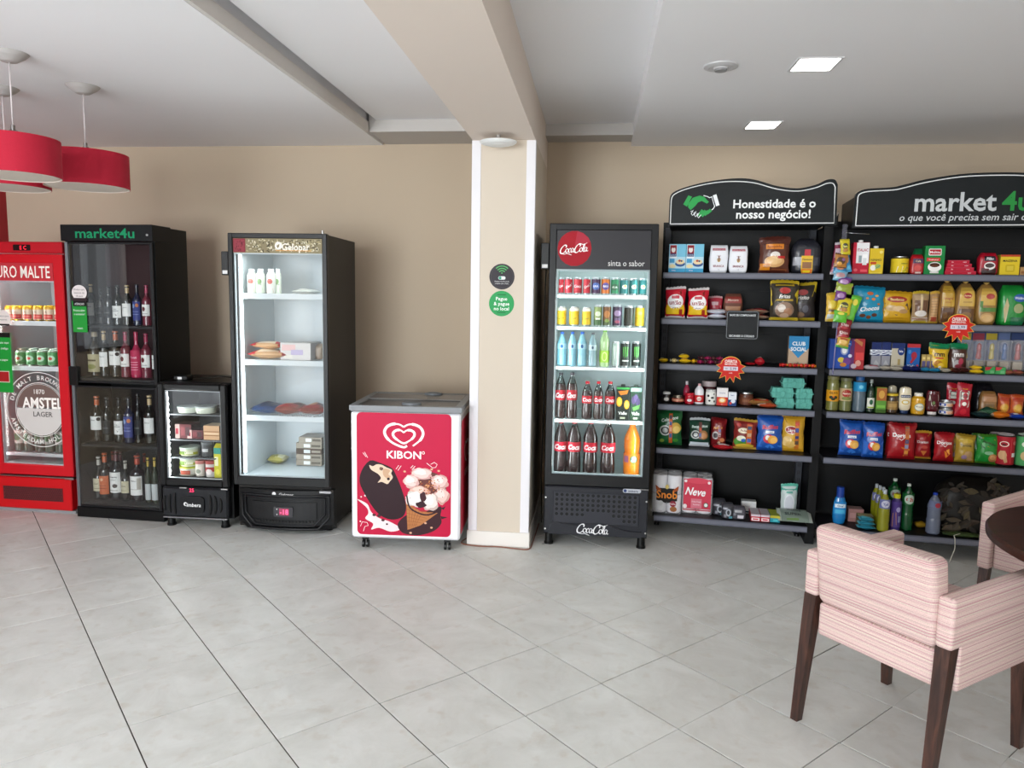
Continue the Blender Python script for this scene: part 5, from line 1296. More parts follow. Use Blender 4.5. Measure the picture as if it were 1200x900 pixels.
# =================================================================== PRODUCT DESIGNS: kind, object name, category, look
DES = {
# -- dry goods, handshake unit
'oat': ('box', 'cereal_box', 'box', {'c': ['7cc4e0', 'c8e0ec', '9cd0e4'], 'p': [('r', 0, .12, 1, .55, 'b8dcec'), ('r', 0, 0, 1, .14, '40a0cc'), ('r', .04, .50, .46, .98, 'e8eef4'), ('r', .06, .62, .44, .96, '8c2430'), ('e', .25, .80, .12, .10, 'f0e8e4'), ('r', .18, .86, .32, .95, '8c2430'), ('r', .06, .56, .44, .66, '284c80'), ('e', .68, .30, .30, .10, '3a5c94'), ('e', .68, .37, .26, .09, 'e8d4a8'), ('e', .64, .41, .07, .04, 'b04a40'), ('e', .76, .40, .06, .03, '30406c'), ('r', .05, .34, .34, .48, '4aa0d0'), ('e', .22, .22, .20, .07, 'e8dcb0'), ('t', .25, .61, .055, 'QUAKER', 'f4f4f4', 0, .34), ('t', .3, .07, .06, 'Aveia', 'f4f8ff', .02, .3)]}),
'flour': ('lump', 'flour_bag', 'bag', {'sq': .3, 'top': .95, 'c': ['eceef4'], 'mat': 'paper', 'p': [('r', .12, .80, .88, .88, 'c0485c'), ('t', .5, .84, .06, 'FARINHA DE TRIGO', 'f4f4f8', 0, .7), ('t', .5, .24, .11, 'BRANCA', '88283c', .04, .62), ('e', .5, .46, .09, .08, 'b89a58'), ('r', .47, .42, .53, .62, '88605c'), ('l', [(.40,.62),(.60,.48)], .002, '88605c'), ('l', [(.60,.62),(.40,.48)], .002, '88605c'), ('t', .5, .12, .05, '1 kg', '70606c', 0)]}),
'brownbag': ('bag', 'biscuit_bag', 'bag', {'c': ['5c3226', '4a2018'], 'p': [('r', .05, .78, .95, .92, '4a2018'), ('r', .2, .66, .8, .80, 'd8821c'), ('t', .5, .73, .10, 'Rosquinha', '7c2c10', .03, .52), ('e', .52, .50, .17, .09, 'e8e0d8'), ('e', .5, .32, .34, .16, 'd4a46c'), ('e', .5, .34, .26, .10, 'e4bc84'), ('r', .03, .08, .36, .26, 'd8861c'), ('r', .6, .40, .85, .47, 'c02828'), ('e', .25, .2, .1, .05, 'c08040'), ('r', .42, .05, .92, .12, '8a5030')]}),
'darkcake': ('lump', 'bread_pack', 'bread', {'sq': .6, 'top': .55, 'c': ['23242c'], 'p': [('r', .30, .0, .72, .50, 'e0b41c'), ('r', .0, .22, .30, .46, '9a9ca4'), ('r', .72, .22, 1, .46, '3c3e48'), ('r', .40, .50, .62, .68, 'b82c38'), ('t', .51, .40, .08, 'Panettone', '302c20', .02, .34), ('r', .34, .14, .68, .32, '8a5a30'), ('r', .32, 0, .70, .12, 'd8501c'), ('r', .35, .02, .64, .09, 'e8c820')]}),
'sugar': ('bag', 'sugar_bag', 'bag', {'c': ['c81c30', 'd8d0d0'], 'p': [('r', .04, .12, .96, .42, 'e8c020'), ('e', .5, .52, .42, .24, 'f4f0f0'), ('e', .5, .52, .36, .19, 'f8f6f6'), ('t', .5, .50, .19, 'união', '9c1830', .045, .66), ('r', .30, .62, .70, .72, 'c84050'), ('t', .5, .33, .06, 'refinado', '604010', 0, .5), ('r', .70, .12, .86, .28, 'a02c1c'), ('p', [(.70, .95), (.86, .95), (.78, .72), (.70, .80)], '8c2420'), ('r', .05, .04, .95, .12, 'c81c30')]}),
'redsachet': ('bag', 'sugar_sachet', 'bag', {'c': ['b0283c', 'c8a0a0'], 'p': [('p', [(.3, .1), (.9, .1), (.9, .6)], 'd8c0c0'), ('r', .2, .6, .7, .75, 'd8b0b4')]}),
'whitepack': ('flat', 'salt_packet', 'packet', {'c': ['dfe0ea'], 'p': []}),
'browncarton': ('lump', 'sugar_pack', 'bag', {'c': ['744a3c'], 'mat': 'paper', 'p': [('r', .05, .62, .95, .88, '9c4038'), ('t', .5, .75, .13, 'Mascavo', 'e0c8b8', .03, .8), ('r', .1, .12, .9, .5, 'b07c58'), ('r', .05, .0, .95, .10, '8c3830')]}),
'redflat': ('flat', 'pasta_packet', 'packet', {'c': ['b09078'], 'p': [('r', .1, .1, .9, .6, 'a82c34'), ('r', .3, .6, .8, .85, 'c8b098')]}),
'goldsnack': ('bag', 'snack_bag', 'bag', {'c': ['3a342c', 'c0a428'], 'p': [('p', [(0, .99), (.16, .99), (.2, .5), (.02, .35)], 'd0b428'), ('p', [(1, .99), (.84, .99), (.88, .6), (.98, .40)], 'd0b428'), ('r', .18, .86, .82, .97, 'b89a28'), ('e', .5, .74, .2, .08, 'b03430'), ('t', .5, .60, .13, 'Fritas', 'f0ece4', .05, .6, .2), ('r', .2, .48, .8, .53, 'a88c30'), ('e', .5, .26, .34, .20, '8c705c'), ('e', .4, .30, .14, .10, 'c8bcb0'), ('e', .62, .22, .15, .09, 'a4785c'), ('e', .5, .12, .16, .06, 'b89a84')]}),
'darksnack': ('bag', 'snack_bag', 'bag', {'c': ['302c2a', 'c0a428'], 'p': [('p', [(.70, .99), (1, .99), (1, .5), (.84, .62)], 'd0b428'), ('r', .15, .84, .72, .95, '4c3c1c'), ('e', .48, .74, .2, .08, '9c3030'), ('t', .48, .60, .14, 'Frizito', 'e4e0d8', .05, .6, .2), ('e', .48, .26, .36, .20, '40383a'), ('e', .4, .14, .2, .08, '8c7058'), ('e', .62, .30, .12, .10, '66666c')]}),
'wrapy': ('sweet', 'wrapped_sweet', 'sweet', {'c': ['d8a818', 'c89414']}),
'wrapw': ('sweet', 'wrapped_sweet', 'sweet', {'c': ['c8b070', 'd8d0b4']}),
'wrapm': ('sweet', 'wrapped_sweet', 'sweet', {'c': ['8c1848', 'a82058']}),
'wrapd': ('sweet', 'wrapped_sweet', 'sweet', {'c': ['40181c', '5c2430']}),
'wrapr': ('sweet', 'wrapped_sweet', 'sweet', {'c': ['b01c20', 'c83028']}),
'wrapo': ('sweet', 'wrapped_sweet', 'sweet', {'c': ['c03418', 'd88c28']}),
'wrapwh': ('sweet', 'wrapped_sweet', 'sweet', {'c': ['c8c8c8', 'd8d4d0']}),
'wrapg': ('sweet', 'wrapped_sweet', 'sweet', {'c': ['2c7c40', 'c03030']}),
'baryel': ('flat', 'candy_pack', 'sweet', {'c': ['e0b820'], 'p': [('r', .2, .3, .8, .6, 'f0e0a0')]}),
'barred': ('flat', 'candy_pack', 'sweet', {'c': ['a01420', '781018'], 'p': [('r', .3, .3, .7, .6, 'c8b0a8')]}),
'clubsocial': ('box', 'cracker_box', 'box', {'c': ['b49c84', '3c84b8', '8c7460'], 'p': [('r', 0, .60, 1, 1, '2c80b4'), ('p', [(0, .62), (1, .62), (.5, .28)], '2c80b4'), ('t', .5, .76, .17, 'CLUB', 'e8ecec', .06, .66), ('t', .5, .58, .17, 'SOCIAL', 'e8ecec', .06, .8), ('p', [(.3, 0), (.5, .16), (.7, 0)], '7a6858')]}),
# -- jars and tins
'pepperjar': ('jar', 'spice_jar', 'jar', {'c': ['26221f'], 'lid': 'd8d8d4', 'hl': .22, 'lc': '2a2624', 'p': [('e', .5, .5, .26, .36, 'd0ccc4')]}),
'redtin': ('can', 'food_tin', 'tin', {'c': ['a8503c'], 'p': [('r', .1, .3, .9, .7, 'c89474')], 'rim': '9c8c7c', 'lid': 'a89c8c'}),
'saucepink': ('bottle', 'sauce_bottle', 'bottle', {'s': 'small', 'c': ['a8324c'], 'cap': 'd8d0d4', 'c0': .84, 'lc': '8c1c30', 'lab': (.10, .42), 'p': []}),
'redtub': ('jar', 'candy_jar', 'jar', {'c': ['b01428'], 'lid': 'c81830', 'hl': .16, 'lc': 'b01428', 'p': [('e', .5, .5, .2, .24, 'e8e0e0'), ('t', .5, .5, .3, 'F', 'b01428', .05)]}),
'whitebottle': ('bottle', 'milk_bottle', 'bottle', {'s': 'det', 'c': ['e4e4e8'], 'cap': 'd8a8ac', 'lc': 'c0282c', 'wrap': True, 'lab': (.10, .45), 'p': [('e', .5, .5, .24, .3, 'f0d8d0'), ('t', .5, .5, .3, 'Leite', '802020', .02, .4)]}),
'maroonjar': ('jar', 'jam_jar', 'jar', {'c': ['501820'], 'lid': 'b8a8a8', 'hl': .26}),
'cowjar': ('jar', 'sweet_jar', 'jar', {'c': ['dcdcd8'], 'lid': 'd0d0cc', 'hl': .12, 'lc': 'e0e0da', 'lab': (.04, .96), 'p': [('e', .3, .7, .09, .10, '202020'), ('e', .6, .55, .12, .08, '202020'), ('e', .4, .3, .08, .08, '202020'), ('e', .75, .25, .07, .09, '202020'), ('e', .7, .85, .06, .05, '202020')]}),
'redcarton': ('box', 'milk_carton', 'carton', {'c': ['e6e2e2', 'd8d8d8', 'c8bcbc'], 'p': [('r', 0, 0, 1, .48, 'c83428'), ('e', .5, .30, .34, .16, 'e8a050'), ('e', .5, .30, .22, .10, 'f0e0c0'), ('t', .5, .72, .11, 'Creme', '284a84', .02, .7), ('t', .5, .06, .06, 'leite', 'f4e0d8', 0)]}),
'bluecarton': ('box', 'milk_carton', 'carton', {'c': ['dce0e6', 'c8ccd0', 'a8acb4'], 'p': [('r', 0, 0, 1, .45, '28447c'), ('e', .6, .34, .28, .14, 'e0e4ec'), ('e', .3, .2, .16, .1, 'c04040'), ('t', .5, .78, .12, 'Nata', '28447c', .02, .6)]}),
'brownjar': ('jar', 'coffee_jar', 'jar', {'c': ['5c3426'], 'lid': 'b8bcbc', 'lidmat': 'metal', 'hl': .14, 'lc': '6c3c28', 'p': [('r', .3, .3, .7, .7, '8c5c40')]}),
'cookiepack': ('flat', 'cookie_packet', 'packet', {'c': ['9c6c3c', 'b08850'], 'p': [('r', .25, .1, .8, .5, 'c03c20'), ('r', .1, .5, .7, .8, 'c89858'), ('r', .45, .2, .7, .4, 'e8c8a0')]}),
'cookiepackr': ('flat', 'cookie_packet', 'packet', {'c': ['b04828', 'd8c0b0'], 'p': [('r', .1, .1, .4, .6, 'e0c8b8'), ('r', .5, .3, .9, .7, 'c86840')]}),
'eggs': ('eggs', 'egg_carton', 'carton', {'c': ['58a296']}),
# -- crisps
'cebolitos': ('bag', 'crisp_bag', 'bag', {'c': ['1c5a30', '164a26'], 'p': [('t', .5, .76, .13, 'Cebolitos', 'e8f0e8', .05, .88, .2, .22), ('e', .32, .42, .24, .15, 'c8ccc8'), ('e', .32, .42, .18, .11, '2c2c2c'), ('e', .32, .42, .12, .075, 'a8aca8'), ('e', .76, .50, .22, .16, 'c8a040'), ('e', .80, .46, .15, .10, 'e0c068'), ('r', .48, .06, .62, .96, 'c8602c'), ('r', .50, .76, .60, .86, '484c58'), ('r', .50, .58, .60, .68, '30508c'), ('r', .50, .40, .60, .52, 'd8a080'), ('r', .50, .22, .60, .34, '385890'), ('e', .2, .12, .1, .05, '88a040'), ('e', .75, .15, .12, .05, '40802c')]}),
'bacon': ('bag', 'crisp_bag', 'bag', {'c': ['14382a', 'b8bcc0'], 'p': [('t', .5, .72, .13, 'Baconzitos', 'd8e8e0', .05, .84, .2, .08), ('e', .30, .42, .24, .15, 'c0c4c0'), ('e', .30, .42, .18, .11, '24282c'), ('e', .30, .42, .11, .07, 'a0a4a0'), ('e', .68, .42, .24, .16, '98683c'), ('e', .70, .40, .16, .10, 'b8845a'), ('r', .46, .28, .60, .86, '6c4038'), ('r', .47, .56, .59, .68, 'c05038'), ('r', .48, .36, .58, .48, '3c5488'), ('r', .05, .06, .95, .16, 'd0d8e0')]}),
'redmix': ('bag', 'crisp_bag', 'bag', {'c': ['7c1c20', '6a1418'], 'p': [('t', .45, .66, .13, 'Fofura', 'e0a040', .05, .66, .2, .15), ('e', .30, .38, .22, .14, 'b8b4b4'), ('e', .30, .38, .15, .09, '50484c'), ('r', .46, .20, .66, .84, '9c5048'), ('r', .50, .50, .64, .62, '5870a8'), ('r', .50, .34, .64, .46, 'b8b0b0'), ('e', .75, .22, .16, .08, 'd8885c'), ('e', .55, .12, .1, .05, 'e8c8a8')]}),
'redpouch': ('flat', 'snack_pouch', 'packet', {'c': ['a0141c', 'b8282c'], 'p': [('r', .3, .2, .8, .5, 'd8d0d0'), ('r', .15, .55, .6, .75, '7c1018')]}),
'pingo': ('bag', 'crisp_bag', 'bag', {'c': ['7c2420', 'b8903c'], 'p': [('e', .3, .25, .28, .16, '4c8c34'), ('e', .42, .62, .26, .09, 'e8dcc0'), ('t', .42, .62, .10, 'Palha', '7c1c20', .04, .44), ('e', .2, .8, .1, .06, 'b83c34'), ('e', .66, .84, .12, .05, 'a83830'), ('r', .55, .10, .78, .84, 'c8642c'), ('r', .58, .66, .76, .78, '44506c'), ('r', .58, .42, .76, .54, 'c8a080'), ('r', .58, .24, .76, .36, '3c68b0'), ('e', .32, .36, .20, .09, 'd8d8c0'), ('e', .5, .12, .40, .07, 'c8a838'), ('e', .42, .30, .1, .06, '3060b0')]}),
'ruffles': ('bag', 'crisp_bag', 'bag', {'c': ['1a50a4', '143c84'], 'p': [('p', [(.1, .96), (.35, .96), (.44, .7), (.30, .6)], '3070c8'), ('p', [(.6, .96), (.85, .96), (.62, .66)], '2c68c0'), ('p', [(.02, .5), (.22, .42), (.2, .1), (.05, .1)], '2c68c0'), ('p', [(.8, .14), (.97, .1), (.97, .5), (.84, .4)], '3474cc'), ('t', .5, .68, .17, 'Ruffles', 'd84858', .05, .74, .2, .08), ('t', .5, .685, .155, 'Ruffles', 'b82840', .01, .70, .2, .08), ('r', .30, .50, .66, .57, 'e8ecf4'), ('t', .48, .535, .055, 'original', '20407c', .02), ('e', .44, .34, .22, .13, 'c83448'), ('e', .40, .37, .10, .07, 'f0e8e0'), ('e', .60, .32, .20, .12, 'e0a040'), ('e', .64, .30, .14, .08, 'ecb860'), ('p', [(.3, .12), (.5, .2), (.7, .1), (.5, .04)], '3878d0')]}),
'lays': ('bag', 'crisp_bag', 'bag', {'c': ['d0a030', 'b88820'], 'p': [('p', [(.05, .98), (.3, .98), (.2, .8)], '8c6c30'), ('e', .40, .60, .30, .12, 'f0e4c8'), ('e', .40, .60, .27, .10, 'a02c34'), ('t', .40, .60, .13, 'Lays', 'f8f4f0', .05, .42, .2), ('e', .22, .28, .22, .14, 'e0bc74'), ('e', .40, .20, .22, .10, 'd8b060'), ('r', .56, .06, .76, .90, 'c8742c'), ('r', .58, .74, .74, .84, 'c84434'), ('r', .58, .54, .74, .66, '3850a0'), ('r', .58, .36, .74, .44, '34407c'), ('r', .58, .20, .74, .30, '5c4c40')]}),
# -- household
'snob': ('rolls', 'paper_roll_pack', 'paper rolls', {'p': [('p', [(.14, .66), (.86, .66), (.86, .60), (.86, .34), (.5, .26), (.14, .34)], '1a1614'), ('p', [(.10, .74), (.30, .62), (.26, .56), (.12, .62)], 'a04c20'), ('p', [(.9, .74), (.70, .62), (.74, .56), (.88, .62)], 'a04c20'), ('t', .5, .50, .28, 'Snob', 'e08428', .045, .72), ('e', .5, .70, .06, .06, 'd8c070'), ('e', .30, .26, .09, .07, 'c8c8c8'), ('e', .72, .26, .11, .08, '8c2838'), ('t', .72, .26, .07, 'folha', 'f0e0e0', .02), ('e', .74, .12, .12, .07, '9c6438'), ('t', .28, .06, .04, '2 rolos', '707070', 0), ('r', .495, .0, .505, .30, 'c0c0c4')]}),
'neve': ('rolls', 'paper_roll_pack', 'paper rolls', {'p': [('r', .04, .14, .96, .96, 'cc3c52'), ('e', .5, .92, .40, .08, 'd84c60'), ('r', .04, .09, .96, .12, 'c02840'), ('t', .46, .62, .30, 'Neve', 'fafafa', .05, .66, .25, -.05), ('r', .30, .16, .66, .42, 'd87888'), ('t', .48, .34, .05, 'Folha Tripla', 'f8e8ea', 0, .32), ('t', .48, .26, .05, 'Supreme', 'f8e8ea', 0, .3), ('e', .80, .26, .08, .07, '3c5c48'), ('e', .80, .26, .06, .05, 'e8ece8'), ('e', .1, .9, .05, .04, 'f0e4e4'), ('e', .88, .88, .05, .04, 'f0e4e4'), ('e', .1, .2, .07, .06, 'f0e4e4')]}),
'foilroll': ('lump', 'bin_liner_pack', 'packet', {'sq': .8, 'c': ['36363c'], 'p': [('e', .55, .42, .22, .24, 'a8acb4'), ('e', .55, .42, .12, .14, '34363c'), ('r', .1, .6, .5, .72, '8c8c94'), ('r', .6, .05, .9, .2, '60a0b0'), ('r', .2, .1, .4, .3, '808088')]}),
'greyroll': ('lump', 'battery_pack', 'packet', {'c': ['4a4850'], 'p': [('r', .4, .1, .85, .35, 'd0ccd4'), ('r', .2, .55, .7, .75, '98989c'), ('r', .1, .3, .3, .5, '7c7c84')]}),
'whitebox': ('box', 'small_box', 'box', {'c': ['ced0d0', 'b8bab8', 'a8a8a8'], 'p': [('r', .12, .10, .72, .22, '283c54'), ('t', .4, .62, .12, 'Natural', '5c6064', 0, .5)]}),
'pasteR': ('box', 'toothpaste_box', 'box', {'c': ['c02c3c', 'b8b0b8', 'a02430'], 'p': [('r', .08, .08, .92, .5, 'f0ecec'), ('r', .2, .2, .8, .4, 'c83040'), ('r', .0, .7, 1, 1, 'd0c4cc')]}),
'pasteY': ('box', 'toothpaste_box', 'box', {'c': ['2c94a4', '9ca838', '287c88'], 'p': [('r', .0, .62, 1, 1, 'b4ac34'), ('r', .3, .15, .8, .45, '50b8c0')]}),
'wipes': ('bag', 'wet_wipes_pack', 'packet', {'c': ['bccac8', '4ca894'], 'p': [('r', .0, .82, 1, .98, '3ca08c'), ('p', [(0, .9), (.3, .82), (0, .6)], '3ca08c'), ('p', [(1, .9), (.7, .82), (1, .6)], '3ca08c'), ('e', .5, .42, .32, .28, 'd8dce0'), ('e', .5, .42, .27, .23, 'c4c8d0'), ('r', .3, .72, .7, .78, '60a898')]}),
'softpack': ('flat', 'cloth_pack', 'packet', {'c': ['7c8a80', 'a8b0a8'], 'p': [('r', .25, .04, .6, .14, '6c8c48'), ('t', .45, .42, .24, 'SUPER', '30383a', .06, .8), ('t', .5, .74, .20, 'SUAVE', '30383a', .06, .8)]}),
# -- market unit, top shelf
'italac': ('box', 'milk_carton', 'carton', {'c': ['b81c34', 'e0e0e0', '881828'], 'cap': 'e8e4e4', 'p': [('r', .20, .34, .98, .99, 'eae8ea'), ('p', [(0, .34), (.2, .34), (.2, .99), (0, .8)], 'c8243c'), ('t', .58, .76, .12, 'ITALAC', 'b02038', .05, .68), ('r', .36, .36, .54, .58, '94a4a8'), ('r', .60, .28, .86, .62, 'f6f6f6'), ('r', .62, .28, .84, .50, 'd8dcdc'), ('e', .2, .12, .12, .05, 'd85c64'), ('r', .5, .06, .92, .14, 'd8505c')]}),
'ninho': ('box', 'milk_carton', 'carton', {'c': ['d8b828', 'e0dcc0', 'a8901c'], 'cap': 'e8e8e0', 'p': [('t', .48, .55, .12, 'NINHO', '3c4420', .05, .8), ('r', .08, .38, .5, .47, 'c04424'), ('e', .3, .24, .22, .11, 'f0ece0'), ('e', .62, .30, .2, .09, '98b060'), ('l', [(.45, .2), (.8, .34)], .004, '5c8c6c'), ('e', .8, .85, .12, .06, 'e8d880'), ('r', .1, .02, .9, .06, 'e8d050')]}),
'yellowcan': ('can', 'milk_powder_can', 'can', {'c': ['dcc028'], 'neck': 'e4e0cc', 'rim': 'd8c850', 'mat': 'paper', 'p': [('p', [(.28, 0), (.5, 0), (.56, .45), (.34, .45)], 'f4f2ea'), ('t', .62, .64, .14, 'NINHO', '3c5430', .04, .46), ('p', [(.55, .08), (.75, .42), (.8, .36), (.62, .04)], '98a840'), ('l', [(.6, .05), (.85, .35)], .003, '3c6c60')]}),
'redcoffee': ('lump', 'coffee_pack', 'bag', {'c': ['a81c24'], 'p': [('r', .1, .55, .9, .78, '40284c'), ('t', .5, .66, .14, 'Café', 'e0c8a0', .03, .6), ('e', .5, .3, .3, .16, 'c83830'), ('r', .3, .04, .8, .12, 'd8c0b8')]}),
'greenpack': ('lump', 'coffee_pack', 'bag', {'c': ['1c6c40'], 'p': [('r', .2, .5, .8, .7, '2c9458')]}),
'melitta': ('box', 'coffee_box', 'box', {'c': ['1c8040', '1a6c34', '145828'], 'p': [('p', rrect(.18, .66, .82, .90, .05), 'e8e4e0'), ('r', .22, .69, .78, .87, 'b01c2c'), ('t', .5, .78, .12, 'Melitta', 'f4ecec', .03, .5), ('r', .1, .46, .78, .58, 'c83c34'), ('t', .44, .52, .07, 'Tradicional', 'f4e8e0', .02, .6), ('e', .52, .26, .34, .17, 'f2f0ec'), ('e', .52, .33, .26, .07, '3c1c10'), ('e', .52, .30, .20, .05, '5c3018'), ('r', .30, .04, .74, .10, 'e0dcd8')]}),
'barpack': ('box', 'wafer_pack', 'packet', {'c': ['b81c34', 'c02840', '8c1428'], 'p': [('t', .22, .5, .5, 'Av', 'f0dce0', .05), ('t', .78, .5, .42, 'wafer', 'f0dce0', .05, .3), ('r', 0, .9, 1, 1, 'd04860')]}),
'pilao': ('lump', 'coffee_pouch', 'bag', {'c': ['a81428'], 'p': [('r', .1, .0, .9, .30, '2c100c'), ('e', .52, .40, .30, .18, 'e8e4e0'), ('e', .52, .42, .24, .10, '3a1810'), ('r', .22, .62, .82, .84, '181424'), ('t', .52, .73, .16, 'Pilão', 'f0f0f0', .05, .52), ('r', .1, .2, .5, .28, '581018')]}),
'maizena': ('box', 'starch_box', 'box', {'c': ['dcc02c', 'c8b040', 'a08c20'], 'p': [('r', 0, .90, 1, 1, 'b84428'), ('t', .5, .70, .15, 'MAIZENA', '2c2c1c', .05, .8), ('p', rrect(.28, .14, .76, .52, .08), 'c8ac20'), ('r', .36, .22, .68, .44, 'd8c040')]}),
'tanbox': ('box', 'small_box', 'box', {'c': ['b08858', 'c09868', '8c6840'], 'p': [('r', .1, .2, .9, .5, '8c5c34')]}),
# -- bread shelf
'chocobag': ('bag', 'crisp_bag', 'bag', {'c': ['1c8cb0', '147090'], 'p': [('t', .52, .38, .17, 'Chocos', 'f0f0f0', .06, .8, .2, .12), ('e', .5, .80, .1, .05, 'c06030'), ('e', .62, .64, .07, .04, 'd88040'), ('e', .72, .74, .06, .03, 'e0a050'), ('e', .3, .18, .1, .05, '6c3c24'), ('e', .5, .14, .08, .05, '7c4828'), ('e', .68, .2, .09, .05, '5c3020'), ('e', .4, .66, .05, .03, 'c89060'), ('e', .8, .5, .05, .03, 'c07038')]}),
'yellowpack': ('bag', 'biscuit_bag', 'bag', {'c': ['d0a024', 'b08418'], 'p': [('e', .48, .74, .34, .10, '9c2c20'), ('t', .48, .74, .11, 'Bauducco', 'f0d890', .04, .6), ('p', [(.08, .62), (.85, .62), (.92, .42), (.5, .22), (.05, .38)], '5c4028'), ('e', .3, .46, .2, .09, 'c8a878'), ('e', .55, .44, .22, .09, 'd8b88c'), ('e', .72, .36, .16, .07, 'b89060'), ('r', .05, .04, .95, .16, 'c89420')]}),
'crackerpack': ('bag', 'biscuit_bag', 'bag', {'c': ['a88c68', 'c0a430'], 'p': [('p', [(.05, .97), (.95, .97), (.7, .74), (.3, .74)], 'c8a828'), ('r', .12, .34, .42, .72, '70503c'), ('r', .58, .34, .92, .72, '70503c'), ('r', .44, .34, .56, .9, 'd0b890'), ('e', .5, .3, .36, .1, 'e0d8d0'), ('r', .05, .04, .95, .18, 'c8bcb0'), ('r', .05, .12, .95, .14, '8c3c30')]}),
'crackercol': ('bag', 'biscuit_bag', 'bag', {'c': ['b08a60', 'c8a040'], 'p': [('r', .2, .8, .8, .95, 'c09030')] + [('r', .12, .10+.085*k, .88, .155+.085*k, 'c8a070') for k in range(8)] + [('r', .2, .06, .8, .2, 'a84834')]}),
'loafA': ('lump', 'bread_loaf', 'bread', {'knot': 'c8a860', 'top': .45, 'c': ['8a6430'], 'p': [('r', .08, .42, .92, .92, 'c09838'), ('t', .5, .62, .08, 'Integral', '9c3424', .03, .6), ('r', .3, .50, .7, .54, 'b07c28'), ('r', .06, .02, .94, .38, '5c3c24'), ('e', .35, .2, .16, .08, '7c5834'), ('e', .68, .15, .14, .06, '70502c')]}),
'loafB': ('lump', 'bread_loaf', 'bread', {'knot': 'c8a860', 'top': .45, 'c': ['94703c'], 'p': [('r', .12, .44, .90, .90, 'caa448'), ('e', .52, .70, .22, .07, 'a8382c'), ('t', .52, .70, .06, 'Forma', 'f0d8a0', .03, .36), ('r', .3, .52, .74, .56, 'b08838'), ('r', .1, .04, .9, .38, '644428'), ('e', .5, .2, .3, .10, '8c6840')]}),
'loafC': ('lump', 'bread_loaf', 'bread', {'knot': 'c8a860', 'top': .45, 'c': ['98743e'], 'p': [('r', .12, .48, .90, .90, 'caa44c'), ('e', .6, .70, .22, .07, 'a8382c'), ('r', .25, .32, .95, .42, '50803c'), ('r', .1, .32, .25, .58, '50803c'), ('e', .5, .17, .36, .12, 'c09860'), ('e', .5, .17, .28, .08, 'd0aa70')]}),
'greenbag': ('lump', 'bread_bag', 'bread', {'c': ['1c8434'], 'p': [('e', .72, .68, .26, .10, '2454a0'), ('t', .72, .68, .09, 'Wickbold', 'e8ecf4', .03, .44), ('p', [(.16, .05), (.10, .4), (.2, .68), (.30, .5), (.22, .1)], 'b8a878'), ('e', .68, .42, .2, .12, '98a070'), ('r', .4, .0, .95, .2, '14603c')]}),
# -- sweets shelf
'blueoreo': ('box', 'biscuit_box', 'box', {'c': ['24489c', '1c3c84', '183470'], 'p': [('r', .0, .0, .22, 1, '1c3c84'), ('e', .62, .62, .16, .16, '8c9cc0'), ('e', .62, .62, .10, .11, 'e8e8e8'), ('e', .5, .30, .14, .09, 'c8b440'), ('e', .74, .26, .16, .12, '6c3c84'), ('e', .6, .14, .14, .07, 'c07830'), ('r', .32, .78, .9, .94, '3060b8'), ('t', .6, .86, .10, 'Negresco', 'e0e8f4', .03, .5), ('e', .86, .44, .08, .06, 'd0d0dc')]}),
'redwafer': ('box', 'wafer_box', 'box', {'c': ['a02c30', '6c2028', '4c2050'], 'p': [('r', 0, 0, .3, 1, '5c2c60'), ('p', [(.2, .95), (.8, .75), (.85, .88), (.4, 1.0)], 'b87848'), ('r', .4, .3, .95, .55, 'c84040'), ('e', .6, .2, .2, .1, 'c89080'), ('e', .3, .1, .2, .08, 'b8a8b0')]}),
'bis': ('box', 'chocolate_box', 'box', {'c': ['8c8c94', '1c2c5c', '30303c'], 'p': [('r', 0, .50, 1, 1, '1c2c64'), ('t', .5, .62, .58, 'BIS', 'e0e4ec', .05, .6, 0, -1.57), ('p', [(0, 0), (.5, .35), (1, .1), (1, 0)], 'a8a8ac')]}),
'creampack': ('box', 'chocolate_box', 'box', {'c': ['b8b09c', '1c2c5c', '8c8470'], 'p': [('r', .0, .80, 1, 1, '1c2c64'), ('e', .72, .70, .26, .16, '1c3474'), ('t', .72, .70, .12, 'bis', 'e8e8e8', .03), ('r', .5, .18, .7, .40, 'a08c5c')]}),
'spiderbox': ('box', 'cereal_box', 'box', {'c': ['1c58a0', 'b02c34', '1c3c74'], 'p': [('r', 0, .86, 1, 1, 'b83038'), ('e', .55, .56, .22, .14, 'a02838'), ('p', [(.25, .3), (.6, .6), (.75, .5), (.4, .25)], 'a02838'), ('t', .38, .16, .16, 'Kids', 'e8ecf0', .04), ('e', .85, .15, .1, .08, 'c84048'), ('e', .2, .7, .12, .08, '3c80c0')]}),
'goldbar': ('box', 'chocolate_bar', 'sweet', {'c': ['b89c5c', 'd0b470', '8c7440'], 'p': [('r', .1, .15, .9, .6, '585078'), ('r', .2, .7, .8, .85, 'e0c880')]}),
'mmy': ('bag', 'sweet_bag', 'bag', {'c': ['d8b01c', '1c8050'], 'p': [('r', 0, .86, 1, .99, '1c8858'), ('r', .03, .80, .97, .86, '146c44'), ('t', .5, .62, .24, 'mm', '40241c', .07, .66), ('r', .3, .44, .7, .49, 'c03c1c'), ('e', .45, .28, .22, .10, 'b87c20'), ('e', .6, .2, .16, .10, 'e8c040'), ('e', .56, .14, .08, .05, 'f0f0e8')]}),
'mmb': ('bag', 'sweet_bag', 'bag', {'c': ['4c2c24', '1c8050'], 'p': [('r', 0, .86, 1, .99, '1c8858'), ('r', .03, .80, .97, .86, '146c44'), ('t', .5, .62, .24, 'mm', 'f0ece8', .07, .66), ('e', .4, .3, .14, .12, 'b8b4b4'), ('e', .62, .36, .14, .12, 'b03c50'), ('e', .5, .18, .2, .08, '8c3440'), ('p', [(.1, .5), (.2, .45), (.35, .15), (.25, .12)], 'c8c8c8')]}),
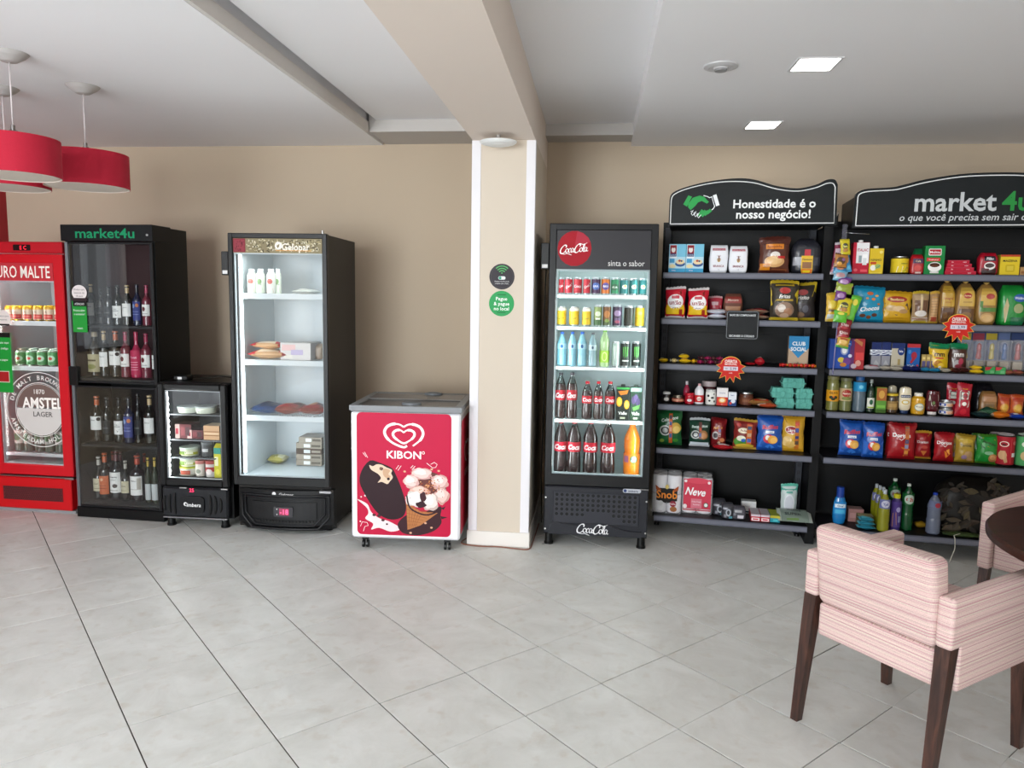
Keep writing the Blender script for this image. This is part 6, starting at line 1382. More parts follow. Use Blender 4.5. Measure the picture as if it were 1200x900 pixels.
'popR': ('pop', 'toy_sweet', 'sweet', {'c': ['445478', 'b83034'], 'p': [('r', .05, .76, .95, .97, '8c3444'), ('e', .5, .6, .4, .14, '6c7898'), ('r', .0, 0, 1, .26, 'a89480')]}),
'popY': ('pop', 'toy_sweet', 'sweet', {'c': ['44547c', 'c8b030'], 'p': [('r', .05, .80, .95, .97, 'b09c34'), ('e', .5, .6, .4, .14, '707ca0'), ('r', .0, 0, 1, .26, 'a89480')]}),
'popB': ('pop', 'toy_sweet', 'sweet', {'c': ['50607c', '2c64a8'], 'p': [('r', .05, .80, .95, .97, '5c6c94'), ('e', .5, .6, .4, .14, '808cac'), ('r', .0, 0, 1, .26, 'a89480')]}),
'popM': ('pop', 'toy_sweet', 'sweet', {'c': ['283454', 'c06060'], 'p': [('r', .05, .76, .95, .97, '30406c'), ('e', .6, .6, .3, .14, '90708c'), ('r', .0, 0, 1, .26, 'a89480')]}),
'chocbar': ('flat', 'chocolate_bar', 'sweet', {'c': ['3c1c18', '5c3024'], 'p': [('r', .2, .2, .8, .6, '6c3c34')]}),
'navybar': ('flat', 'chocolate_bar', 'sweet', {'c': ['141c50', '1c2868'], 'p': [('r', .2, .3, .8, .6, '26348c')]}),
'cyanbar': ('flat', 'chocolate_bar', 'sweet', {'c': ['2880a8', '3c9cc0'], 'p': [('r', .3, .2, .8, .6, '1c5c84')]}),
'creambar': ('flat', 'chocolate_bar', 'sweet', {'c': ['b0a898', 'c8c0b0'], 'p': [('r', .3, .2, .8, .6, '8c7c68')]}),
'redwhitebar': ('flat', 'chocolate_bar', 'sweet', {'c': ['c0b8bc', 'c8ccd0'], 'p': [('r', .35, .1, .85, .7, 'b81c34'), ('r', .1, .3, .3, .6, 'a8a8b0')]}),
'greenredbar': ('box', 'chocolate_bar', 'sweet', {'c': ['3c9450', '3c9450', '2c7040'], 'p': [('p', [(0, 1), (.7, 1), (.4, .55), (0, .5)], 'b02c38'), ('r', .5, .1, .9, .5, '6cb078')]}),
'smallmix': ('flat', 'candy_pack', 'sweet', {'c': ['8c5040', '9c8848'], 'p': [('r', .1, .2, .4, .7, 'c85868'), ('e', .6, .5, .16, .26, 'd8b828'), ('r', .75, .3, .95, .7, '6c3c5c')]}),
# -- jars shelf
'olives': ('jar', 'olive_jar', 'jar', {'c': ['6c6c34'], 'lid': '6c6840', 'hl': .10, 'lc': 'd0901c', 'lab': (.30, .66), 'sh': .85, 'p': [('t', .5, .76, .26, 'OLIVA', '282410', .05, .6), ('e', .35, .36, .12, .14, '28301c'), ('e', .62, .36, .12, .14, '28301c'), ('e', .48, .2, .12, .12, '28301c'), ('e', .5, .4, .06, .06, 'c04424')]}),
'olives2': ('jar', 'olive_jar', 'jar', {'c': ['64683a'], 'lid': '5c5c40', 'hl': .10, 'lc': 'b8a078', 'lab': (.34, .76), 'sh': .85, 'p': [('e', .5, .6, .30, .3, '9c2c28'), ('t', .5, .6, .2, 'Azeitona', 'f0e0d0', .03, .5), ('e', .5, .2, .3, .14, '788044')]}),
'seasalt': ('bottle', 'seasoning_bottle', 'bottle', {'s': 'juice', 'c': ['50606c'], 'cap': '1c4c84', 'lc': '2080b0', 'wrap': True, 'lab': (.58, .84), 'p': [('r', .3, .2, .7, .7, '2c98c8'), ('e', .5, .5, .14, .2, '78c0d8')]}),
'oliveoil': ('bottle', 'oil_bottle', 'bottle', {'s': 'small', 'c': ['142c1c'], 'cap': '8c9490', 'lc': 'd8d8cc', 'lab': (.12, .44), 'p': [('e', .5, .6, .2, .26, '2c5c40'), ('r', .1, .04, .9, .16, '8ca82c')]}),
'soupbox': ('box', 'seasoning_box', 'box', {'c': ['5c9038', 'a86c28', '3c6c28'], 'p': [('r', 0, .48, 1, .98, '9c5c2c'), ('e', .5, .72, .3, .16, 'c89848'), ('r', 0, 0, 1, .14, '3c5c20'), ('r', .1, .2, .9, .3, '78b048')]}),
'darkjar': ('jar', 'spread_jar', 'jar', {'c': ['3c2c1c'], 'lid': 'c8a820', 'hl': .12, 'lc': '8c7040', 'lab': (.2, .7), 'p': [('r', .2, .3, .8, .7, 'a88850')]}),
'mayo': ('bottle', 'mayonnaise_bottle', 'bottle', {'s': 'squeeze', 'ry': .6, 'c': ['dcd0b4'], 'lc': 'dcd0b4', 'lab': (.30, .72), 'p': [('r', .1, .70, .9, .94, '1c3058'), ('t', .5, .82, .16, 'MAIONESE', 'e8e8e8', .03, .74), ('e', .5, .3, .3, .2, 'c8a848'), ('e', .5, .3, .2, .12, 'e0e0d0')], 'bcap': '1c3058'}),
'mustard': ('jar', 'mustard_jar', 'jar', {'c': ['c89420'], 'lid': 'e0dcd0', 'hl': .16, 'sh': .66, 'lr': .95, 'lc': 'c89420', 'lab': (.16, .66), 'p': [('e', .5, .5, .28, .44, '5c8c8c'), ('e', .5, .5, .24, .38, 'e0dcc8'), ('t', .5, .55, .18, 'Mostarda', '3c3c30', .02, .4)]}),
'ketchup': ('bottle', 'ketchup_bottle', 'bottle', {'s': 'squeeze', 'ry': .6, 'c': ['4c141c'], 'lc': '4c141c', 'lab': (.34, .84), 'p': [('p', [(.22, .96), (.78, .96), (.84, .5), (.6, .04), (.4, .04), (.16, .5)], 'c8c4b8'), ('t', .5, .72, .12, 'KETCHUP', '503028', .03, .4), ('e', .5, .28, .1, .14, '6c8050')], 'bcap': 'd8d0cc'}),
'tuna': ('can', 'tuna_can', 'can', {'c': ['c8c0b4'], 'rim': 'b0b4b8', 'p': [('r', .0, .2, .4, .9, '1c3c8c'), ('r', .5, .1, .95, .8, 'd08050'), ('e', .6, .5, .2, .3, 'e0b090'), ('r', .15, .3, .3, .7, 'e0e0e4')]}),
'ketchpouch': ('bag', 'sauce_pouch', 'packet', {'c': ['a8182c', 'a81828'], 'p': [('p', [(.26, .97), (.74, .97), (.66, .82), (.34, .82)], 'd0a820'), ('p', rrect(.16, .28, .84, .78, .08), 'b8bcb0'), ('p', rrect(.24, .50, .76, .74, .04), '48605c'), ('p', rrect(.27, .52, .73, .72, .03), 'd8d8cc'), ('t', .5, .62, .08, 'Ketchup', '40403c', .03, .42), ('e', .5, .38, .16, .06, 'e8e4d8'), ('e', .5, .14, .22, .10, 'c82838')]}),
'blacksack': ('lump', 'noodle_bag', 'bag', {'c': ['1c1a1e'], 'p': [('e', .4, .5, .2, .2, '2c2a30')]}),
'tanpack': ('lump', 'noodle_pack', 'packet', {'c': ['8c6438'], 'p': [('r', .1, .6, .9, .9, 'a87850'), ('r', .2, .2, .8, .5, '6c5024')]}),
'greenpouch': ('flat', 'soup_packet', 'packet', {'c': ['2c5038', '3c6c48'], 'p': [('r', .5, .4, .9, .9, 'a8a038'), ('r', .1, .1, .5, .4, '18382c')]}),
'darkgreenflat': ('flat', 'soup_packet', 'packet', {'c': ['182c30', '203c3c'], 'p': [('r', .2, .2, .8, .5, '5c7c6c')]}),
'orangepack': ('bag', 'noodle_pack', 'packet', {'c': ['c0582c', 'a84420'], 'p': [('e', .5, .4, .34, .2, 'd89838'), ('e', .5, .42, .24, .12, 'e0b450'), ('r', .1, .7, .9, .88, 'b03c24'), ('r', .15, .08, .85, .16, 'd8b088')]}),
'orangeflat': ('flat', 'noodle_pack', 'packet', {'c': ['d06c1c', 'c0a890'], 'p': [('r', .2, .2, .8, .6, 'e08830')]}),
'blueflat': ('flat', 'snack_pouch', 'packet', {'c': ['1c3c9c', '2c4cac'], 'p': [('r', .3, .2, .6, .5, 'd0d4e0')]}),
# -- big crisps
'doritos': ('bag', 'crisp_bag', 'bag', {'c': ['a01820', '841018'], 'p': [('p', [(.1, .95), (.5, .95), (.3, .8)], 'b82c30'), ('t', .46, .66, .15, 'Doritos', 'f0ece8', .06, .78), ('l', [(.38, .56), (.46, .52), (.58, .60)], .004, 'f0ece8'), ('p', [(.44, .38), (.80, .30), (.56, .12)], 'd87c2c'), ('p', [(.52, .40), (.70, .46), (.74, .24)], 'e89c44'), ('p', [(.1, .1), (.4, .2), (.3, .05)], 'b82830')]}),
'doritostag': ('bag', 'crisp_bag', 'bag', {'c': ['a01820', '841018'], 'p': [('t', .44, .66, .15, 'Doritos', 'f0ece8', .06, .78), ('l', [(.34, .56), (.42, .52), (.54, .60)], .004, 'f0ece8'), ('p', [(.44, .34), (.80, .28), (.56, .08)], 'd87c2c'), ('r', .56, .04, .72, .94, 'b86038'), ('r', .57, .80, .71, .90, '88786c'), ('r', .57, .58, .71, .72, 'c87838'), ('r', .57, .44, .71, .54, '40507c'), ('r', .57, .30, .71, .40, '8890b0'), ('r', .57, .16, .71, .24, 'd8903c')]}),
'doritosS': ('bag', 'crisp_bag', 'bag', {'c': ['981c22', 'c09030'], 'p': [('t', .42, .62, .12, 'Doritos', 'd8d0cc', .05, .7), ('p', [(.45, .97), (.95, .97), (.7, .82)], 'c89a38'), ('p', [(.3, .3), (.66, .3), (.5, .12)], 'c87838'), ('e', .5, .44, .2, .06, 'b84c40')]}),
'yellowpurple': ('bag', 'crisp_bag', 'bag', {'c': ['ac8c30', '8c7020'], 'p': [('e', .45, .78, .36, .08, 'c8a838'), ('t', .45, .62, .12, 'Torcida', '40381c', .05, .7), ('p', [(.0, .46), (.5, .4), (.4, .04), (.05, .04)], '5c4480'), ('e', .62, .28, .24, .14, 'b89468'), ('e', .4, .2, .14, .08, '9c80a0'), ('e', .7, .12, .16, .06, 'c8a070')]}),
'fandangos': ('bag', 'crisp_bag', 'bag', {'c': ['1c8430', '3c7020'], 'p': [('p', [(.2, .90), (.75, .85), (.85, .5), (.4, .6)], 'b89a28'), ('t', .5, .72, .11, 'Fandangos', '30301c', .05, .6, .2, -.3), ('e', .5, .38, .22, .06, '7cb088'), ('e', .72, .22, .22, .14, 'b87c4c'), ('e', .7, .24, .14, .08, 'd09c68'), ('p', [(.02, .95), (.18, .9), (.3, .5), (.1, .6)], '146028')]}),
'pringR': ('can', 'crisp_tube', 'can', {'c': ['a8202c'], 'mat': 'paper', 'rim': 'c0b0b0', 'neck': 'c8b8b8', 'lid': 'd8c8c8', 'lidmat': 'plastic', 'p': [('e', .34, .74, .18, .10, 'e8dcd0'), ('e', .34, .74, .14, .075, 'a8202c'), ('e', .34, .72, .08, .03, '3c1c18'), ('r', .60, .05, .62, .95, 'c84c50'), ('r', .66, .28, .94, .42, 'e0e0e0'), ('e', .3, .34, .16, .16, 'd0a478'), ('e', .8, .78, .12, .07, 'c86c6c'), ('p', [(.2, .5), (.4, .5), (.5, .1), (.4, .05)], 'c0986c')]}),
'pringG': ('can', 'crisp_tube', 'can', {'c': ['4c9c5c'], 'mat': 'paper', 'rim': 'b0c0b0', 'neck': 'b8c8b8', 'lid': 'c8d8c8', 'lidmat': 'plastic', 'p': [('e', .45, .74, .20, .10, 'd8dcc8'), ('e', .45, .34, .22, .16, 'c0a878')]}),
# -- bottom shelf
'mouth': ('bottle', 'mouthwash_bottle', 'bottle', {'s': 'mouth', 'ry': .6, 'c': ['1c78b8'], 'cap': '1c3c8c', 'cr': .58, 'c0': .72, 'lc': '2484c4', 'lab': (.26, .60), 'p': [('r', .1, .55, .9, .85, 'd8e8f0'), ('t', .5, .70, .24, 'Oral', '1c4c8c', .05, .6), ('r', .15, .1, .85, .4, '50b0d8')]}),
'pinkbox': ('box', 'soap_box', 'box', {'c': ['a87c78', 'b89490', '6c5050'], 'p': [('r', .1, .3, .9, .7, 'c09490')]}),
'mixedbox': ('box', 'sponge_pack', 'packet', {'c': ['7c7048', 'a8a078', '5c5434'], 'p': [('r', .1, .2, .5, .7, 'b08858'), ('r', .55, .2, .9, .6, '50785c')]}),
'cyanpack': ('flat', 'soap_packet', 'packet', {'c': ['2c8098', '40a0b4'], 'p': [('r', .2, .2, .8, .6, '60b8c8')]}),
'deterg': ('bottle', 'detergent_bottle', 'bottle', {'s': 'det', 'c': ['8c8c1c'], 'cap': 'b8c0c8', 'lc': '6c70a0', 'lab': (.56, .78), 'p': [('e', .5, .5, .34, .4, 'c8c8d8'), ('t', .5, .5, .4, 'Ypê', '30388c', .05, .4)]}),
'purplebot': ('bottle', 'cleaner_bottle', 'bottle', {'s': 'juice', 'c': ['3c2c6c'], 'cap': 'c8c020', 'lc': '4c3880', 'wrap': True, 'lab': (.10, .80), 'p': [('p', [(.1, .55), (.4, .6), (.5, .1), (.1, .0)], 'c88c34'), ('e', .6, .7, .2, .1, 'a8a0c8'), ('r', .6, .2, .9, .45, '8888b0')]}),
'greensoda': ('bottle', 'soda_bottle', 'bottle', {'s': 'pet2', 'c': ['0f4a24'], 'cap': 'd8e0d8', 'lc': '14602c', 'wrap': True, 'lab': (.56, .80), 'p': [('e', .5, .5, .42, .42, 'b8c8bc'), ('t', .5, .5, .5, 'Ch', 'b02c30', .08)]}),
'waterbot': ('bottle', 'water_bottle', 'bottle', {'s': 'pet2', 'c': ['6c7488'], 'cap': '1c3ca8', 'lc': '6c7494', 'lab': (.62, .82), 'p': [('e', .6, .5, .2, .3, 'b03c4c')]}),
'yellowbit': ('flat', 'sponge_pack', 'packet', {'c': ['a88420', '8c6c1c'], 'p': []}),
'leafsack': ('sack', 'potpourri_sack', 'bag', {'c': ['1b1815'], 'mat': 'plastic', 'nleaf': 80, 'leaf': ['463c30', '2e271e', '50462f', '382b20', '221d18', '40382c']}),
'greenflat2': ('flat', 'cloth_pack', 'packet', {'c': ['3c4c28', '34442a'], 'p': []}),
# -- drinks
'coke350': ('can', 'drink_can', 'can', {'c': ['b0182c'], 'p': [('t', .5, .5, .26, 'Coca', 'f0e4e4', .04, .6, .3, .5), ('e', .8, .7, .06, .05, 'e0c8c8')]}),
'cokefat': ('can', 'drink_can', 'can', {'c': ['b01c2e'], 'p': [('t', .5, .5, .30, 'Coca', 'f0e4e4', .04, .7, .2), ('r', .0, .05, 1, .12, '901424')]}),
'purplecan': ('can', 'drink_can', 'can', {'c': ['3a1c40'], 'p': [('e', .5, .5, .34, .26, '3c5ca0'), ('t', .5, .5, .22, 'UVA', 'e8e8f0', .05, .4)]}),
'orangecan': ('can', 'drink_can', 'can', {'c': ['c86c24'], 'p': [('e', .5, .5, .34, .26, '4c3c84'), ('t', .5, .5, .22, 'FAN', 'f0f0f0', .05, .4)]}),
'greencan': ('can', 'drink_can', 'can', {'c': ['1c7c50'], 'p': [('e', .5, .45, .36, .24, '2c5c40'), ('t', .5, .45, .20, 'KUA', 'e0ece0', .05, .5)]}),
'spritecan': ('can', 'drink_can', 'can', {'c': ['1c6c6c'], 'p': [('p', [(0, .7), (1, .95), (1, .6), (0, .3)], '2c8c50'), ('e', .55, .5, .22, .16, 'e0e8d0'), ('e', .6, .55, .1, .08, 'd0d040')]}),
'schweppes': ('can', 'drink_can', 'can', {'c': ['d8b41c'], 'mat': 'satin', 'neck': 'e8e4d8', 'p': [('r', 0, .86, 1, 1, 'e8e4d8'), ('p', [(.1, .45), (.9, .65), (.9, .52), (.1, .32)], '2c3020'), ('t', .5, .40, .12, 'Citrus', '2c3020', .03, .5, .2, .25), ('r', 0, 0, 1, .05, 'c8a418')]}),
'slimgreen': ('can', 'drink_can', 'can', {'c': ['7c8c50'], 'p': [('r', 0, 0, 1, .3, '3c5c34'), ('e', .5, .62, .26, .14, 'c8d0b8'), ('r', .3, .3, .7, .4, 'd8d8c8')]}),
'slimorange': ('can', 'drink_can', 'can', {'c': ['6c4420'], 'p': [('e', .5, .6, .3, .2, 'a86c34'), ('r', 0, 0, 1, .25, '3c4c28'), ('e', .5, .25, .2, .1, '789044')]}),
'slimpurple': ('can', 'drink_can', 'can', {'c': ['30203c'], 'p': [('e', .5, .66, .3, .16, '8c7898'), ('r', .3, .2, .7, .4, '5c4c70'), ('e', .5, .2, .2, .08, 'a04860')]}),
'slimlime': ('can', 'drink_can', 'can', {'c': ['20241c'], 'p': [('p', [(.1, .1), (.9, .1), (.95, .7), (.4, .5)], '389040'), ('p', [(0, .6), (1, .9), (1, .7), (0, .42)], 'd0b428')]}),
'slimyellow': ('can', 'drink_can', 'can', {'c': ['d4b020'], 'p': [('r', 0, .4, 1, .46, 'b89818'), ('e', .5, .7, .2, .1, 'e0c858')]}),
'waterb': ('bottle', 'water_bottle', 'bottle', {'s': 'pet', 'c': ['7fb4c4'], 'cap': '1c5cc0', 'lc': '9cc4d0', 'wrap': True, 'lab': (.50, .66), 'p': [('e', .5, .5, .12, .34, '1c4c80')]}),
'waterg': ('bottle', 'water_bottle', 'bottle', {'s': 'pet', 'c': ['86a4ac'], 'cap': '4c5058', 'lc': 'b8ccd0', 'wrap': True, 'lab': (.48, .64), 'p': [('e', .5, .5, .10, .3, '24405c')]}),
'limebot': ('bottle', 'soda_bottle', 'bottle', {'s': 'contour', 'c': ['a0c088'], 'cap': '60a828', 'lc': '94c43c', 'wrap': True, 'lab': (.12, .44), 'p': [('e', .5, .5, .24, .40, 'd8e8a0'), ('e', .5, .5, .18, .30, 'a8cc50')]}),
'silvercan': ('can', 'drink_can', 'can', {'c': ['9cb0a8'], 'p': [('p', [(.35, .9), (.45, .9), (.42, .2), (.36, .3)], 'd0d8d0'), ('p', [(.55, .9), (.65, .9), (.62, .2), (.56, .4)], 'd0d8d0')]}),
'blackcan': ('can', 'drink_can', 'can', {'c': ['16201c'], 'p': [('p', [(.30, .84), (.38, .86), (.38, .45), (.33, .38)], '50b040'), ('p', [(.46, .86), (.54, .86), (.52, .40), (.48, .34)], '50b040'), ('p', [(.62, .86), (.70, .84), (.68, .50), (.63, .36)], '50b040'), ('r', .25, .20, .75, .26, 'c8d0c8')]}),
'cokebotd': ('bottle', 'soda_bottle', 'bottle', {'s': 'contour', 'c': ['2a1614'], 'fill': .80, 'cap': '403c40', 'lc': 'a81828', 'wrap': True, 'lab': (.40, .62), 'p': [('t', .5, .5, .7, 'Coca', 'f4e8e8', .06, .8, .3)]}),
'cokebotr': ('bottle', 'soda_bottle', 'bottle', {'s': 'contour', 'c': ['2a1614'], 'fill': .80, 'cap': 'c02030', 'lc': 'b01828', 'wrap': True, 'lab': (.42, .62), 'p': [('t', .5, .5, .7, 'Coca', 'f4e8e8', .06, .8, .3)]}),
'cola2l': ('bottle', 'soda_bottle', 'bottle', {'s': 'contour', 'c': ['281818'], 'fill': .84, 'cap': 'c02030', 'lc': 'b81c30', 'wrap': True, 'lab': (.42, .60), 'p': [('t', .5, .5, .72, 'Coca', 'f4e8e8', .08, .85, .3)]}),
'fanta2l': ('bottle', 'soda_bottle', 'bottle', {'s': 'contour', 'c': ['e07c14'], 'cap': 'e07818', 'lc': 'd87820', 'wrap': True, 'lab': (.22, .42), 'p': [('e', .6, .5, .22, .36, '2c7444'), ('e', .6, .5, .16, .26, 'e8ece0'), ('r', 0, .2, .3, .8, '9c5c80'), ('t', .6, .5, .3, 'Fanta', '24448c', .04, .3)]}),
'juicebox': ('box', 'juice_carton', 'carton', {'c': ['1c2420', '2c302c', '181c18'], 'cap': '202424', 'p': [('e', .22, .56, .22, .15, 'e8a01c'), ('e', .22, .56, .17, .11, 'f0c040'), ('e', .80, .48, .20, .14, 'e8a01c'), ('e', .80, .48, .15, .10, 'f4cc58'), ('p', [(.1, .88), (.9, .92), (.8, .8), (.3, .76)], 'd07828'), ('t', .5, .22, .13, 'Valle', 'f0f4f0', .05, .7), ('r', .3, .04, .7, .10, 'b0b8a0'), ('r', 0, .94, 1, 1, '40a050')]}),
'juicebox2': ('box', 'juice_carton', 'carton', {'c': ['243c2c', '3c5040', '1c3024'], 'cap': '3c4c40', 'p': [('e', .3, .62, .2, .13, '4c3c60'), ('e', .5, .68, .18, .12, '5c4c74'), ('e', .7, .56, .2, .13, '44385c'), ('p', [(.2, .4), (.9, .5), (.8, .36), (.3, .3)], '5c9048'), ('t', .5, .22, .13, 'Valle', 'f0f4f0', .05, .7), ('r', .3, .04, .7, .10, 'b0b8a0'), ('r', 0, .88, 1, 1, '8cb0a0')]}),
# -- frozen fridge
'juicebotR': ('bottle', 'juice_bottle', 'bottle', {'s': 'juice', 'c': ['d8dcd4'], 'cap': 'e8ecec', 'cr': .66, 'c0': .88, 'lc': 'e0e4dc', 'wrap': True, 'lab': (.04, .72), 'p': [('e', .5, .66, .3, .16, 'd07c74'), ('p', [(.1, .0), (.9, .0), (.8, .24), (.2, .30)], 'c87c34'), ('t', .5, .66, .14, 'suco', 'b03c3c', .03, .6)]}),
'juicebotG': ('bottle', 'juice_bottle', 'bottle', {'s': 'juice', 'c': ['d8e0d4'], 'cap': 'e8ecec', 'cr': .66, 'c0': .88, 'lc': 'e0e8dc', 'wrap': True, 'lab': (.04, .72), 'p': [('e', .5, .66, .26, .16, '88a878'), ('p', [(.1, .0), (.9, .0), (.8, .30), (.2, .20)], '70a83c'), ('t', .5, .5, .14, 'suco', '4c7c4c', .03, .6)]}),
'foodtray': ('flat', 'bread_packet', 'packet', {'c': ['c8ccc8', 'd8dcd8'], 'p': [('r', .2, .2, .6, .6, 'e0e4e0')]}),
'wafflebag': ('flat', 'frozen_food_bag', 'packet', {'c': ['c8a078', 'b82430'], 'p': [('r', .0, .0, .2, .7, 'b02430'), ('r', .25, .1, .8, .5, 'e0d0b8'), ('r', .4, .5, .7, .8, '7c7068'), ('r', .80, .1, .98, .6, 'b82838')]}),
'lunchbox': ('box', 'frozen_food_box', 'box', {'c': ['cccccc', 'c8c8c8', 'b0b0b4'], 'p': [('r', .05, .55, .5, .9, 'd8b8b8'), ('r', .35, .3, .75, .6, 'b0a8c8'), ('r', .1, .1, .4, .3, 'd8d8d0')]}),
'tanbag': ('lump', 'frozen_food_bag', 'packet', {'c': ['b8a898'], 'p': []}),
'bluebag': ('flat', 'frozen_food_bag', 'packet', {'c': ['28406c', '34343c'], 'p': [('r', .3, .1, .8, .6, '1c2c50'), ('r', .1, .5, .5, .9, '88303c')]}),
'redbag': ('flat', 'frozen_food_bag', 'packet', {'c': ['8c4a40', 'a03c38'], 'p': [('r', .1, .1, .8, .4, 'a83434'), ('r', .4, .4, .9, .8, '5c3434'), ('e', .4, .5, .2, .2, 'c08c6c')]}),
'coldbox': ('box', 'frozen_meal_box', 'box', {'c': ['8c8478', 'a8a098', '6c665c'], 'p': [('r', .3, .2, .55, .8, 'd0d4d4'), ('r', .6, .3, .95, .7, '5c564c')]}),
'coldboxd': ('box', 'frozen_meal_box', 'box', {'c': ['4c4038', '6c6058', '3c342c'], 'p': [('r', .3, .2, .55, .8, 'c0c4c4'), ('r', .6, .3, .95, .7, '8c8478')]}),
'yellowice': ('flat', 'ice_lolly_pack', 'packet', {'c': ['a8a058', 'b8b488'], 'p': [('r', .1, .2, .5, .6, '88843c'), ('r', .55, .1, .9, .6, 'c8c8a8')]}),
# -- counter fridge
'tray': ('tub', 'food_tray', 'tray', {'c': ['d0d8c8'], 'lid': 'a8b4b0'}),
'meatpack': ('box', 'sausage_pack', 'packet', {'c': ['5c2c30', '4c3438', '401c20'], 'p': [('r', .0, .0, .28, 1, 'c8b0a8'), ('r', .04, .3, .2, .7, 'b03444'), ('r', .35, .2, .6, .8, '7c3c40'), ('r', .65, .2, .9, .8, '483034')]}),
'sandwich': ('box', 'sandwich_pack', 'packet', {'c': ['d0a880', 'd8c0a0', 'a88c60'], 'p': [('r', 0, .55, 1, .62, 'a87850'), ('r', 0, .28, 1, .34, '9c7048'), ('r', .05, .40, .95, .48, 'e8d0a8')]}),
'blackcup': ('tub', 'pudding_cup', 'cup', {'c': ['3c3e40'], 'lid': '5c6064', 'p': [('r', .3, .4, .7, .7, 'b0b4b4')]}),
'buttertub': ('tub', 'butter_tub', 'tub', {'c': ['c8d0b0'], 'lid': 'b8c8b8', 'p': [('r', .0, .2, 1, .6, 'a8b030'), ('e', .4, .5, .2, .3, '607c34'), ('r', .5, .3, .8, .7, 'e0e4c8')]}),
'buttertub2': ('tub', 'butter_tub', 'tub', {'c': ['c8c8bc'], 'lid': 'a8b034', 'p': [('r', .3, .2, .7, .8, 'a8503c'), ('r', .0, .0, 1, .2, '8c8c7c')]}),
'yogurt': ('tub', 'yogurt_cup', 'cup', {'c': ['d8d4c8'], 'lid': 'b8746c', 'p': [('r', .2, .2, .8, .8, 'e4e0d4'), ('e', .5, .4, .2, .2, '8c9484')]}),
'yogurtr': ('tub', 'yogurt_cup', 'cup', {'c': ['d0ccc8'], 'lid': 'a84844', 'p': [('r', .1, .4, .9, .8, 'b03c38'), ('e', .5, .4, .24, .24, 'e8e0dc')]}),
'yellowmilk': ('box', 'milk_carton', 'carton', {'c': ['c8c430', '4c9c8c', 'a09c28'], 'gable': 1, 'p': [('r', 0, .8, 1, 1, '3c9484'), ('r', .1, .4, .6, .7, 'e8e8c0'), ('e', .5, .2, .3, .1, 'e0d850')]}),
'clearbag': ('lump', 'salad_bag', 'packet', {'c': ['8c9494'], 'p': []}),
# -- beer fridge
'goldbeer': ('can', 'beer_can', 'can', {'c': ['c8b8a0'], 'neck': 'd8a820', 'lid': 'e0c050', 'rim': 'c89c28', 'p': [('r', 0, .82, 1, 1, 'd0a020'), ('r', .1, .05, .9, .42, 'b8342c'), ('t', .5, .62, .2, 'A', '5c4c40', .05), ('r', .2, .2, .8, .3, 'd86c5c')]}),
'greenbeer': ('can', 'beer_can', 'can', {'c': ['2c8444'], 'neck': 'a8c8b0', 'lid': 'b8d0c0', 'rim': 'a0b8a8', 'p': [('e', .5, .5, .3, .26, 'a0c8a8'), ('e', .5, .5, .14, .12, 'b83428'), ('r', 0, .1, 1, .15, '1c6430')]}),
'beerbot': ('bottle', 'beer_bottle', 'bottle', {'s': 'fat', 'c': ['4c5c50'], 'foil': 'b8bcc0', 'lc': 'a8a8a0', 'p': [('e', .5, .5, .3, .3, '4c6c50')]}),
# -- wines
'wineW': ('bottle', 'wine_bottle', 'bottle', {'s': 'wine', 'c': ['1a1c18'], 'foil': '1c1c1e', 'lc': 'ecebe8', 'p': [('r', .2, .56, .8, .60, '5c5c58'), ('t', .5, .72, .12, 'Vinho', '3c3c38', .02, .5), ('p', [(.5, .3), (.8, .4), (.6, .16)], '5c5c58')]}),
'wineO': ('bottle', 'wine_bottle', 'bottle', {'s': 'wine', 'c': ['1c1814'], 'foil': 'b85428', 'lc': 'c86c44', 'lab': (.12, .52), 'p': [('e', .5, .80, .12, .08, 'e8c0a0'), ('r', .2, .3, .8, .34, '8c3c24'), ('r', .2, .45, .8, .48, '8c3c24')]}),
'wineL': ('bottle', 'wine_bottle', 'bottle', {'s': 'wine', 'c': ['18161a'], 'foil': '4c1420', 'lc': 'ecebe8', 'lab': (.16, .58), 'p': [('t', .5, .78, .12, 'Reserva', '38302c', .04, .8), ('r', .3, .62, .7, .64, '6c6458'), ('e', .62, .34, .18, .10, '4c4440'), ('r', .2, .10, .8, .13, '8c8478')]}),
'wineR': ('bottle', 'wine_bottle', 'bottle', {'s': 'wine', 'c': ['18161a'], 'foil': 'a0381c', 'lc': 'ecebe8', 'lab': (.14, .56), 'p': [('t', .5, .76, .10, 'Malbec', '48403c', .03, .6), ('r', .2, .3, .8, .32, '8c8074'), ('r', .7, .3, .95, .9, 'b8b0a4')]}),
'wineS': ('bottle', 'wine_bottle', 'bottle', {'s': 'fat', 'c': ['1c1c18'], 'foil': 'b8b4ac', 'lc': 'c8c0a4', 'lab': (.2, .5), 'p': [('t', .5, .6, .16, 'Casal', '40382c', .03, .7), ('r', .2, .2, .8, .24, '786c58')]}),
'wineB': ('bottle', 'wine_bottle', 'bottle', {'s': 'wine', 'c': ['1c2440'], 'foil': '20242c', 'lc': '3a4484', 'lab': (.12, .58), 'p': [('e', .3, .76, .18, .12, '88a0c8'), ('e', .72, .80, .16, .10, 'c07850'), ('r', .15, .3, .85, .34, '7c88b8'), ('r', .15, .45, .85, .48, '7c88b8')]}),
'wineD': ('bottle', 'wine_bottle', 'bottle', {'s': 'wine', 'c': ['141614'], 'foil': '1c1e20', 'lc': '26282a', 'p': [('r', .2, .4, .8, .5, '5c6060')]}),
'wineK': ('bottle', 'wine_bottle', 'bottle', {'s': 'wine', 'c': ['20201c'], 'foil': 'b8a078', 'lc': 'ecebe8', 'lab': (.22, .54), 'p': [('t', .5, .7, .12, 'Branco', '4c4c4c', .02, .6)]}),
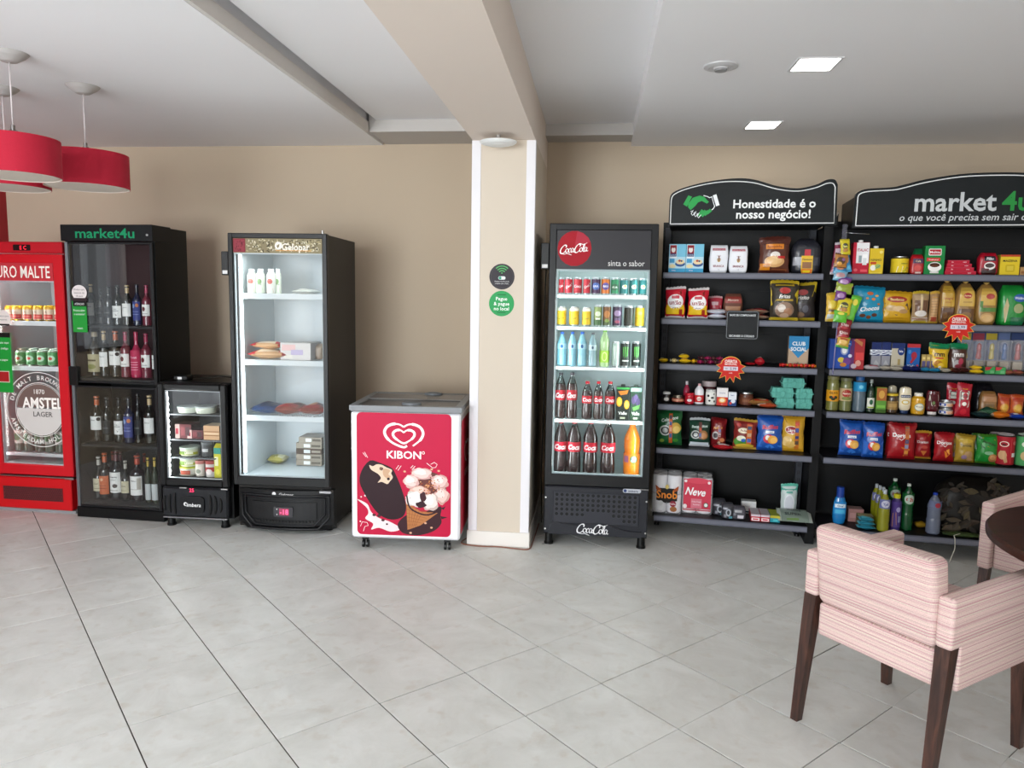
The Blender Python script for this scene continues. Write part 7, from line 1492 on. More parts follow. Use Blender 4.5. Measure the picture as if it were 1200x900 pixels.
'roseP': ('bottle', 'wine_bottle', 'bottle', {'s': 'fat', 'c': ['b02c50'], 'foil': 'b0284c', 'lc': 'b83054', 'lab': (.06, .60), 'p': [('t', .5, .72, .14, 'Rosé', 'f0b8c8', .03, .7), ('r', .15, .5, .85, .53, 'e898ac'), ('r', .15, .4, .85, .43, 'e898ac'), ('r', .15, .3, .85, .33, 'e898ac'), ('r', .15, .2, .85, .23, 'e898ac')]}),
'roseW': ('bottle', 'wine_bottle', 'bottle', {'s': 'wine', 'c': ['702838'], 'foil': 'a0284c', 'lc': 'ecebe8', 'lab': (.24, .52), 'p': [('e', .4, .6, .18, .2, '6c2c34'), ('r', .2, .16, .8, .2, '6c6460')]}),
'wineT': ('bottle', 'wine_bottle', 'bottle', {'s': 'wine', 'c': ['2c2418'], 'foil': 'b85c34', 'lc': 'ecebe8', 'lab': (.26, .56), 'p': [('t', .45, .74, .16, 'Gran', '383838', .03, .6), ('e', .85, .8, .14, .14, '201c1c')]}),
'whisky': ('bottle', 'liqueur_bottle', 'bottle', {'s': 'small', 'c': ['30281c'], 'cap': 'b0a088', 'lc': 'b8ae8c', 'lab': (.1, .5), 'p': [('r', .2, .6, .8, .7, '5c5034'), ('e', .5, .3, .3, .14, '8c8c50')]}),
'winegreen': ('bottle', 'wine_bottle', 'bottle', {'s': 'wine', 'c': ['283020'], 'foil': 'b89c40', 'lc': 'c0c4c4', 'lab': (.06, .42), 'p': [('p', [(.1, .9), (.9, .6), (.9, .3), (.1, .5)], '5c6c78')]}),
# -- strip packs
'pkY': ('bag', 'snack_pack', 'packet', {'c': ['c8b820', 'a89818'], 'p': [('e', .5, .55, .3, .2, '3c3c28'), ('e', .5, .3, .3, .12, 'a87830'), ('t', .5, .55, .2, 'Pipoca', 'e0d860', .05, .5)]}),
'pkY2': ('bag', 'snack_pack', 'packet', {'c': ['c8a020', 'a88c20'], 'p': [('r', .1, .05, .9, .25, 'a8b0a8'), ('e', .5, .6, .3, .14, 'd8c040'), ('r', .2, .34, .8, .42, '604c30')]}),
'pkM': ('bag', 'snack_pack', 'packet', {'c': ['7c2040', 'a8a0a8'], 'p': [('r', .1, .5, .9, .8, 'b8a0ac'), ('e', .5, .3, .3, .12, '5c1830')]}),
'pkO': ('bag', 'snack_pack', 'packet', {'c': ['a87030', '5c3c24'], 'p': [('e', .5, .5, .36, .26, '4c3020'), ('e', .4, .3, .2, .12, 'd8a040'), ('e', .7, .6, .14, .12, '7c4c80')]}),
'pkB': ('bag', 'snack_pack', 'packet', {'c': ['2c78a8', '3c90b8'], 'p': [('e', .5, .6, .3, .2, 'b87850'), ('r', .1, .1, .9, .3, '58a8c8')]}),
'pkC': ('bag', 'snack_pack', 'packet', {'c': ['78a0b8', '3c88a8'], 'p': [('e', .5, .55, .36, .24, 'b88c90'), ('r', .1, .2, .9, .34, '9cc0cc')]}),
'pkP': ('bag', 'snack_pack', 'packet', {'c': ['6c3078', '3c4c88'], 'p': [('e', .5, .5, .34, .24, 'a884b0'), ('r', .1, .15, .9, .28, '4c2c68')]}),
'pkG': ('bag', 'snack_pack', 'packet', {'c': ['8c9c30', '6c8c2c'], 'p': [('p', [(0, .2), (1, .6), (1, .8), (0, .4)], 'b04c80'), ('p', [(0, .7), (1, .95), (0, .95)], 'c8c050')]}),
'pkG2': ('bag', 'snack_pack', 'packet', {'c': ['c09838', '3c9038'], 'p': [('e', .5, .5, .36, .2, 'd8b060'), ('r', 0, .04, 1, .18, '48a040'), ('r', .2, .7, .8, .84, 'a84c30')]}),
'pkL': ('bag', 'snack_pack', 'packet', {'c': ['5cb030', '48942c'], 'p': [('p', [(0, .4), (1, .7), (1, .5), (0, .2)], 'c8c840'), ('e', .5, .75, .26, .12, 'e0d050')]}),
'pkR': ('bag', 'snack_pack', 'packet', {'c': ['7c1420', '5c1018'], 'p': [('t', .5, .55, .3, 'Chips', 'd0b8b0', .05, .7), ('e', .5, .28, .3, .12, 'a83038')]}),
}

# =================================================================== THE GOODS: frame, design, along, back, height, width, tall, deep, label, group, turns
ROWS = [
('A', 'oat', 0.0843, 0.045, 1.747, 0.1053, 0.1791, 0.06, 'light blue oat box on the top shelf, next to the drinks fridge', 'blue oat boxes', 0, 0, 0),
('A', 'oat', 0.1937, 0.045, 1.747, 0.109, 0.1791, 0.06, 'light blue oat box on the top shelf, beside the white flour bags', 'blue oat boxes', 0, 0, 0),
('A', 'flour', 0.342, 0.045, 1.747, 0.1164, 0.1738, 0.07, 'white paper flour bag on the top shelf, beside the blue oat boxes', 'white flour bags', 0, 0, 0),
('A', 'flour', 0.4615, 0.045, 1.747, 0.1151, 0.1685, 0.07, 'white paper flour bag on the top shelf, on the side of the brown bag', 'white flour bags', 0, 0, 0),
('A', 'brownbag', 0.6768, 0.045, 1.747, 0.1862, 0.2261, 0.07, 'big brown biscuit bag with orange lettering on the top shelf', None, 0, 0.03, 0),
('A', 'darkcake', 0.8674, 0.045, 1.747, 0.1732, 0.2152, 0.1, 'dark clear-wrapped bread with yellow label at the end of the top shelf', None, 0, 0, 0),
('A', 'sugar', 0.0837, 0.045, 1.454, 0.1305, 0.2039, 0.07, 'red and yellow sugar bag at the very end of the second shelf', 'red and yellow sugar bags', 0, 0, 0),
('A', 'sugar', 0.227, 0.045, 1.454, 0.1314, 0.1975, 0.07, 'red and yellow sugar bag beside the stacked white packets', 'red and yellow sugar bags', 0, 0, 0),
('A', 'redsachet', 0.342, 0.2, 1.454, 0.0895, 0.1463, 0.03, 'small dark red sachet standing behind the stacked white packets', None, 0, 0, 0),
('A', 'whitepack', 0.3483, 0.04, 1.454, 0.1209, 0.031, 0.12, 'white packet lying at the bottom of its stack by the sugar bags', 'stacked white packets', 0, 0, 0),
('A', 'whitepack', 0.3455, 0.04, 1.486, 0.1287, 0.031, 0.12, 'white packet lying on top of its stack by the sugar bags', 'stacked white packets', 0, 0, 0),
('A', 'browncarton', 0.4523, 0.2, 1.454, 0.1251, 0.1646, 0.07, 'brown sugar pack standing behind the black notice card', None, 0, 0, 0),
('A', 'redflat', 0.6048, 0.06, 1.454, 0.1391, 0.034, 0.14, 'beige and red pasta packet, lower of two beside the black notice card', 'lying pasta packets', 0, 0, 0),
('A', 'redflat', 0.5924, 0.06, 1.49, 0.1495, 0.034, 0.14, 'beige and red pasta packet, upper of two beside the black notice card', 'lying pasta packets', 0, 0, 0),
('A', 'goldsnack', 0.7529, 0.045, 1.454, 0.1764, 0.2517, 0.08, 'tall black and gold snack bag with pale filling on the second shelf', None, 0, 0, 0),
('A', 'darksnack', 0.8722, 0.135, 1.454, 0.1679, 0.2448, 0.07, 'tall black and gold snack bag with dark filling at the shelf end', None, 0, 0, 0),
('A', 'baryel', 0.0227, 0.06, 1.162, 0.0603, 0.028, 0.06, 'yellow flat sweet pack at the very end of the third shelf', None, 0, 0, 0),
('A', 'wrapw', 0.0912, 0.06, 1.162, 0.0544, 0.028, 0.06, 'pale gold wrapped sweet beside the yellow sweet pack on the third shelf', None, 0, 0, 0),
('A', 'baryel', 0.1525, 0.06, 1.192, 0.0703, 0.028, 0.06, 'yellow sweet pack lying on a second one on the third shelf', None, 0, 0, 0),
('A', 'baryel', 0.1592, 0.06, 1.162, 0.0812, 0.028, 0.06, 'yellow sweet pack at the bottom of the small pair on the third shelf', None, 0, 0, 0),
('A', 'wrapy', 0.2155, 0.06, 1.162, 0.043, 0.028, 0.06, 'yellow wrapped sweet between the yellow packs and the purple sweets', None, 0, 0, 0),
('A', 'wrapm', 0.2563, 0.05, 1.162, 0.0375, 0.026, 0.03, 'dark wrapped chocolate in the low row by the offer sign, first from the yellow sweets', 'dark wrapped chocolates on the third shelf', 0, 0, 0),
('A', 'wrapd', 0.2884, 0.05, 1.162, 0.0374, 0.026, 0.03, 'dark wrapped chocolate in the low row by the offer sign, second from the yellow sweets', 'dark wrapped chocolates on the third shelf', 0, 0, 0),
('A', 'wrapm', 0.3204, 0.05, 1.162, 0.0372, 0.026, 0.03, 'dark wrapped chocolate in the low row by the offer sign, third from the yellow sweets', 'dark wrapped chocolates on the third shelf', 0, 0, 0),
('A', 'wrapd', 0.3523, 0.05, 1.162, 0.0371, 0.026, 0.03, 'dark wrapped chocolate in the low row by the offer sign, fourth from the yellow sweets', 'dark wrapped chocolates on the third shelf', 0, 0, 0),
('A', 'wrapm', 0.3867, 0.05, 1.162, 0.0423, 0.026, 0.03, 'dark wrapped chocolate in the low row by the offer sign, fifth from the yellow sweets', 'dark wrapped chocolates on the third shelf', 0, 0, 0),
('A', 'wrapd', 0.2637, 0.07, 1.186, 0.0429, 0.026, 0.03, 'dark wrapped chocolate on top of the heap, third shelf, first from the yellow sweets', 'dark wrapped chocolates on the third shelf', 0, 0, 0),
('A', 'wrapm', 0.3039, 0.07, 1.186, 0.0374, 0.026, 0.03, 'dark wrapped chocolate on top of the heap, third shelf, second from the yellow sweets', 'dark wrapped chocolates on the third shelf', 0, 0, 0),
('A', 'wrapd', 0.3386, 0.07, 1.186, 0.0426, 0.026, 0.03, 'dark wrapped chocolate on top of the heap, third shelf, third from the yellow sweets', 'dark wrapped chocolates on the third shelf', 0, 0, 0),
('A', 'wrapm', 0.3786, 0.07, 1.186, 0.0372, 0.026, 0.03, 'dark wrapped chocolate on top of the heap, third shelf, fourth from the yellow sweets', 'dark wrapped chocolates on the third shelf', 0, 0, 0),
('A', 'barred', 0.5687, 0.06, 1.162, 0.0677, 0.02, 0.06, 'flat red sweet pack beside the offer sign on the third shelf', None, 0, 0, 0),
('A', 'barred', 0.627, 0.08, 1.162, 0.0676, 0.05, 0.05, 'raised red sweet pack with pale strip on the third shelf', None, 0, 0, 0),
('A', 'clubsocial', 0.8588, 0.1, 1.162, 0.1198, 0.193, 0.05, 'blue and tan cracker box standing on the third shelf', None, 0, 0, 0),
('A', 'wrapr', 0.7682, 0.035, 1.162, 0.0381, 0.024, 0.03, 'red wrapped sweet in the row before the cracker box, first from the offer sign', 'orange red sweets before the cracker box', 0.3, 0, 0),
('A', 'wrapo', 0.8023, 0.035, 1.162, 0.038, 0.024, 0.03, 'orange wrapped sweet in the row before the cracker box, second from the offer sign', 'orange red sweets before the cracker box', -0.3, 0, 0),
('A', 'wrapr', 0.8362, 0.035, 1.162, 0.0379, 0.024, 0.03, 'red wrapped sweet in the row before the cracker box, third from the offer sign', 'orange red sweets before the cracker box', 0.3, 0, 0),
('A', 'wrapo', 0.87, 0.035, 1.162, 0.0377, 0.024, 0.03, 'orange wrapped sweet in the row before the cracker box, fourth from the offer sign', 'orange red sweets before the cracker box', -0.3, 0, 0),
('A', 'wrapr', 0.9037, 0.035, 1.162, 0.0376, 0.024, 0.03, 'red wrapped sweet in the row before the cracker box, fifth from the offer sign', 'orange red sweets before the cracker box', 0.3, 0, 0),
('A', 'wrapo', 0.9373, 0.035, 1.162, 0.0375, 0.024, 0.03, 'orange wrapped sweet in the row before the cracker box, sixth from the offer sign', 'orange red sweets before the cracker box', -0.3, 0, 0),
('A', 'pepperjar', 0.0515, 0.07, 0.897, 0.0496, 0.0686, 0.05, 'tiny dark spice jar with white lid at the end of the fourth shelf', None, 0, 0, 0),
('A', 'redtin', 0.1263, 0.05, 0.897, 0.0817, 0.0439, 0.082, 'low orange red food tin on the fourth shelf', None, 0, 0, 0),
('A', 'saucepink', 0.1799, 0.14, 0.897, 0.043, 0.1378, 0.043, 'slim pink red sauce bottle standing behind the red jar', None, 0, 0, 0),
('A', 'redtub', 0.1991, 0.04, 0.897, 0.0594, 0.0709, 0.059, 'bright red lidded jar on the fourth shelf', None, 0, 0, 0),
('A', 'whitebottle', 0.26, 0.05, 0.897, 0.0591, 0.1338, 0.059, 'white bottle with a red label on the fourth shelf', None, 0, 0, 0),
('A', 'maroonjar', 0.3253, 0.16, 0.897, 0.0983, 0.1417, 0.098, 'dark maroon jar with pale lid behind the cow-spotted jar', None, 0, 0, 0),
('A', 'cowjar', 0.3346, 0.05, 0.897, 0.0668, 0.098, 0.067, 'white jar with black cow spots on the fourth shelf', None, 0, 0, 0),
('A', 'redcarton', 0.4049, 0.05, 0.897, 0.069, 0.1144, 0.05, 'white and red small carton on the fourth shelf', None, 0, 0, 0),
('A', 'bluecarton', 0.4678, 0.05, 0.897, 0.0501, 0.0894, 0.04, 'white and blue small carton on the fourth shelf', None, 0, 0, 0),
('A', 'brownjar', 0.5588, 0.1, 0.897, 0.0925, 0.0853, 0.093, 'wide brown jar with silver lid on the fourth shelf', None, 0, 0, 0),
('A', 'cookiepack', 0.6495, 0.09, 0.897, 0.157, 0.045, 0.1, 'brown cookie packet lying beside the brown jar, upper of two', None, 0, 0.0, 0),
('A', 'cookiepackr', 0.6856, 0.03, 0.897, 0.1236, 0.028, 0.06, 'orange cookie packet lying in front of the brown one', None, 0, 0, 0),
('A', 'eggs', 0.7929, 0.07, 0.897, 0.1131, 0.062, 0.11, 'teal egg carton, bottom layer on the side of the cookie packets', 'teal egg cartons', 0, 0, 0),
('A', 'eggs', 0.9061, 0.07, 0.897, 0.0966, 0.062, 0.11, 'teal egg carton, bottom layer at the shelf end', 'teal egg cartons', 0, 0, 0),
('A', 'eggs', 0.7749, 0.07, 0.961, 0.1362, 0.064, 0.11, 'teal egg carton, wide one in the middle layer toward the cookies', 'teal egg cartons', 0, 0, 0),
('A', 'eggs', 0.9051, 0.07, 0.961, 0.1, 0.064, 0.11, 'teal egg carton, middle layer at the shelf end', 'teal egg cartons', 0, 0, 0),
('A', 'eggs', 0.8378, 0.07, 1.027, 0.1352, 0.062, 0.11, 'teal egg carton alone on top of the stack', 'teal egg cartons', 0, 0, 0),
('A', 'cebolitos', 0.0788, 0.07, 0.608, 0.166, 0.2314, 0.07, 'large green crisp bag with a price strip at the end of the fifth shelf', None, 0, -0.06, 0),
('A', 'bacon', 0.2745, 0.07, 0.608, 0.1368, 0.1903, 0.07, 'dark green crisp bag with silver foot on the fifth shelf', None, 0, -0.06, 0),
('A', 'redmix', 0.3977, 0.13, 0.608, 0.1027, 0.1875, 0.07, 'narrow dark red crisp bag between the dark green bag and the red pouch', None, 0, -0.06, 0),
('A', 'pingo', 0.5626, 0.07, 0.608, 0.1511, 0.1999, 0.07, 'red and yellow crisp bag with a price strip, middle of the fifth shelf', None, 0, -0.06, 0),
('A', 'ruffles', 0.7155, 0.07, 0.608, 0.1615, 0.2301, 0.07, 'bright blue crisp bag on the fifth shelf of the handshake unit', None, 0, -0.06, 0),
('A', 'lays', 0.8595, 0.09, 0.608, 0.1425, 0.2345, 0.07, 'golden yellow crisp bag at the end of the fifth shelf', None, 0, -0.06, 0),
('A', 'redpouch', 0.4228, 0.025, 0.608, 0.1301, 0.035, 0.07, 'glossy red pouch lying flat on the fifth shelf before the crisp bags', None, 0, 0, 0),
('A', 'snob', 0.0801, 0.06, 0.152, 0.1898, 0.258, 0.19, 'white paper roll pack with black label and orange word', None, 0, 0, 0),
('A', 'neve', 0.2779, 0.1, 0.152, 0.1939, 0.2452, 0.19, 'paper roll pack with pink red label and white word', None, 0, 0, 0),
('A', 'foilroll', 0.4238, 0.1, 0.152, 0.0951, 0.1054, 0.1, 'dark foil wrapped pack leaning beside the paper rolls', None, 0, 0, 0),
('A', 'foilroll', 0.4743, 0.03, 0.152, 0.0829, 0.1052, 0.06, 'second dark foil wrapped pack, in front of the first', None, 0, 0, 0),
('A', 'greyroll', 0.545, 0.04, 0.152, 0.0929, 0.0853, 0.07, 'grey blister pack with a white strip lying on the bottom shelf', None, 0, 0, 0),
('A', 'whitebox', 0.6195, 0.2, 0.152, 0.0928, 0.085, 0.06, 'small white soap box set back on the bottom shelf', None, 0, 0, 0),
('A', 'pasteR', 0.6492, 0.035, 0.152, 0.0579, 0.045, 0.16, 'red and white toothpaste box, first beside the grey blister pack', 'red and white toothpaste boxes', 0, 0, 0),
('A', 'pasteR', 0.7086, 0.035, 0.152, 0.055, 0.045, 0.16, 'red and white toothpaste box touching the teal one', 'red and white toothpaste boxes', 0, 0, 0),
('A', 'pasteY', 0.7694, 0.04, 0.152, 0.0599, 0.045, 0.15, 'teal and yellow toothpaste box on the bottom shelf', None, 0, 0, 0),
('A', 'wipes', 0.8694, 0.17, 0.152, 0.1073, 0.2248, 0.05, 'teal and white wet wipes pack standing upright on the bottom shelf', None, 0, -0.05, 0),
('A', 'softpack', 0.8928, 0.03, 0.152, 0.2107, 0.04, 0.15, 'grey green cloth pack with dark letters lying at the shelf end', None, 0, 0.3, 0),
('A', 'italac', 1.1765, 0.045, 1.747, 0.0915, 0.1891, 0.07, 'red and white milk carton at the start of the top shelf', None, 0, 0, 0),
('A', 'ninho', 1.2643, 0.045, 1.747, 0.0788, 0.1534, 0.065, 'yellow milk carton beside the red and white one', None, 0, 0, 0),
('A', 'yellowcan', 1.408, 0.045, 1.747, 0.0989, 0.1054, 0.099, 'yellow milk powder can on the top shelf', None, 0, 0, 0),
('A', 'greenpack', 1.5449, 0.17, 1.747, 0.0835, 0.1624, 0.06, 'dark green coffee pack behind the red coffee pack', None, 0, 0, 0),
('A', 'redcoffee', 1.4956, 0.045, 1.747, 0.0747, 0.1184, 0.06, 'red coffee pack squeezed between the yellow can and the green box', None, 0, 0, 0),
('A', 'melitta', 1.5844, 0.045, 1.747, 0.1087, 0.1688, 0.06, 'green coffee box with a white cup picture on the top shelf', None, 0, 0, 0),
('A', 'barpack', 1.7294, 0.045, 1.747, 0.169, 0.0205, 0.12, 'thin red wafer pack, lowest in the top shelf stack', 'stack of red wafer packs', 0, 0, 0),
('A', 'barpack', 1.7247, 0.045, 1.7682, 0.1517, 0.0205, 0.12, 'thin red wafer pack, second from the bottom in the top shelf stack', 'stack of red wafer packs', 0, 0, 0),
('A', 'barpack', 1.72, 0.045, 1.7894, 0.1343, 0.0205, 0.12, 'thin red wafer pack, third from the bottom in the top shelf stack', 'stack of red wafer packs', 0, 0, 0),
('A', 'barpack', 1.7153, 0.045, 1.8106, 0.1169, 0.0205, 0.12, 'thin red wafer pack, topmost in the top shelf stack', 'stack of red wafer packs', 0, 0, 0),
('A', 'pilao', 1.8778, 0.045, 1.747, 0.1068, 0.1293, 0.06, 'red and dark coffee pouch beside the red wafer stack', None, 0, 0, 0),
('A', 'maizena', 1.9867, 0.045, 1.747, 0.1022, 0.1173, 0.06, 'yellow starch box near the end of the top shelf in view', None, 0, 0, 0),
('A', 'tanbox', 2.0684, 0.045, 1.747, 0.0507, 0.0463, 0.06, 'small tan box cut by the picture edge on the top shelf', None, 0, 0, 0),
('A', 'chocobag', 1.2496, 0.065, 1.454, 0.183, 0.2212, 0.07, 'turquoise cereal bag with white lettering on the second shelf', None, 0, 0, 0),
('A', 'yellowpack', 1.4146, 0.095, 1.454, 0.1767, 0.1928, 0.06, 'yellow biscuit bag beside the turquoise cereal bag', None, 0, 0, 0),
('A', 'crackerpack', 1.5426, 0.075, 1.454, 0.096, 0.1942, 0.06, 'pale biscuit pack with a gold top on the second shelf', None, 0, 0, 0),
('A', 'crackercol', 1.6227, 0.095, 1.454, 0.0524, 0.1956, 0.05, 'narrow upright roll of crackers beside the bread loaves', None, 0, 0, 0),
('A', 'loafA', 1.6901, 0.085, 1.454, 0.088, 0.2473, 0.1, 'bagged dark bread loaf beside the cracker roll', None, 0, 0, 0),
('A', 'loafB', 1.7843, 0.065, 1.454, 0.1112, 0.2428, 0.1, 'bagged bread loaf partly behind the offer sign', None, 0, 0, 0),
('A', 'loafC', 1.8903, 0.045, 1.454, 0.1117, 0.2385, 0.1, 'bagged bread loaf with a green band on the second shelf', None, 0, 0, 0),
('A', 'greenbag', 2.0284, 0.045, 1.454, 0.1425, 0.2351, 0.1, 'bright green bread bag cut by the picture edge', None, 0, 0, 0),
('A', 'blueoreo', 1.1032, 0.05, 1.162, 0.1384, 0.1852, 0.06, 'blue biscuit box standing at the start of the third shelf', None, 0, 0, 0),
('A', 'redwafer', 1.1939, 0.05, 1.162, 0.083, 0.1886, 0.05, 'dark red and purple wafer box behind the hanging strip end', None, 0, 0, 0),
('A', 'bis', 1.3195, 0.12, 1.162, 0.0564, 0.1675, 0.05, 'blue and silver chocolate box, first of the two upright ones', 'blue and silver chocolate boxes', 0, 0, 0),
('A', 'bis', 1.3758, 0.12, 1.162, 0.0512, 0.1692, 0.05, 'blue and silver chocolate box next to the cream one', 'blue and silver chocolate boxes', 0, 0, 0),
('A', 'creampack', 1.4441, 0.12, 1.162, 0.0751, 0.1659, 0.05, 'cream chocolate box with a navy corner on the third shelf', None, 0, 0, 0),
('A', 'spiderbox', 1.5312, 0.12, 1.162, 0.0744, 0.1632, 0.05, 'blue and red kids cereal box on the third shelf', None, 0, 0, 0),
('A', 'goldbar', 1.5924, 0.12, 1.162, 0.0239, 0.0993, 0.02, 'small gold upright chocolate bar, first of three beside the kids box', 'three small gold bars', 0, 0, 0),
('A', 'goldbar', 1.6177, 0.12, 1.162, 0.0238, 0.1002, 0.02, 'small gold upright chocolate bar, second of three beside the kids box', 'three small gold bars', 0, 0, 0),
('A', 'goldbar', 1.643, 0.12, 1.162, 0.0238, 0.101, 0.02, 'small gold upright chocolate bar, third of three beside the kids box', 'three small gold bars', 0, 0, 0),
('A', 'mmb', 1.7929, 0.14, 1.162, 0.1049, 0.1724, 0.05, 'dark brown sweet bag with a green top on the third shelf', None, 0, 0, 0),
('A', 'mmy', 1.6758, 0.11, 1.162, 0.1168, 0.1732, 0.05, 'yellow sweet bag with a green top on the third shelf', None, 0, 0, 0),
('A', 'popY', 1.8742, 0.27, 1.162, 0.0816, 0.237, 0.05, 'toy sweet card behind the brown sweet bag on the third shelf', 'toy sweet cards', 0, 0, 0),
('A', 'popR', 1.9532, 0.27, 1.162, 0.0715, 0.2391, 0.05, 'toy sweet card with a red figure on the third shelf', 'toy sweet cards', 0, 0, 0),
('A', 'popY', 2.0258, 0.27, 1.162, 0.0686, 0.2409, 0.05, 'toy sweet card with a yellow figure on the third shelf', 'toy sweet cards', 0, 0, 0),
('A', 'popB', 2.0966, 0.27, 1.162, 0.0681, 0.2428, 0.05, 'toy sweet card with a blue figure on the third shelf', 'toy sweet cards', 0, 0, 0),
('A', 'popM', 2.1705, 0.27, 1.162, 0.0747, 0.2447, 0.05, 'dark toy sweet card at the picture edge on the third shelf', 'toy sweet cards', 0, 0, 0),
('A', 'redwhitebar', 1.2809, 0.025, 1.162, 0.0917, 0.03, 0.06, 'red and white flat bar at the foot of the silver blue boxes', None, 0, 0, 0),
('A', 'creambar', 1.3658, 0.037, 1.162, 0.072, 0.028, 0.06, 'cream flat bar in the low front row of the third shelf', None, 0, 0, 0),
('A', 'creambar', 1.4202, 0.025, 1.162, 0.0619, 0.028, 0.06, 'white flat bar beside the navy bars', None, 0, 0, 0),
('A', 'navybar', 1.4829, 0.037, 1.162, 0.0664, 0.03, 0.06, 'dark navy bar lying before the kids cereal box', None, 0, 0, 0),
('A', 'navybar', 1.5268, 0.025, 1.162, 0.0659, 0.03, 0.06, 'dark navy bar overlapping the cyan bars', None, 0, 0, 0),
('A', 'cyanbar', 1.5847, 0.037, 1.162, 0.061, 0.026, 0.06, 'cyan bar lying before the yellow sweet bag, first of two', None, 0, 0, 0),
('A', 'cyanbar', 1.6326, 0.025, 1.162, 0.0606, 0.026, 0.06, 'cyan bar lying before the yellow sweet bag, second of two', None, 0, 0, 0),
('A', 'creambar', 1.697, 0.037, 1.162, 0.0604, 0.025, 0.06, 'cream bar lying between the cyan and dark brown bars', None, 0, 0, 0),
('A', 'chocbar', 1.7462, 0.025, 1.162, 0.0553, 0.028, 0.06, 'dark brown bar lying before the brown sweet bag, lower', None, 0, 0, 0),
('A', 'chocbar', 1.7938, 0.037, 1.162, 0.0598, 0.032, 0.06, 'dark brown bar lying beside the yellow bars', None, 0, 0, 0),
('A', 'baryel', 1.86, 0.03, 1.162, 0.0752, 0.024, 0.05, 'bright yellow flat bar, lower of the pair in front of the toy cards', 'pair of yellow bars', 0, 0, 0),
('A', 'baryel', 1.8605, 0.04, 1.187, 0.064, 0.022, 0.04, 'bright yellow flat bar, upper of the pair in front of the toy cards', 'pair of yellow bars', 0, 0, 0),
('A', 'greenredbar', 1.932, 0.04, 1.162, 0.059, 0.042, 0.05, 'red and green small box beside the yellow bars', None, 0.2, 0, 0),
('A', 'greenredbar', 1.9876, 0.04, 1.162, 0.0519, 0.042, 0.05, 'red and green small box beside the mixed sweets', None, -0.15, 0, 0),
('A', 'smallmix', 2.0365, 0.03, 1.162, 0.0515, 0.026, 0.05, 'mixed red and yellow sweet pack near the picture edge', None, 0, 0, 0),
('A', 'smallmix', 2.0903, 0.05, 1.162, 0.0582, 0.026, 0.05, 'mixed sweet pack cut by the picture edge', None, 0, 0, 0),
('A', 'olives', 1.075, 0.05, 0.897, 0.0736, 0.216, 0.05, 'olive jar with orange label in the front row', None, 0, 0, 0),
('A', 'olives2', 1.1513, 0.05, 0.897, 0.074, 0.2083, 0.05, 'olive jar with a round red label', None, 0, 0, 0),
('A', 'seasalt', 1.231, 0.05, 0.897, 0.0759, 0.2189, 0.05, 'tall bottle with a blue cap and band on the fourth shelf', None, 0, 0, 0),
('A', 'oliveoil', 1.294, 0.05, 0.897, 0.0458, 0.2034, 0.05, 'dark green oil bottle with white label', None, 0, 0, 0),
('A', 'soupbox', 1.3511, 0.05, 0.897, 0.0572, 0.1582, 0.05, 'green and brown seasoning box beside the oil bottle', None, 0, 0, 0),
('A', 'darkjar', 1.4194, 0.05, 0.897, 0.0698, 0.1209, 0.05, 'dark spread jar with a thin yellow lid', None, 0, 0, 0),
('A', 'mayo', 1.4926, 0.05, 0.897, 0.0697, 0.1663, 0.05, 'cream squeeze bottle standing on its navy cap', None, 0, 0, 0),
('A', 'mustard', 1.5689, 0.05, 0.897, 0.0759, 0.1308, 0.05, 'yellow mustard jar with a white lid', None, 0, 0, 0),
('A', 'ketchup', 1.6501, 0.05, 0.897, 0.0781, 0.1522, 0.05, 'dark red squeeze bottle standing on its pale cap', None, 0, 0, 0),
('A', 'mayo', 1.4501, 0.18, 0.897, 0.0543, 0.1586, 0.054, 'pale squeeze bottle standing behind the dark spread jar', None, 0, 0, 0),
('A', 'tuna', 1.7235, 0.04, 0.897, 0.0774, 0.045, 0.077, 'blue and orange fish can, lower of the stacked pair', 'stacked fish cans', 0, 0, 0),
('A', 'tuna', 1.7212, 0.04, 0.943, 0.0755, 0.045, 0.076, 'blue and orange fish can, upper of the stacked pair', 'stacked fish cans', 0, 0, 0),
('A', 'ketchpouch', 1.7785, 0.13, 0.897, 0.078, 0.1938, 0.03, 'red sauce pouch standing behind the labelled one', None, 0, 0, 0),
('A', 'ketchpouch', 1.8129, 0.05, 0.897, 0.0852, 0.2037, 0.04, 'red sauce pouch with pale label in front on the fourth shelf', None, 0, 0, 0),
('A', 'blacksack', 1.9801, 0.2, 0.897, 0.1097, 0.1893, 0.12, 'black plastic bag set back beside the red sauce pouches', None, 0, 0, 0),
('A', 'tanpack', 1.9667, 0.1, 0.897, 0.0939, 0.1529, 0.06, 'crumpled tan noodle pack on the fourth shelf', None, 0, 0, 0),
('A', 'darkgreenflat', 1.9112, 0.03, 0.897, 0.0913, 0.035, 0.08, 'dark teal soup packet lying at the shelf front', None, 0, 0, 0),
('A', 'greenpouch', 1.9623, 0.06, 0.897, 0.1006, 0.06, 0.06, 'green soup packet lying under the tan pack', None, 0, 0, 0),
('A', 'orangepack', 2.0602, 0.12, 0.897, 0.0712, 0.1391, 0.05, 'orange noodle pack, first of two near the picture edge', 'orange noodle packs', 0, 0, 0),
('A', 'orangepack', 2.1314, 0.12, 0.897, 0.0752, 0.1371, 0.05, 'orange noodle pack cut by the picture edge', 'orange noodle packs', 0, 0, 0),
('A', 'orangeflat', 2.0138, 0.03, 0.897, 0.1039, 0.04, 0.08, 'bright orange pack lying flat in front of the orange noodle packs', None, 0, 0, 0),
('A', 'blueflat', 2.1002, 0.03, 0.897, 0.0851, 0.032, 0.08, 'blue pouch lying flat at the picture edge', None, 0, 0, 0),
('A', 'ruffles', 1.2065, 0.07, 0.608, 0.1469, 0.2284, 0.07, 'bright blue crisp bag, first of the pair on the market unit', 'blue crisp bags', 0, -0.05, 0),
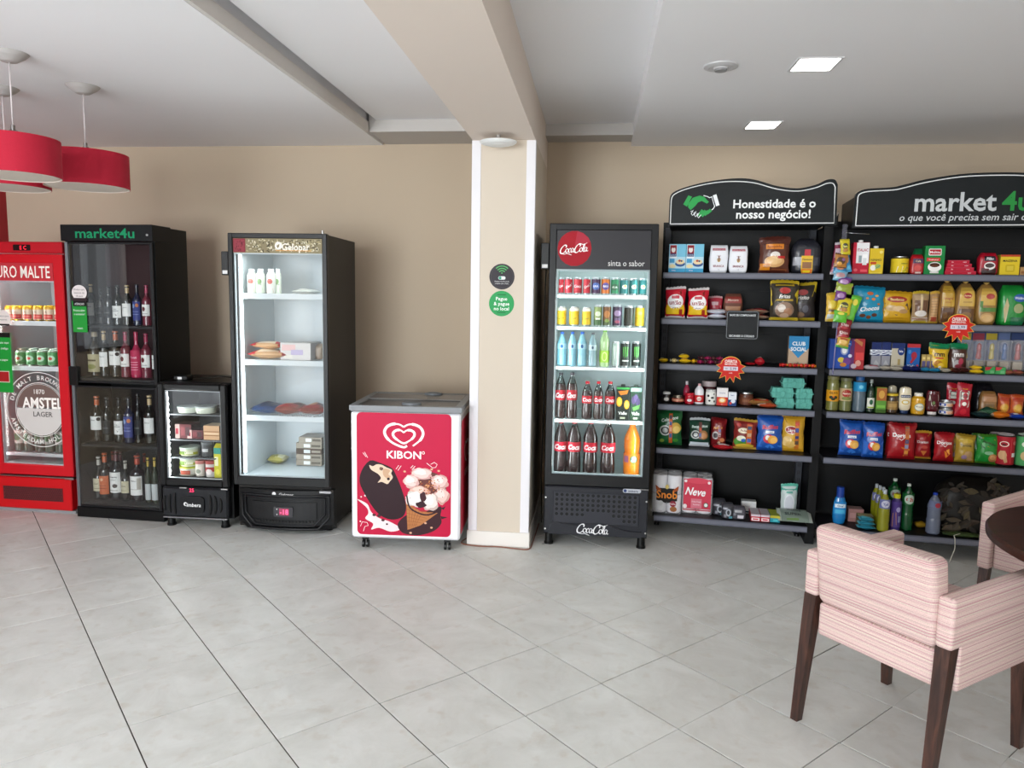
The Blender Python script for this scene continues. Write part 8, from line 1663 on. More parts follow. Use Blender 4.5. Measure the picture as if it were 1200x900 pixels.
('A', 'ruffles', 1.3273, 0.04, 0.608, 0.1277, 0.2235, 0.07, 'bright blue crisp bag, second of the pair on the market unit', 'blue crisp bags', 0, -0.04, 0),
('A', 'doritos', 1.4683, 0.16, 0.608, 0.0815, 0.2063, 0.05, 'red tortilla chip bag mostly hidden behind the one with a price strip', 'red tortilla chip bags', 0, -0.04, 0),
('A', 'doritostag', 1.4947, 0.05, 0.608, 0.1585, 0.2309, 0.07, 'large red tortilla chip bag with a vertical price strip', 'red tortilla chip bags', 0, -0.04, 0),
('A', 'doritosS', 1.6302, 0.1, 0.608, 0.1001, 0.1767, 0.07, 'small red tortilla chip bag with a gold corner', 'red tortilla chip bags', 0, -0.03, 0),
('A', 'doritos', 1.7329, 0.05, 0.608, 0.1139, 0.1806, 0.07, 'red tortilla chip bag standing alone beside the yellow ones', 'red tortilla chip bags', 0, -0.04, 0),
('A', 'yellowpurple', 1.823, 0.15, 0.608, 0.0693, 0.1575, 0.05, 'yellow crisp bag mostly hidden behind the red one', 'yellow crisp bags', 0, -0.03, 0),
('A', 'yellowpurple', 1.8538, 0.06, 0.608, 0.1128, 0.1752, 0.07, 'yellow and purple crisp bag on the fifth shelf', 'yellow crisp bags', 0, -0.04, 0),
('A', 'fandangos', 1.9509, 0.15, 0.608, 0.0776, 0.1702, 0.05, 'green crisp bag half hidden behind its twin', 'green crisp bags', 0, -0.03, 0),
('A', 'fandangos', 1.9684, 0.05, 0.608, 0.1246, 0.1836, 0.07, 'bright green crisp bag leaning beside the red tube', 'green crisp bags', 0, -0.04, 0.05),
('A', 'pringR', 2.0493, 0.15, 0.608, 0.0699, 0.1811, 0.07, 'red crisp tube with white lid, standing behind the front one', 'red crisp tubes', 0, 0, 0),
('A', 'pringR', 2.0675, 0.04, 0.608, 0.1042, 0.1911, 0.104, 'wide red crisp tube in front beside the green one', 'red crisp tubes', 0, 0, 0),
('A', 'pringG', 2.167, 0.04, 0.608, 0.0852, 0.1968, 0.085, 'green crisp tube cut by the picture edge', None, 0, 0, 0),
('A', 'mouth', 1.1723, 0.1, 0.152, 0.0806, 0.2418, 0.081, 'blue mouthwash bottle with dark blue cap', None, 0, 0, 0),
('A', 'pinkbox', 1.2872, 0.2, 0.152, 0.0924, 0.085, 0.08, 'pinkish soap box beside the mouthwash', None, 0, 0, 0),
('A', 'mixedbox', 1.3311, 0.12, 0.152, 0.0904, 0.065, 0.07, 'brown and green sponge pack on the bottom shelf', None, 0, 0, 0),
('A', 'cyanpack', 1.3178, 0.03, 0.152, 0.1086, 0.026, 0.07, 'cyan soap packet, lowest of the stack before the sponge pack', 'cyan soap packets', 0, 0, 0),
('A', 'cyanpack', 1.3162, 0.03, 0.178, 0.0987, 0.026, 0.07, 'cyan soap packet, middle of the stack before the sponge pack', 'cyan soap packets', 0, 0, 0),
('A', 'cyanpack', 1.3147, 0.03, 0.204, 0.0888, 0.026, 0.07, 'cyan soap packet, topmost of the stack before the sponge pack', 'cyan soap packets', 0, 0, 0),
('A', 'deterg', 1.4218, 0.26, 0.152, 0.0564, 0.243, 0.056, 'yellow detergent bottle farthest back in its row', 'yellow detergent bottles', 0, 0, 0),
('A', 'deterg', 1.4229, 0.18, 0.152, 0.0554, 0.2515, 0.055, 'yellow detergent bottle second from the back in its row', 'yellow detergent bottles', 0, 0, 0),
('A', 'deterg', 1.4233, 0.1, 0.152, 0.0544, 0.2603, 0.054, 'yellow detergent bottle second from the front in its row', 'yellow detergent bottles', 0, 0, 0),
('A', 'deterg', 1.4134, 0.02, 0.152, 0.0681, 0.2633, 0.068, 'yellow detergent bottle in front of its row', 'yellow detergent bottles', 0, 0, 0),
('A', 'greensoda', 1.5158, 0.2, 0.152, 0.0727, 0.2981, 0.073, 'green soda bottle standing behind the purple bottle', 'green soda bottles', 0, 0, 0),
('A', 'purplebot', 1.4932, 0.06, 0.152, 0.0585, 0.232, 0.058, 'purple bottle with a yellow cap on the bottom shelf', None, 0, 0, 0),
('A', 'greensoda', 1.5646, 0.08, 0.152, 0.068, 0.2975, 0.068, 'green soda bottle with pale round label, unobstructed', 'green soda bottles', 0, 0, 0),
('A', 'yellowbit', 1.6665, 0.16, 0.152, 0.0687, 0.04, 0.06, 'yellow sponge pack lying in the shadow behind the clear bottle', None, 0, 0, 0),
('A', 'waterbot', 1.7067, 0.04, 0.152, 0.0807, 0.2587, 0.081, 'clear bottle with a blue cap on the bottom shelf', None, 0, 0, 0),
('A', 'leafsack', 1.9573, 0.1, 0.152, 0.4596, 0.3588, 0.24, 'large dark sack of dried leaves filling the bottom shelf end', None, 0, 0, 0),
('A', 'greenflat2', 1.8598, 0.02, 0.152, 0.2147, 0.028, 0.07, 'dark green flat cloth pack under the leaf sack edge', None, 0, 0, 0),
('CK', 'coke350', 0.0729, 0.1, 1.594, 0.0343, 0.1053, 0.034, 'slim red cola can, first from the column side of the top row', 'top row cola cans', 0, 0, 0),
('CK', 'coke350', 0.1187, 0.1, 1.594, 0.0519, 0.1059, 0.052, 'slim red cola can, second from the column side of the top row', 'top row cola cans', 0, 0, 0),
('CK', 'cokefat', 0.1766, 0.1, 1.594, 0.0533, 0.1066, 0.053, 'red cola can, third from the column side of the top row', 'top row cola cans', 0, 0, 0),
('CK', 'coke350', 0.2333, 0.1, 1.594, 0.0463, 0.1074, 0.046, 'red cola can touching the purple can', 'top row cola cans', 0, 0, 0),
('CK', 'purplecan', 0.2904, 0.1, 1.594, 0.0573, 0.1081, 0.057, 'dark purple can with blue emblem in the top row', None, 0, 0, 0),
('CK', 'orangecan', 0.3508, 0.1, 1.594, 0.055, 0.1089, 0.055, 'orange can in the middle of the top row', None, 0, 0, 0),
('CK', 'greencan', 0.4085, 0.1, 1.594, 0.0496, 0.1071, 0.05, 'green can beside the orange one', None, 0, 0, 0),
('CK', 'spritecan', 0.4649, 0.1, 1.594, 0.0547, 0.1052, 0.055, 'blue green lime can, first of three', 'lime soda cans', 0, 0, 0),
('CK', 'spritecan', 0.5232, 0.1, 1.594, 0.0535, 0.106, 0.054, 'blue green lime can, middle of three', 'lime soda cans', 0, 0, 0),
('CK', 'spritecan', 0.5793, 0.1, 1.594, 0.0502, 0.1067, 0.05, 'blue green lime can, last of three by the fridge edge', 'lime soda cans', 0, 0, 0),
('CK', 'schweppes', 0.0796, 0.1, 1.395, 0.0592, 0.1231, 0.059, 'yellow can with white top, first in the second row', 'yellow cans with white tops', 0, 0, 0),
('CK', 'schweppes', 0.1589, 0.1, 1.395, 0.0617, 0.1219, 0.062, 'yellow can with white top, middle one in the second row', 'yellow cans with white tops', 0, 0, 0),
('CK', 'schweppes', 0.2374, 0.1, 1.395, 0.0577, 0.1206, 0.058, 'yellow can with white top, last one beside the green slim can', 'yellow cans with white tops', 0, 0, 0),
('CK', 'slimgreen', 0.3084, 0.1, 1.395, 0.0506, 0.1351, 0.051, 'pale green slim can in the second row', None, 0, 0, 0),
('CK', 'slimorange', 0.3643, 0.1, 1.395, 0.0504, 0.1361, 0.05, 'brown orange slim can in the second row', None, 0, 0, 0),
('CK', 'slimpurple', 0.4292, 0.1, 1.395, 0.0582, 0.1372, 0.058, 'dark purple slim can in the second row', None, 0, 0, 0),
('CK', 'slimlime', 0.5028, 0.1, 1.395, 0.0622, 0.1332, 0.062, 'black slim can with green and yellow bands', None, 0, 0, 0),
('CK', 'slimyellow', 0.5686, 0.1, 1.395, 0.0589, 0.1344, 0.059, 'plain yellow slim can at the end of the second row', None, 0, 0, 0),
('CK', 'waterb', 0.086, 0.1, 1.142, 0.0622, 0.215, 0.062, 'water bottle with blue cap, first in the third row', 'water bottles with blue caps', 0, 0, 0),
('CK', 'waterb', 0.1524, 0.1, 1.142, 0.0544, 0.2164, 0.054, 'water bottle with blue cap, second in the third row', 'water bottles with blue caps', 0, 0, 0),
('CK', 'waterb', 0.2144, 0.1, 1.142, 0.0607, 0.2178, 0.061, 'water bottle with blue cap, beside the grey-capped bottle', 'water bottles with blue caps', 0, 0, 0),
('CK', 'waterg', 0.2813, 0.1, 1.142, 0.0568, 0.2138, 0.057, 'water bottle with a grey cap in the third row', None, 0, 0, 0),
('CK', 'limebot', 0.3562, 0.1, 1.142, 0.0635, 0.2342, 0.064, 'clear lime soda bottle with green cap', None, 0, 0, 0),
('CK', 'silvercan', 0.4275, 0.1, 1.142, 0.0522, 0.1607, 0.052, 'tall silver can in the third row', None, 0, 0, 0),
('CK', 'blackcan', 0.4871, 0.1, 1.142, 0.0595, 0.1621, 0.059, 'tall black can with green claws, beside the silver can', 'tall black cans with green claws', 0, 0, 0),
('CK', 'blackcan', 0.556, 0.1, 1.142, 0.0561, 0.1636, 0.056, 'tall black can with green claws, at the row end', 'tall black cans with green claws', 0, 0, 0),
('CK', 'cokebotd', 0.0844, 0.1, 0.805, 0.0708, 0.2912, 0.071, 'cola bottle with dark cap, first in the fourth row', 'cola bottles with dark caps', 0, 0, 0),
('CK', 'cokebotd', 0.1577, 0.1, 0.805, 0.0706, 0.2934, 0.071, 'cola bottle with dark cap, second in the fourth row', 'cola bottles with dark caps', 0, 0, 0),
('CK', 'cokebotr', 0.2558, 0.1, 0.805, 0.0698, 0.2389, 0.07, 'cola bottle with red cap, first of three in the fourth row', 'small cola bottles with red caps', 0, 0, 0),
('CK', 'cokebotr', 0.326, 0.1, 0.805, 0.062, 0.2409, 0.062, 'cola bottle with red cap, middle of three in the fourth row', 'small cola bottles with red caps', 0, 0, 0),
('CK', 'cokebotr', 0.4008, 0.1, 0.805, 0.0693, 0.2414, 0.069, 'cola bottle with red cap, last of three in the fourth row', 'small cola bottles with red caps', 0, 0, 0),
('CK', 'juicebox', 0.4816, 0.1, 0.805, 0.0814, 0.2101, 0.07, 'black juice carton with orange slices', None, 0, 0, 0),
('CK', 'juicebox2', 0.5626, 0.1, 0.805, 0.0688, 0.2098, 0.07, 'dark green juice carton with purple grapes', None, 0, 0, 0),
('CK', 'cola2l', 0.0929, 0.1, 0.442, 0.0878, 0.3462, 0.088, 'large cola bottle, first from the column side of the bottom row', 'large cola bottles', 0, 0, 0),
('CK', 'cola2l', 0.1809, 0.1, 0.442, 0.0902, 0.3466, 0.09, 'large cola bottle, second from the column side of the bottom row', 'large cola bottles', 0, 0, 0),
('CK', 'cola2l', 0.2846, 0.1, 0.442, 0.0952, 0.3475, 0.095, 'large cola bottle, third from the column side of the bottom row', 'large cola bottles', 0, 0, 0),
('CK', 'cola2l', 0.3972, 0.1, 0.442, 0.0974, 0.3514, 0.097, 'large cola bottle, nearest to the orange soda', 'large cola bottles', 0, 0, 0),
('CK', 'fanta2l', 0.5512, 0.1, 0.442, 0.1053, 0.3458, 0.105, 'large orange soda bottle alone at the end of the bottom row', None, 0, 0, 0),
('GL', 'juicebotR', 0.0855, 0.1, 1.568, 0.059, 0.1571, 0.059, 'white-capped juice bottle with red print, first in its row', 'white-capped juice bottles', 0, 0, 0),
('GL', 'juicebotG', 0.1448, 0.1, 1.568, 0.0571, 0.1579, 0.057, 'white-capped juice bottle with green print, beside the red-printed one', 'white-capped juice bottles', 0, 0, 0),
('GL', 'juicebotR', 0.215, 0.1, 1.568, 0.0581, 0.1588, 0.058, 'white-capped juice bottle with red print, third in its row', 'white-capped juice bottles', 0, 0, 0),
('GL', 'juicebotG', 0.2487, 0.14, 1.568, 0.0402, 0.161, 0.04, 'white-capped juice bottle, half hidden last in its row', 'white-capped juice bottles', 0, 0, 0),
('GL', 'foodtray', 0.4369, 0.1, 1.568, 0.1586, 0.035, 0.14, 'flat white bread packet lying on the upper shelf of the tall fridge', None, 0, 0, 0),
('GL', 'wafflebag', 0.1857, 0.09, 1.138, 0.2595, 0.065, 0.16, 'red and cream frozen food bag, lower one on the middle shelf', None, 0, 0, 0),
('GL', 'wafflebag', 0.1672, 0.12, 1.204, 0.2142, 0.05, 0.12, 'tan frozen food bag lying on the red and cream one', None, 0, 0, 0),
('GL', 'lunchbox', 0.3767, 0.11, 1.138, 0.2038, 0.1119, 0.2, 'pale translucent food box on the middle shelf', None, 0, 0, 0),
('GL', 'tanbag', 0.4777, 0.2, 1.138, 0.0847, 0.1032, 0.12, 'beige frozen pack squeezed against the fridge wall', None, 0, 0, 0),
('GL', 'bluebag', 0.1522, 0.1, 0.77, 0.1924, 0.07, 0.2, 'dark blue frozen bag on the lower shelf of the tall fridge', None, 0, 0, 0),
('GL', 'redbag', 0.3087, 0.1, 0.77, 0.1971, 0.07, 0.2, 'reddish frozen bag in the middle of the lower shelf', 'reddish frozen bags', 0, 0, 0),
('GL', 'redbag', 0.4733, 0.1, 0.77, 0.1671, 0.07, 0.2, 'reddish frozen bag at the end of the lower shelf', 'reddish frozen bags', 0, 0, 0),
('GL', 'coldbox', 0.3632, 0.36, 0.376, 0.1841, 0.0395, 0.16, 'long frozen meal box, lowest in the stack of five', 'stacked frozen meal boxes', 0, 0, 0),
('GL', 'coldbox', 0.3639, 0.36, 0.4165, 0.1839, 0.0395, 0.16, 'long frozen meal box, second from the bottom in the stack of five', 'stacked frozen meal boxes', 0, 0, 0),
('GL', 'coldboxd', 0.3645, 0.36, 0.457, 0.1838, 0.0395, 0.16, 'long frozen meal box, middle one in the stack of five', 'stacked frozen meal boxes', 0, 0, 0),
('GL', 'coldbox', 0.3651, 0.36, 0.4975, 0.1836, 0.0395, 0.16, 'long frozen meal box, fourth from the bottom in the stack of five', 'stacked frozen meal boxes', 0, 0, 0),
('GL', 'coldbox', 0.375, 0.36, 0.538, 0.165, 0.0395, 0.16, 'long frozen meal box, topmost in the stack of five', 'stacked frozen meal boxes', 0, 0, 0),
('GL', 'yellowice', 0.1087, 0.36, 0.376, 0.1055, 0.06, 0.12, 'yellowish ice lolly pack at the fridge bottom, first of two', 'yellowish ice lolly packs', 0, 0, 0),
('GL', 'yellowice', 0.1265, 0.36, 0.376, 0.1051, 0.06, 0.12, 'yellowish ice lolly pack at the fridge bottom, beside its twin', 'yellowish ice lolly packs', 0, 0, 0),
('MI', 'tray', 0.1235, 0.1, 0.754, 0.139, 0.0442, 0.139, 'round white food tray on the top shelf, door hinge side', 'round white food trays', 0, 0, 0),
('MI', 'tray', 0.2522, 0.1, 0.754, 0.1412, 0.0486, 0.141, 'round white food tray on the top shelf, beside the tall fridge', 'round white food trays', 0, 0, 0),
('MI', 'meatpack', 0.1119, 0.12, 0.58, 0.1157, 0.0974, 0.12, 'dark red sausage pack with pale label in the counter fridge', None, 0, 0, 0),
('MI', 'meatpack', 0.1966, 0.12, 0.58, 0.1122, 0.0601, 0.12, 'low dark red sausage pack beside the taller one', None, 0, 0, 0),
('MI', 'sandwich', 0.3225, 0.1, 0.58, 0.1112, 0.097, 0.12, 'tan sandwich pack in the counter fridge', None, 0, 0, 0),
('MI', 'blackcup', 0.2599, 0.12, 0.457, 0.0819, 0.1001, 0.082, 'dark pudding cup standing on the third wire shelf', None, 0, 0, 0),
('MI', 'clearbag', 0.1084, 0.22, 0.457, 0.1087, 0.0528, 0.1, 'crumpled clear bag on the third wire shelf', None, 0, 0, 0),
('MI', 'buttertub2', 0.1242, 0.1, 0.32, 0.1341, 0.065, 0.134, 'round butter tub, lowest in the stack of three', 'stacked butter tubs', 0, 0, 0),
('MI', 'buttertub', 0.1265, 0.1, 0.386, 0.1339, 0.06, 0.134, 'round butter tub, middle in the stack of three', 'stacked butter tubs', 0, 0, 0),
('MI', 'buttertub', 0.129, 0.1, 0.459, 0.1337, 0.058, 0.134, 'round butter tub, topmost in the stack of three', 'stacked butter tubs', 0, 0, 0),
('MI', 'yogurt', 0.2138, 0.11, 0.32, 0.0669, 0.1077, 0.067, 'cream yogurt cup beside the butter tubs', None, 0, 0, 0),
('MI', 'yogurtr', 0.2944, 0.1, 0.32, 0.0739, 0.1129, 0.074, 'white and red yogurt cup near the yellow carton', None, 0, 0, 0),
('MI', 'yellowmilk', 0.3592, 0.1, 0.32, 0.0495, 0.2064, 0.07, 'yellow gable-top carton at the edge of the counter fridge', None, 0, 0, 0),
('RD', 'goldbeer', 0.0912, 0.1, 1.35, 0.0785, 0.1042, 0.078, 'gold and red beer can, first from the picture edge', 'gold and red beer cans', 0, 0, 0),
('RD', 'goldbeer', 0.1507, 0.1, 1.35, 0.0782, 0.1057, 0.078, 'gold and red beer can, second from the picture edge', 'gold and red beer cans', 0, 0, 0),
('RD', 'goldbeer', 0.2326, 0.1, 1.35, 0.0778, 0.1071, 0.078, 'gold and red beer can, third from the picture edge', 'gold and red beer cans', 0, 0, 0),
('RD', 'goldbeer', 0.3142, 0.1, 1.35, 0.0775, 0.1086, 0.078, 'gold and red beer can, fourth from the picture edge', 'gold and red beer cans', 0, 0, 0),
('RD', 'goldbeer', 0.3955, 0.1, 1.35, 0.0772, 0.11, 0.077, 'gold and red beer can, fifth from the picture edge', 'gold and red beer cans', 0, 0, 0),
('RD', 'goldbeer', 0.4764, 0.1, 1.35, 0.0769, 0.1114, 0.077, 'gold and red beer can, sixth from the picture edge', 'gold and red beer cans', 0, 0, 0),
('RD', 'greenbeer', 0.1539, 0.1, 1.032, 0.0807, 0.1049, 0.081, 'green beer can, first after the green sticker in the front row', 'green beer cans', 0, 0, 0),
('RD', 'greenbeer', 0.2391, 0.1, 1.032, 0.0804, 0.1071, 0.08, 'green beer can, second after the green sticker in the front row', 'green beer cans', 0, 0, 0),
('RD', 'greenbeer', 0.3238, 0.1, 1.032, 0.08, 0.1093, 0.08, 'green beer can, third after the green sticker in the front row', 'green beer cans', 0, 0, 0),
('RD', 'greenbeer', 0.4083, 0.1, 1.032, 0.0797, 0.1115, 0.08, 'green beer can, fourth after the green sticker in the front row', 'green beer cans', 0, 0, 0),
('RD', 'greenbeer', 0.4923, 0.1, 1.032, 0.0793, 0.1137, 0.079, 'green beer can, fifth after the green sticker in the front row', 'green beer cans', 0, 0, 0),
('RD', 'greenbeer', 0.1015, 0.175, 1.032, 0.0751, 0.118, 0.075, 'green beer can, first in the back row of the shelf', 'green beer cans', 0, 0, 0),
('RD', 'greenbeer', 0.1852, 0.175, 1.032, 0.0748, 0.118, 0.075, 'green beer can, second in the back row of the shelf', 'green beer cans', 0, 0, 0),
('RD', 'greenbeer', 0.2686, 0.175, 1.032, 0.0745, 0.118, 0.074, 'green beer can, third in the back row of the shelf', 'green beer cans', 0, 0, 0),
('RD', 'greenbeer', 0.3516, 0.175, 1.032, 0.0741, 0.118, 0.074, 'green beer can, fourth in the back row of the shelf', 'green beer cans', 0, 0, 0),
('RD', 'greenbeer', 0.4343, 0.175, 1.032, 0.0738, 0.118, 0.074, 'green beer can, fifth in the back row of the shelf', 'green beer cans', 0, 0, 0),
('RD', 'beerbot', 0.0897, 0.12, 0.407, 0.0753, 0.3152, 0.075, 'dark beer bottle behind the etched emblem, first from the picture edge', 'dark beer bottles behind the emblem', 0, 0, 0),
('RD', 'beerbot', 0.1646, 0.12, 0.407, 0.075, 0.3182, 0.075, 'dark beer bottle behind the etched emblem, second from the picture edge', 'dark beer bottles behind the emblem', 0, 0, 0),
('RD', 'beerbot', 0.2475, 0.12, 0.407, 0.0747, 0.3212, 0.075, 'dark beer bottle behind the etched emblem, third from the picture edge', 'dark beer bottles behind the emblem', 0, 0, 0),
('RD', 'beerbot', 0.3301, 0.12, 0.407, 0.0744, 0.3242, 0.074, 'dark beer bottle behind the etched emblem, fourth from the picture edge', 'dark beer bottles behind the emblem', 0, 0, 0),
('RD', 'beerbot', 0.4123, 0.12, 0.407, 0.0741, 0.3272, 0.074, 'dark beer bottle behind the etched emblem, fifth from the picture edge', 'dark beer bottles behind the emblem', 0, 0, 0),
('WN', 'wineK', 0.0717, 0.12, 1.337, 0.0554, 0.2752, 0.055, 'wine bottle beside the green sticker on the upper wine shelf', None, 0, 0, 0),
('WN', 'wineD', 0.1053, 0.17, 1.337, 0.0525, 0.2474, 0.052, 'unlabelled dark bottle second on the upper wine shelf', None, 0, 0, 0),
('WN', 'wineD', 0.189, 0.14, 1.337, 0.0552, 0.2597, 0.055, 'dark bottle third on the upper wine shelf', None, 0, 0, 0),
('WN', 'wineW', 0.2758, 0.11, 1.337, 0.0688, 0.2719, 0.069, 'white labelled bottle, first of two close together on the upper wine shelf', None, 0, 0, 0),
('WN', 'wineK', 0.3495, 0.11, 1.337, 0.0685, 0.2729, 0.068, 'large white labelled bottle in the middle of the upper wine shelf', None, 0, 0, 0),
('WN', 'wineB', 0.419, 0.12, 1.337, 0.0594, 0.2798, 0.059, 'blue labelled bottle on the upper wine shelf', None, 0, 0, 0),
('WN', 'roseW', 0.4899, 0.12, 1.337, 0.061, 0.275, 0.061, 'bottle with white and pink label at the upper shelf end', None, 0, 0, 0),
('WN', 'whisky', 0.0834, 0.1, 0.977, 0.0948, 0.3083, 0.095, 'stout bottle with cream label at the start of the second wine shelf', None, 0, 0, 0),
('WN', 'wineK', 0.1652, 0.1, 0.977, 0.0664, 0.316, 0.066, 'slender white labelled bottle beside the stout one', None, 0, 0, 0),
('WN', 'wineT', 0.2469, 0.1, 0.977, 0.0868, 0.3179, 0.087, 'bottle with wide white label and dark seal', None, 0, 0, 0),
('WN', 'roseW', 0.3278, 0.1, 0.977, 0.069, 0.3139, 0.069, 'rosé bottle with a small white label', None, 0, 0, 0),
('WN', 'roseP', 0.4058, 0.1, 0.977, 0.077, 0.3157, 0.077, 'bright pink bottle with pink label', None, 0, 0, 0),
('WN', 'roseW', 0.4836, 0.1, 0.977, 0.069, 0.3059, 0.069, 'rosé bottle with white label beside the pink one', None, 0, 0, 0),
('WN', 'wineK', 0.5579, 0.1, 0.977, 0.0445, 0.296, 0.045, 'white labelled bottle cut by the cabinet edge on the second shelf', None, 0, 0, 0),
('WN', 'wineT', 0.0796, 0.1, 0.517, 0.0859, 0.3172, 0.086, 'bottle with copper capsule and white label on the third wine shelf', None, 0, 0, 0),
('WN', 'wineD', 0.1637, 0.1, 0.517, 0.0697, 0.3142, 0.07, 'dark unlabelled bottle second on the third wine shelf', None, 0, 0, 0),
('WN', 'wineW', 0.2557, 0.1, 0.517, 0.07, 0.3176, 0.07, 'bottle with white label beside the blue one', None, 0, 0, 0),
('WN', 'wineB', 0.3306, 0.1, 0.517, 0.0723, 0.3203, 0.072, 'bottle with large blue violet label', None, 0, 0, 0),
('WN', 'wineD', 0.4077, 0.1, 0.517, 0.0551, 0.3468, 0.055, 'clear dark bottle between blue and white labels', None, 0, 0, 0),
('WN', 'wineK', 0.4875, 0.1, 0.517, 0.0793, 0.3378, 0.079, 'bottle with white label near the counter fridge', None, 0, 0, 0),
('WN', 'wineR', 0.1056, 0.22, 0.1, 0.0543, 0.3177, 0.054, 'dark red capsule bottle in the back of the bottom shelf, first', None, 0, 0, 0),
('WN', 'wineL', 0.1682, 0.22, 0.1, 0.0507, 0.3207, 0.051, 'dark bottle in the back of the bottom shelf, second', None, 0, 0, 0),
('WN', 'wineL', 0.3059, 0.22, 0.1, 0.0503, 0.3149, 0.05, 'dark bottle in the back behind the cream label', None, 0, 0, 0),
('WN', 'wineR', 0.3578, 0.22, 0.1, 0.0468, 0.3173, 0.047, 'dark bottle in the back of the bottom shelf, last', None, 0, 0, 0),
('WN', 'wineS', 0.0748, 0.1, 0.1, 0.0775, 0.3023, 0.078, 'bottle with white label, first in the bottom front row', None, 0, 0, 0),
('WN', 'wineO', 0.1219, 0.1, 0.1, 0.0805, 0.3309, 0.08, 'bottle with bright orange label', None, 0, 0, 0),
('WN', 'wineL', 0.2096, 0.1, 0.1, 0.088, 0.3473, 0.088, 'bottle with cream label and dark red capsule', None, 0, 0, 0),
('WN', 'wineS', 0.2874, 0.1, 0.1, 0.0633, 0.2841, 0.063, 'shorter bottle with cream label in the middle front row', None, 0, 0, 0),
('WN', 'wineR', 0.3683, 0.1, 0.1, 0.097, 0.3246, 0.097, 'bottle with cream label and orange capsule', None, 0, 0, 0),
('WN', 'winegreen', 0.468, 0.1, 0.1, 0.0456, 0.3173, 0.046, 'green bottle with gold capsule, first of two', 'green bottles with gold capsules', 0, 0, 0),
('WN', 'winegreen', 0.518, 0.1, 0.1, 0.0494, 0.3198, 0.049, 'green bottle with gold capsule, next to the cabinet edge', 'green bottles with gold capsules', 0, 0, 0),
('A', 'pkM', 1.0239, -0.02, 1.7375, 0.0561, 0.1988, 0.022, 'magenta and white pack hanging at the back of the strip', 'small packs on the hanging strip', 0, -0.05, 0.1),
('A', 'pkY', 1.0714, -0.05, 1.8532, 0.0553, 0.0957, 0.022, 'yellow small pack at the very top of the hanging strip', 'small packs on the hanging strip', 0, -0.05, -0.1),
('A', 'pkO', 1.0422, -0.055, 1.777, 0.0741, 0.086, 0.022, 'orange brown pack below the yellow top pack of the strip', 'small packs on the hanging strip', 0, -0.05, 0.1),
('A', 'pkB', 1.0973, -0.03, 1.753, 0.0417, 0.1369, 0.022, 'narrow blue pack turned edgewise near the strip top', 'small packs on the hanging strip', 0, -0.05, -0.2),
('A', 'pkB', 1.0447, -0.045, 1.7418, 0.079, 0.0609, 0.022, 'blue edged pack below the orange brown one on the strip', 'small packs on the hanging strip', 0, -0.05, 0.08),
('A', 'pkC', 1.0463, -0.05, 1.701, 0.0789, 0.061, 0.022, 'pale blue and pink pack upper middle of the strip', 'small packs on the hanging strip', 0, -0.05, 0.1),
('A', 'pkP', 1.0667, -0.055, 1.6654, 0.0788, 0.061, 0.022, 'purple pack with light print in the middle of the strip', 'small packs on the hanging strip', 0, -0.05, 0.2),
('A', 'pkG', 1.0681, -0.06, 1.6246, 0.0973, 0.0661, 0.022, 'lime and magenta striped pack in the middle of the strip', 'small packs on the hanging strip', 0, -0.05, 0.15),
('A', 'pkP', 1.0534, -0.065, 1.5784, 0.0649, 0.0662, 0.022, 'purple pack just above the yellow dark-printed one', 'small packs on the hanging strip', 0, -0.05, 0.1),
('A', 'pkY2', 1.021, -0.03, 1.4539, 0.0752, 0.1754, 0.022, 'tall yellow pack with silver foot hanging beside the strip', 'small packs on the hanging strip', 0, -0.05, 0.0),
('A', 'pkY', 1.0707, -0.07, 1.497, 0.0834, 0.102, 0.022, 'yellow pack with dark print on the lower strip', 'small packs on the hanging strip', 0, -0.05, 0.15),
('A', 'pkL', 1.1087, -0.04, 1.451, 0.0604, 0.1692, 0.022, 'bright lime green pack on the lower strip', 'small packs on the hanging strip', 0, -0.05, 0.3),
('A', 'pkL', 1.0569, -0.075, 1.4507, 0.0789, 0.0716, 0.022, 'lime and yellow pack above the red packs of the strip', 'small packs on the hanging strip', 0, -0.05, 0.1),
('A', 'pkR', 1.0846, -0.06, 1.3995, 0.0744, 0.0719, 0.022, 'dark red pack, upper of two near the strip end', 'small packs on the hanging strip', 0, -0.05, 0.2),
('A', 'pkR', 1.0819, -0.065, 1.3481, 0.0744, 0.0771, 0.022, 'dark red pack, lower of two near the strip end', 'small packs on the hanging strip', 0, -0.05, 0.12),
('A', 'pkG2', 1.0795, -0.07, 1.2966, 0.0745, 0.0721, 0.022, 'yellow and green pack at the very end of the strip', 'small packs on the hanging strip', 0, -0.05, 0.2),
]
for r in ROWS:
    put(r[0], r[1], r[2], r[3], r[4], r[5], r[6], r[7], r[8], r[9], r[10], r[11], r[12])
m = MB(); a = AW(1.062, -.005); m.tube([(0, 0, 0), (.006, -.002, -.25), (-.004, 0, -.50), (-.012, 0, -.80)], .0035, 6, '8c88b0', 'plastic')
m.box(-.012, -.001, -.03, .016, .001, .11, '9c98c0', 'clear'); m.tube([(.01, 0, .06), (.05, -.005, .056), (.14, -.01, .05)], .002, 5, 'b8bcc8', 'metal')
o = m.build('hanging_strip', None, (a[0], a[1], 1.93), SA); tag(o, 'clear plastic hanging strip with a wire arm between the two shelving units', 'strip')
m = MB(); m.tube(spl([(0, 0, .02), (.004, -.012, .0), (.006, -.014, -.06), (-.004, -.012, -.10), (-.012, -.014, -.135)], 4), .0028, 5, 'd0ccc0', 'matte')
m.tube(spl([(-.012, -.014, -.135), (-.02, -.016, -.15)], 3), .002, 5, 'd0ccc0', 'matte'); m.tube(spl([(0, 0, .02), (.04, .03, .025), (.07, .05, .02)], 4), .0025, 5, 'c8c4b8', 'matte')
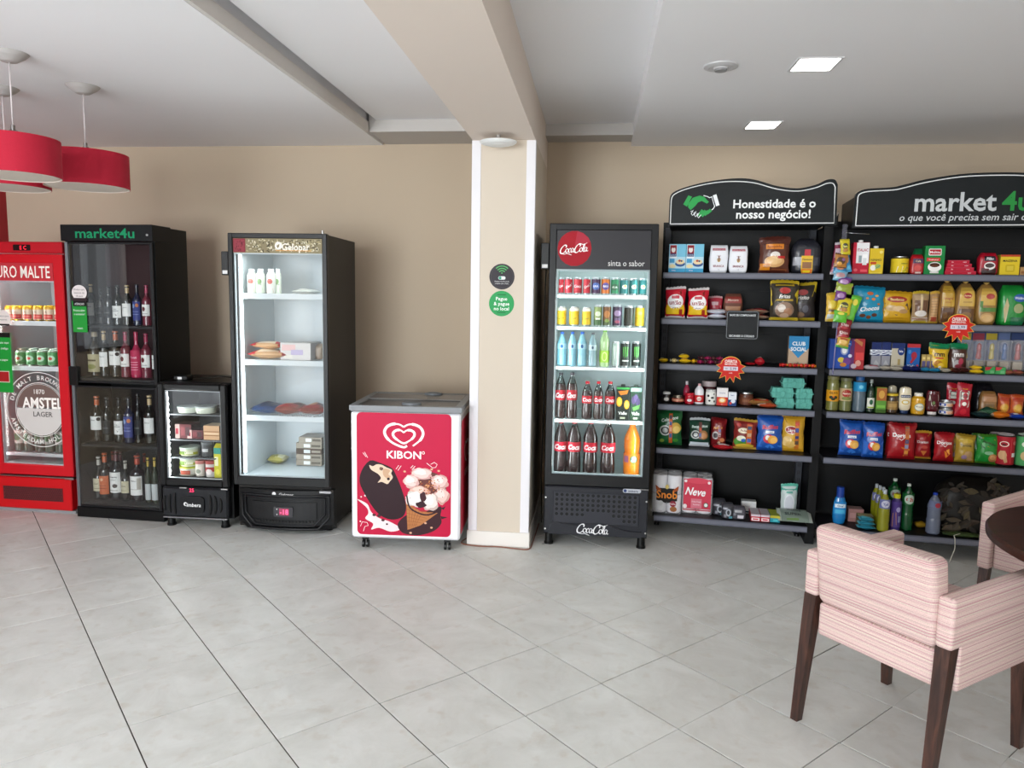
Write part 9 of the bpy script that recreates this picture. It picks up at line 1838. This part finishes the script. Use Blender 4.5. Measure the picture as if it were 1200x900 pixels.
a = AW(1.80, -.002); o = m.build('string', None, (a[0], a[1], .15), SA); tag(o, 'loose white string dangling over the lowest shelf edge beside the leaf sack', 'string')
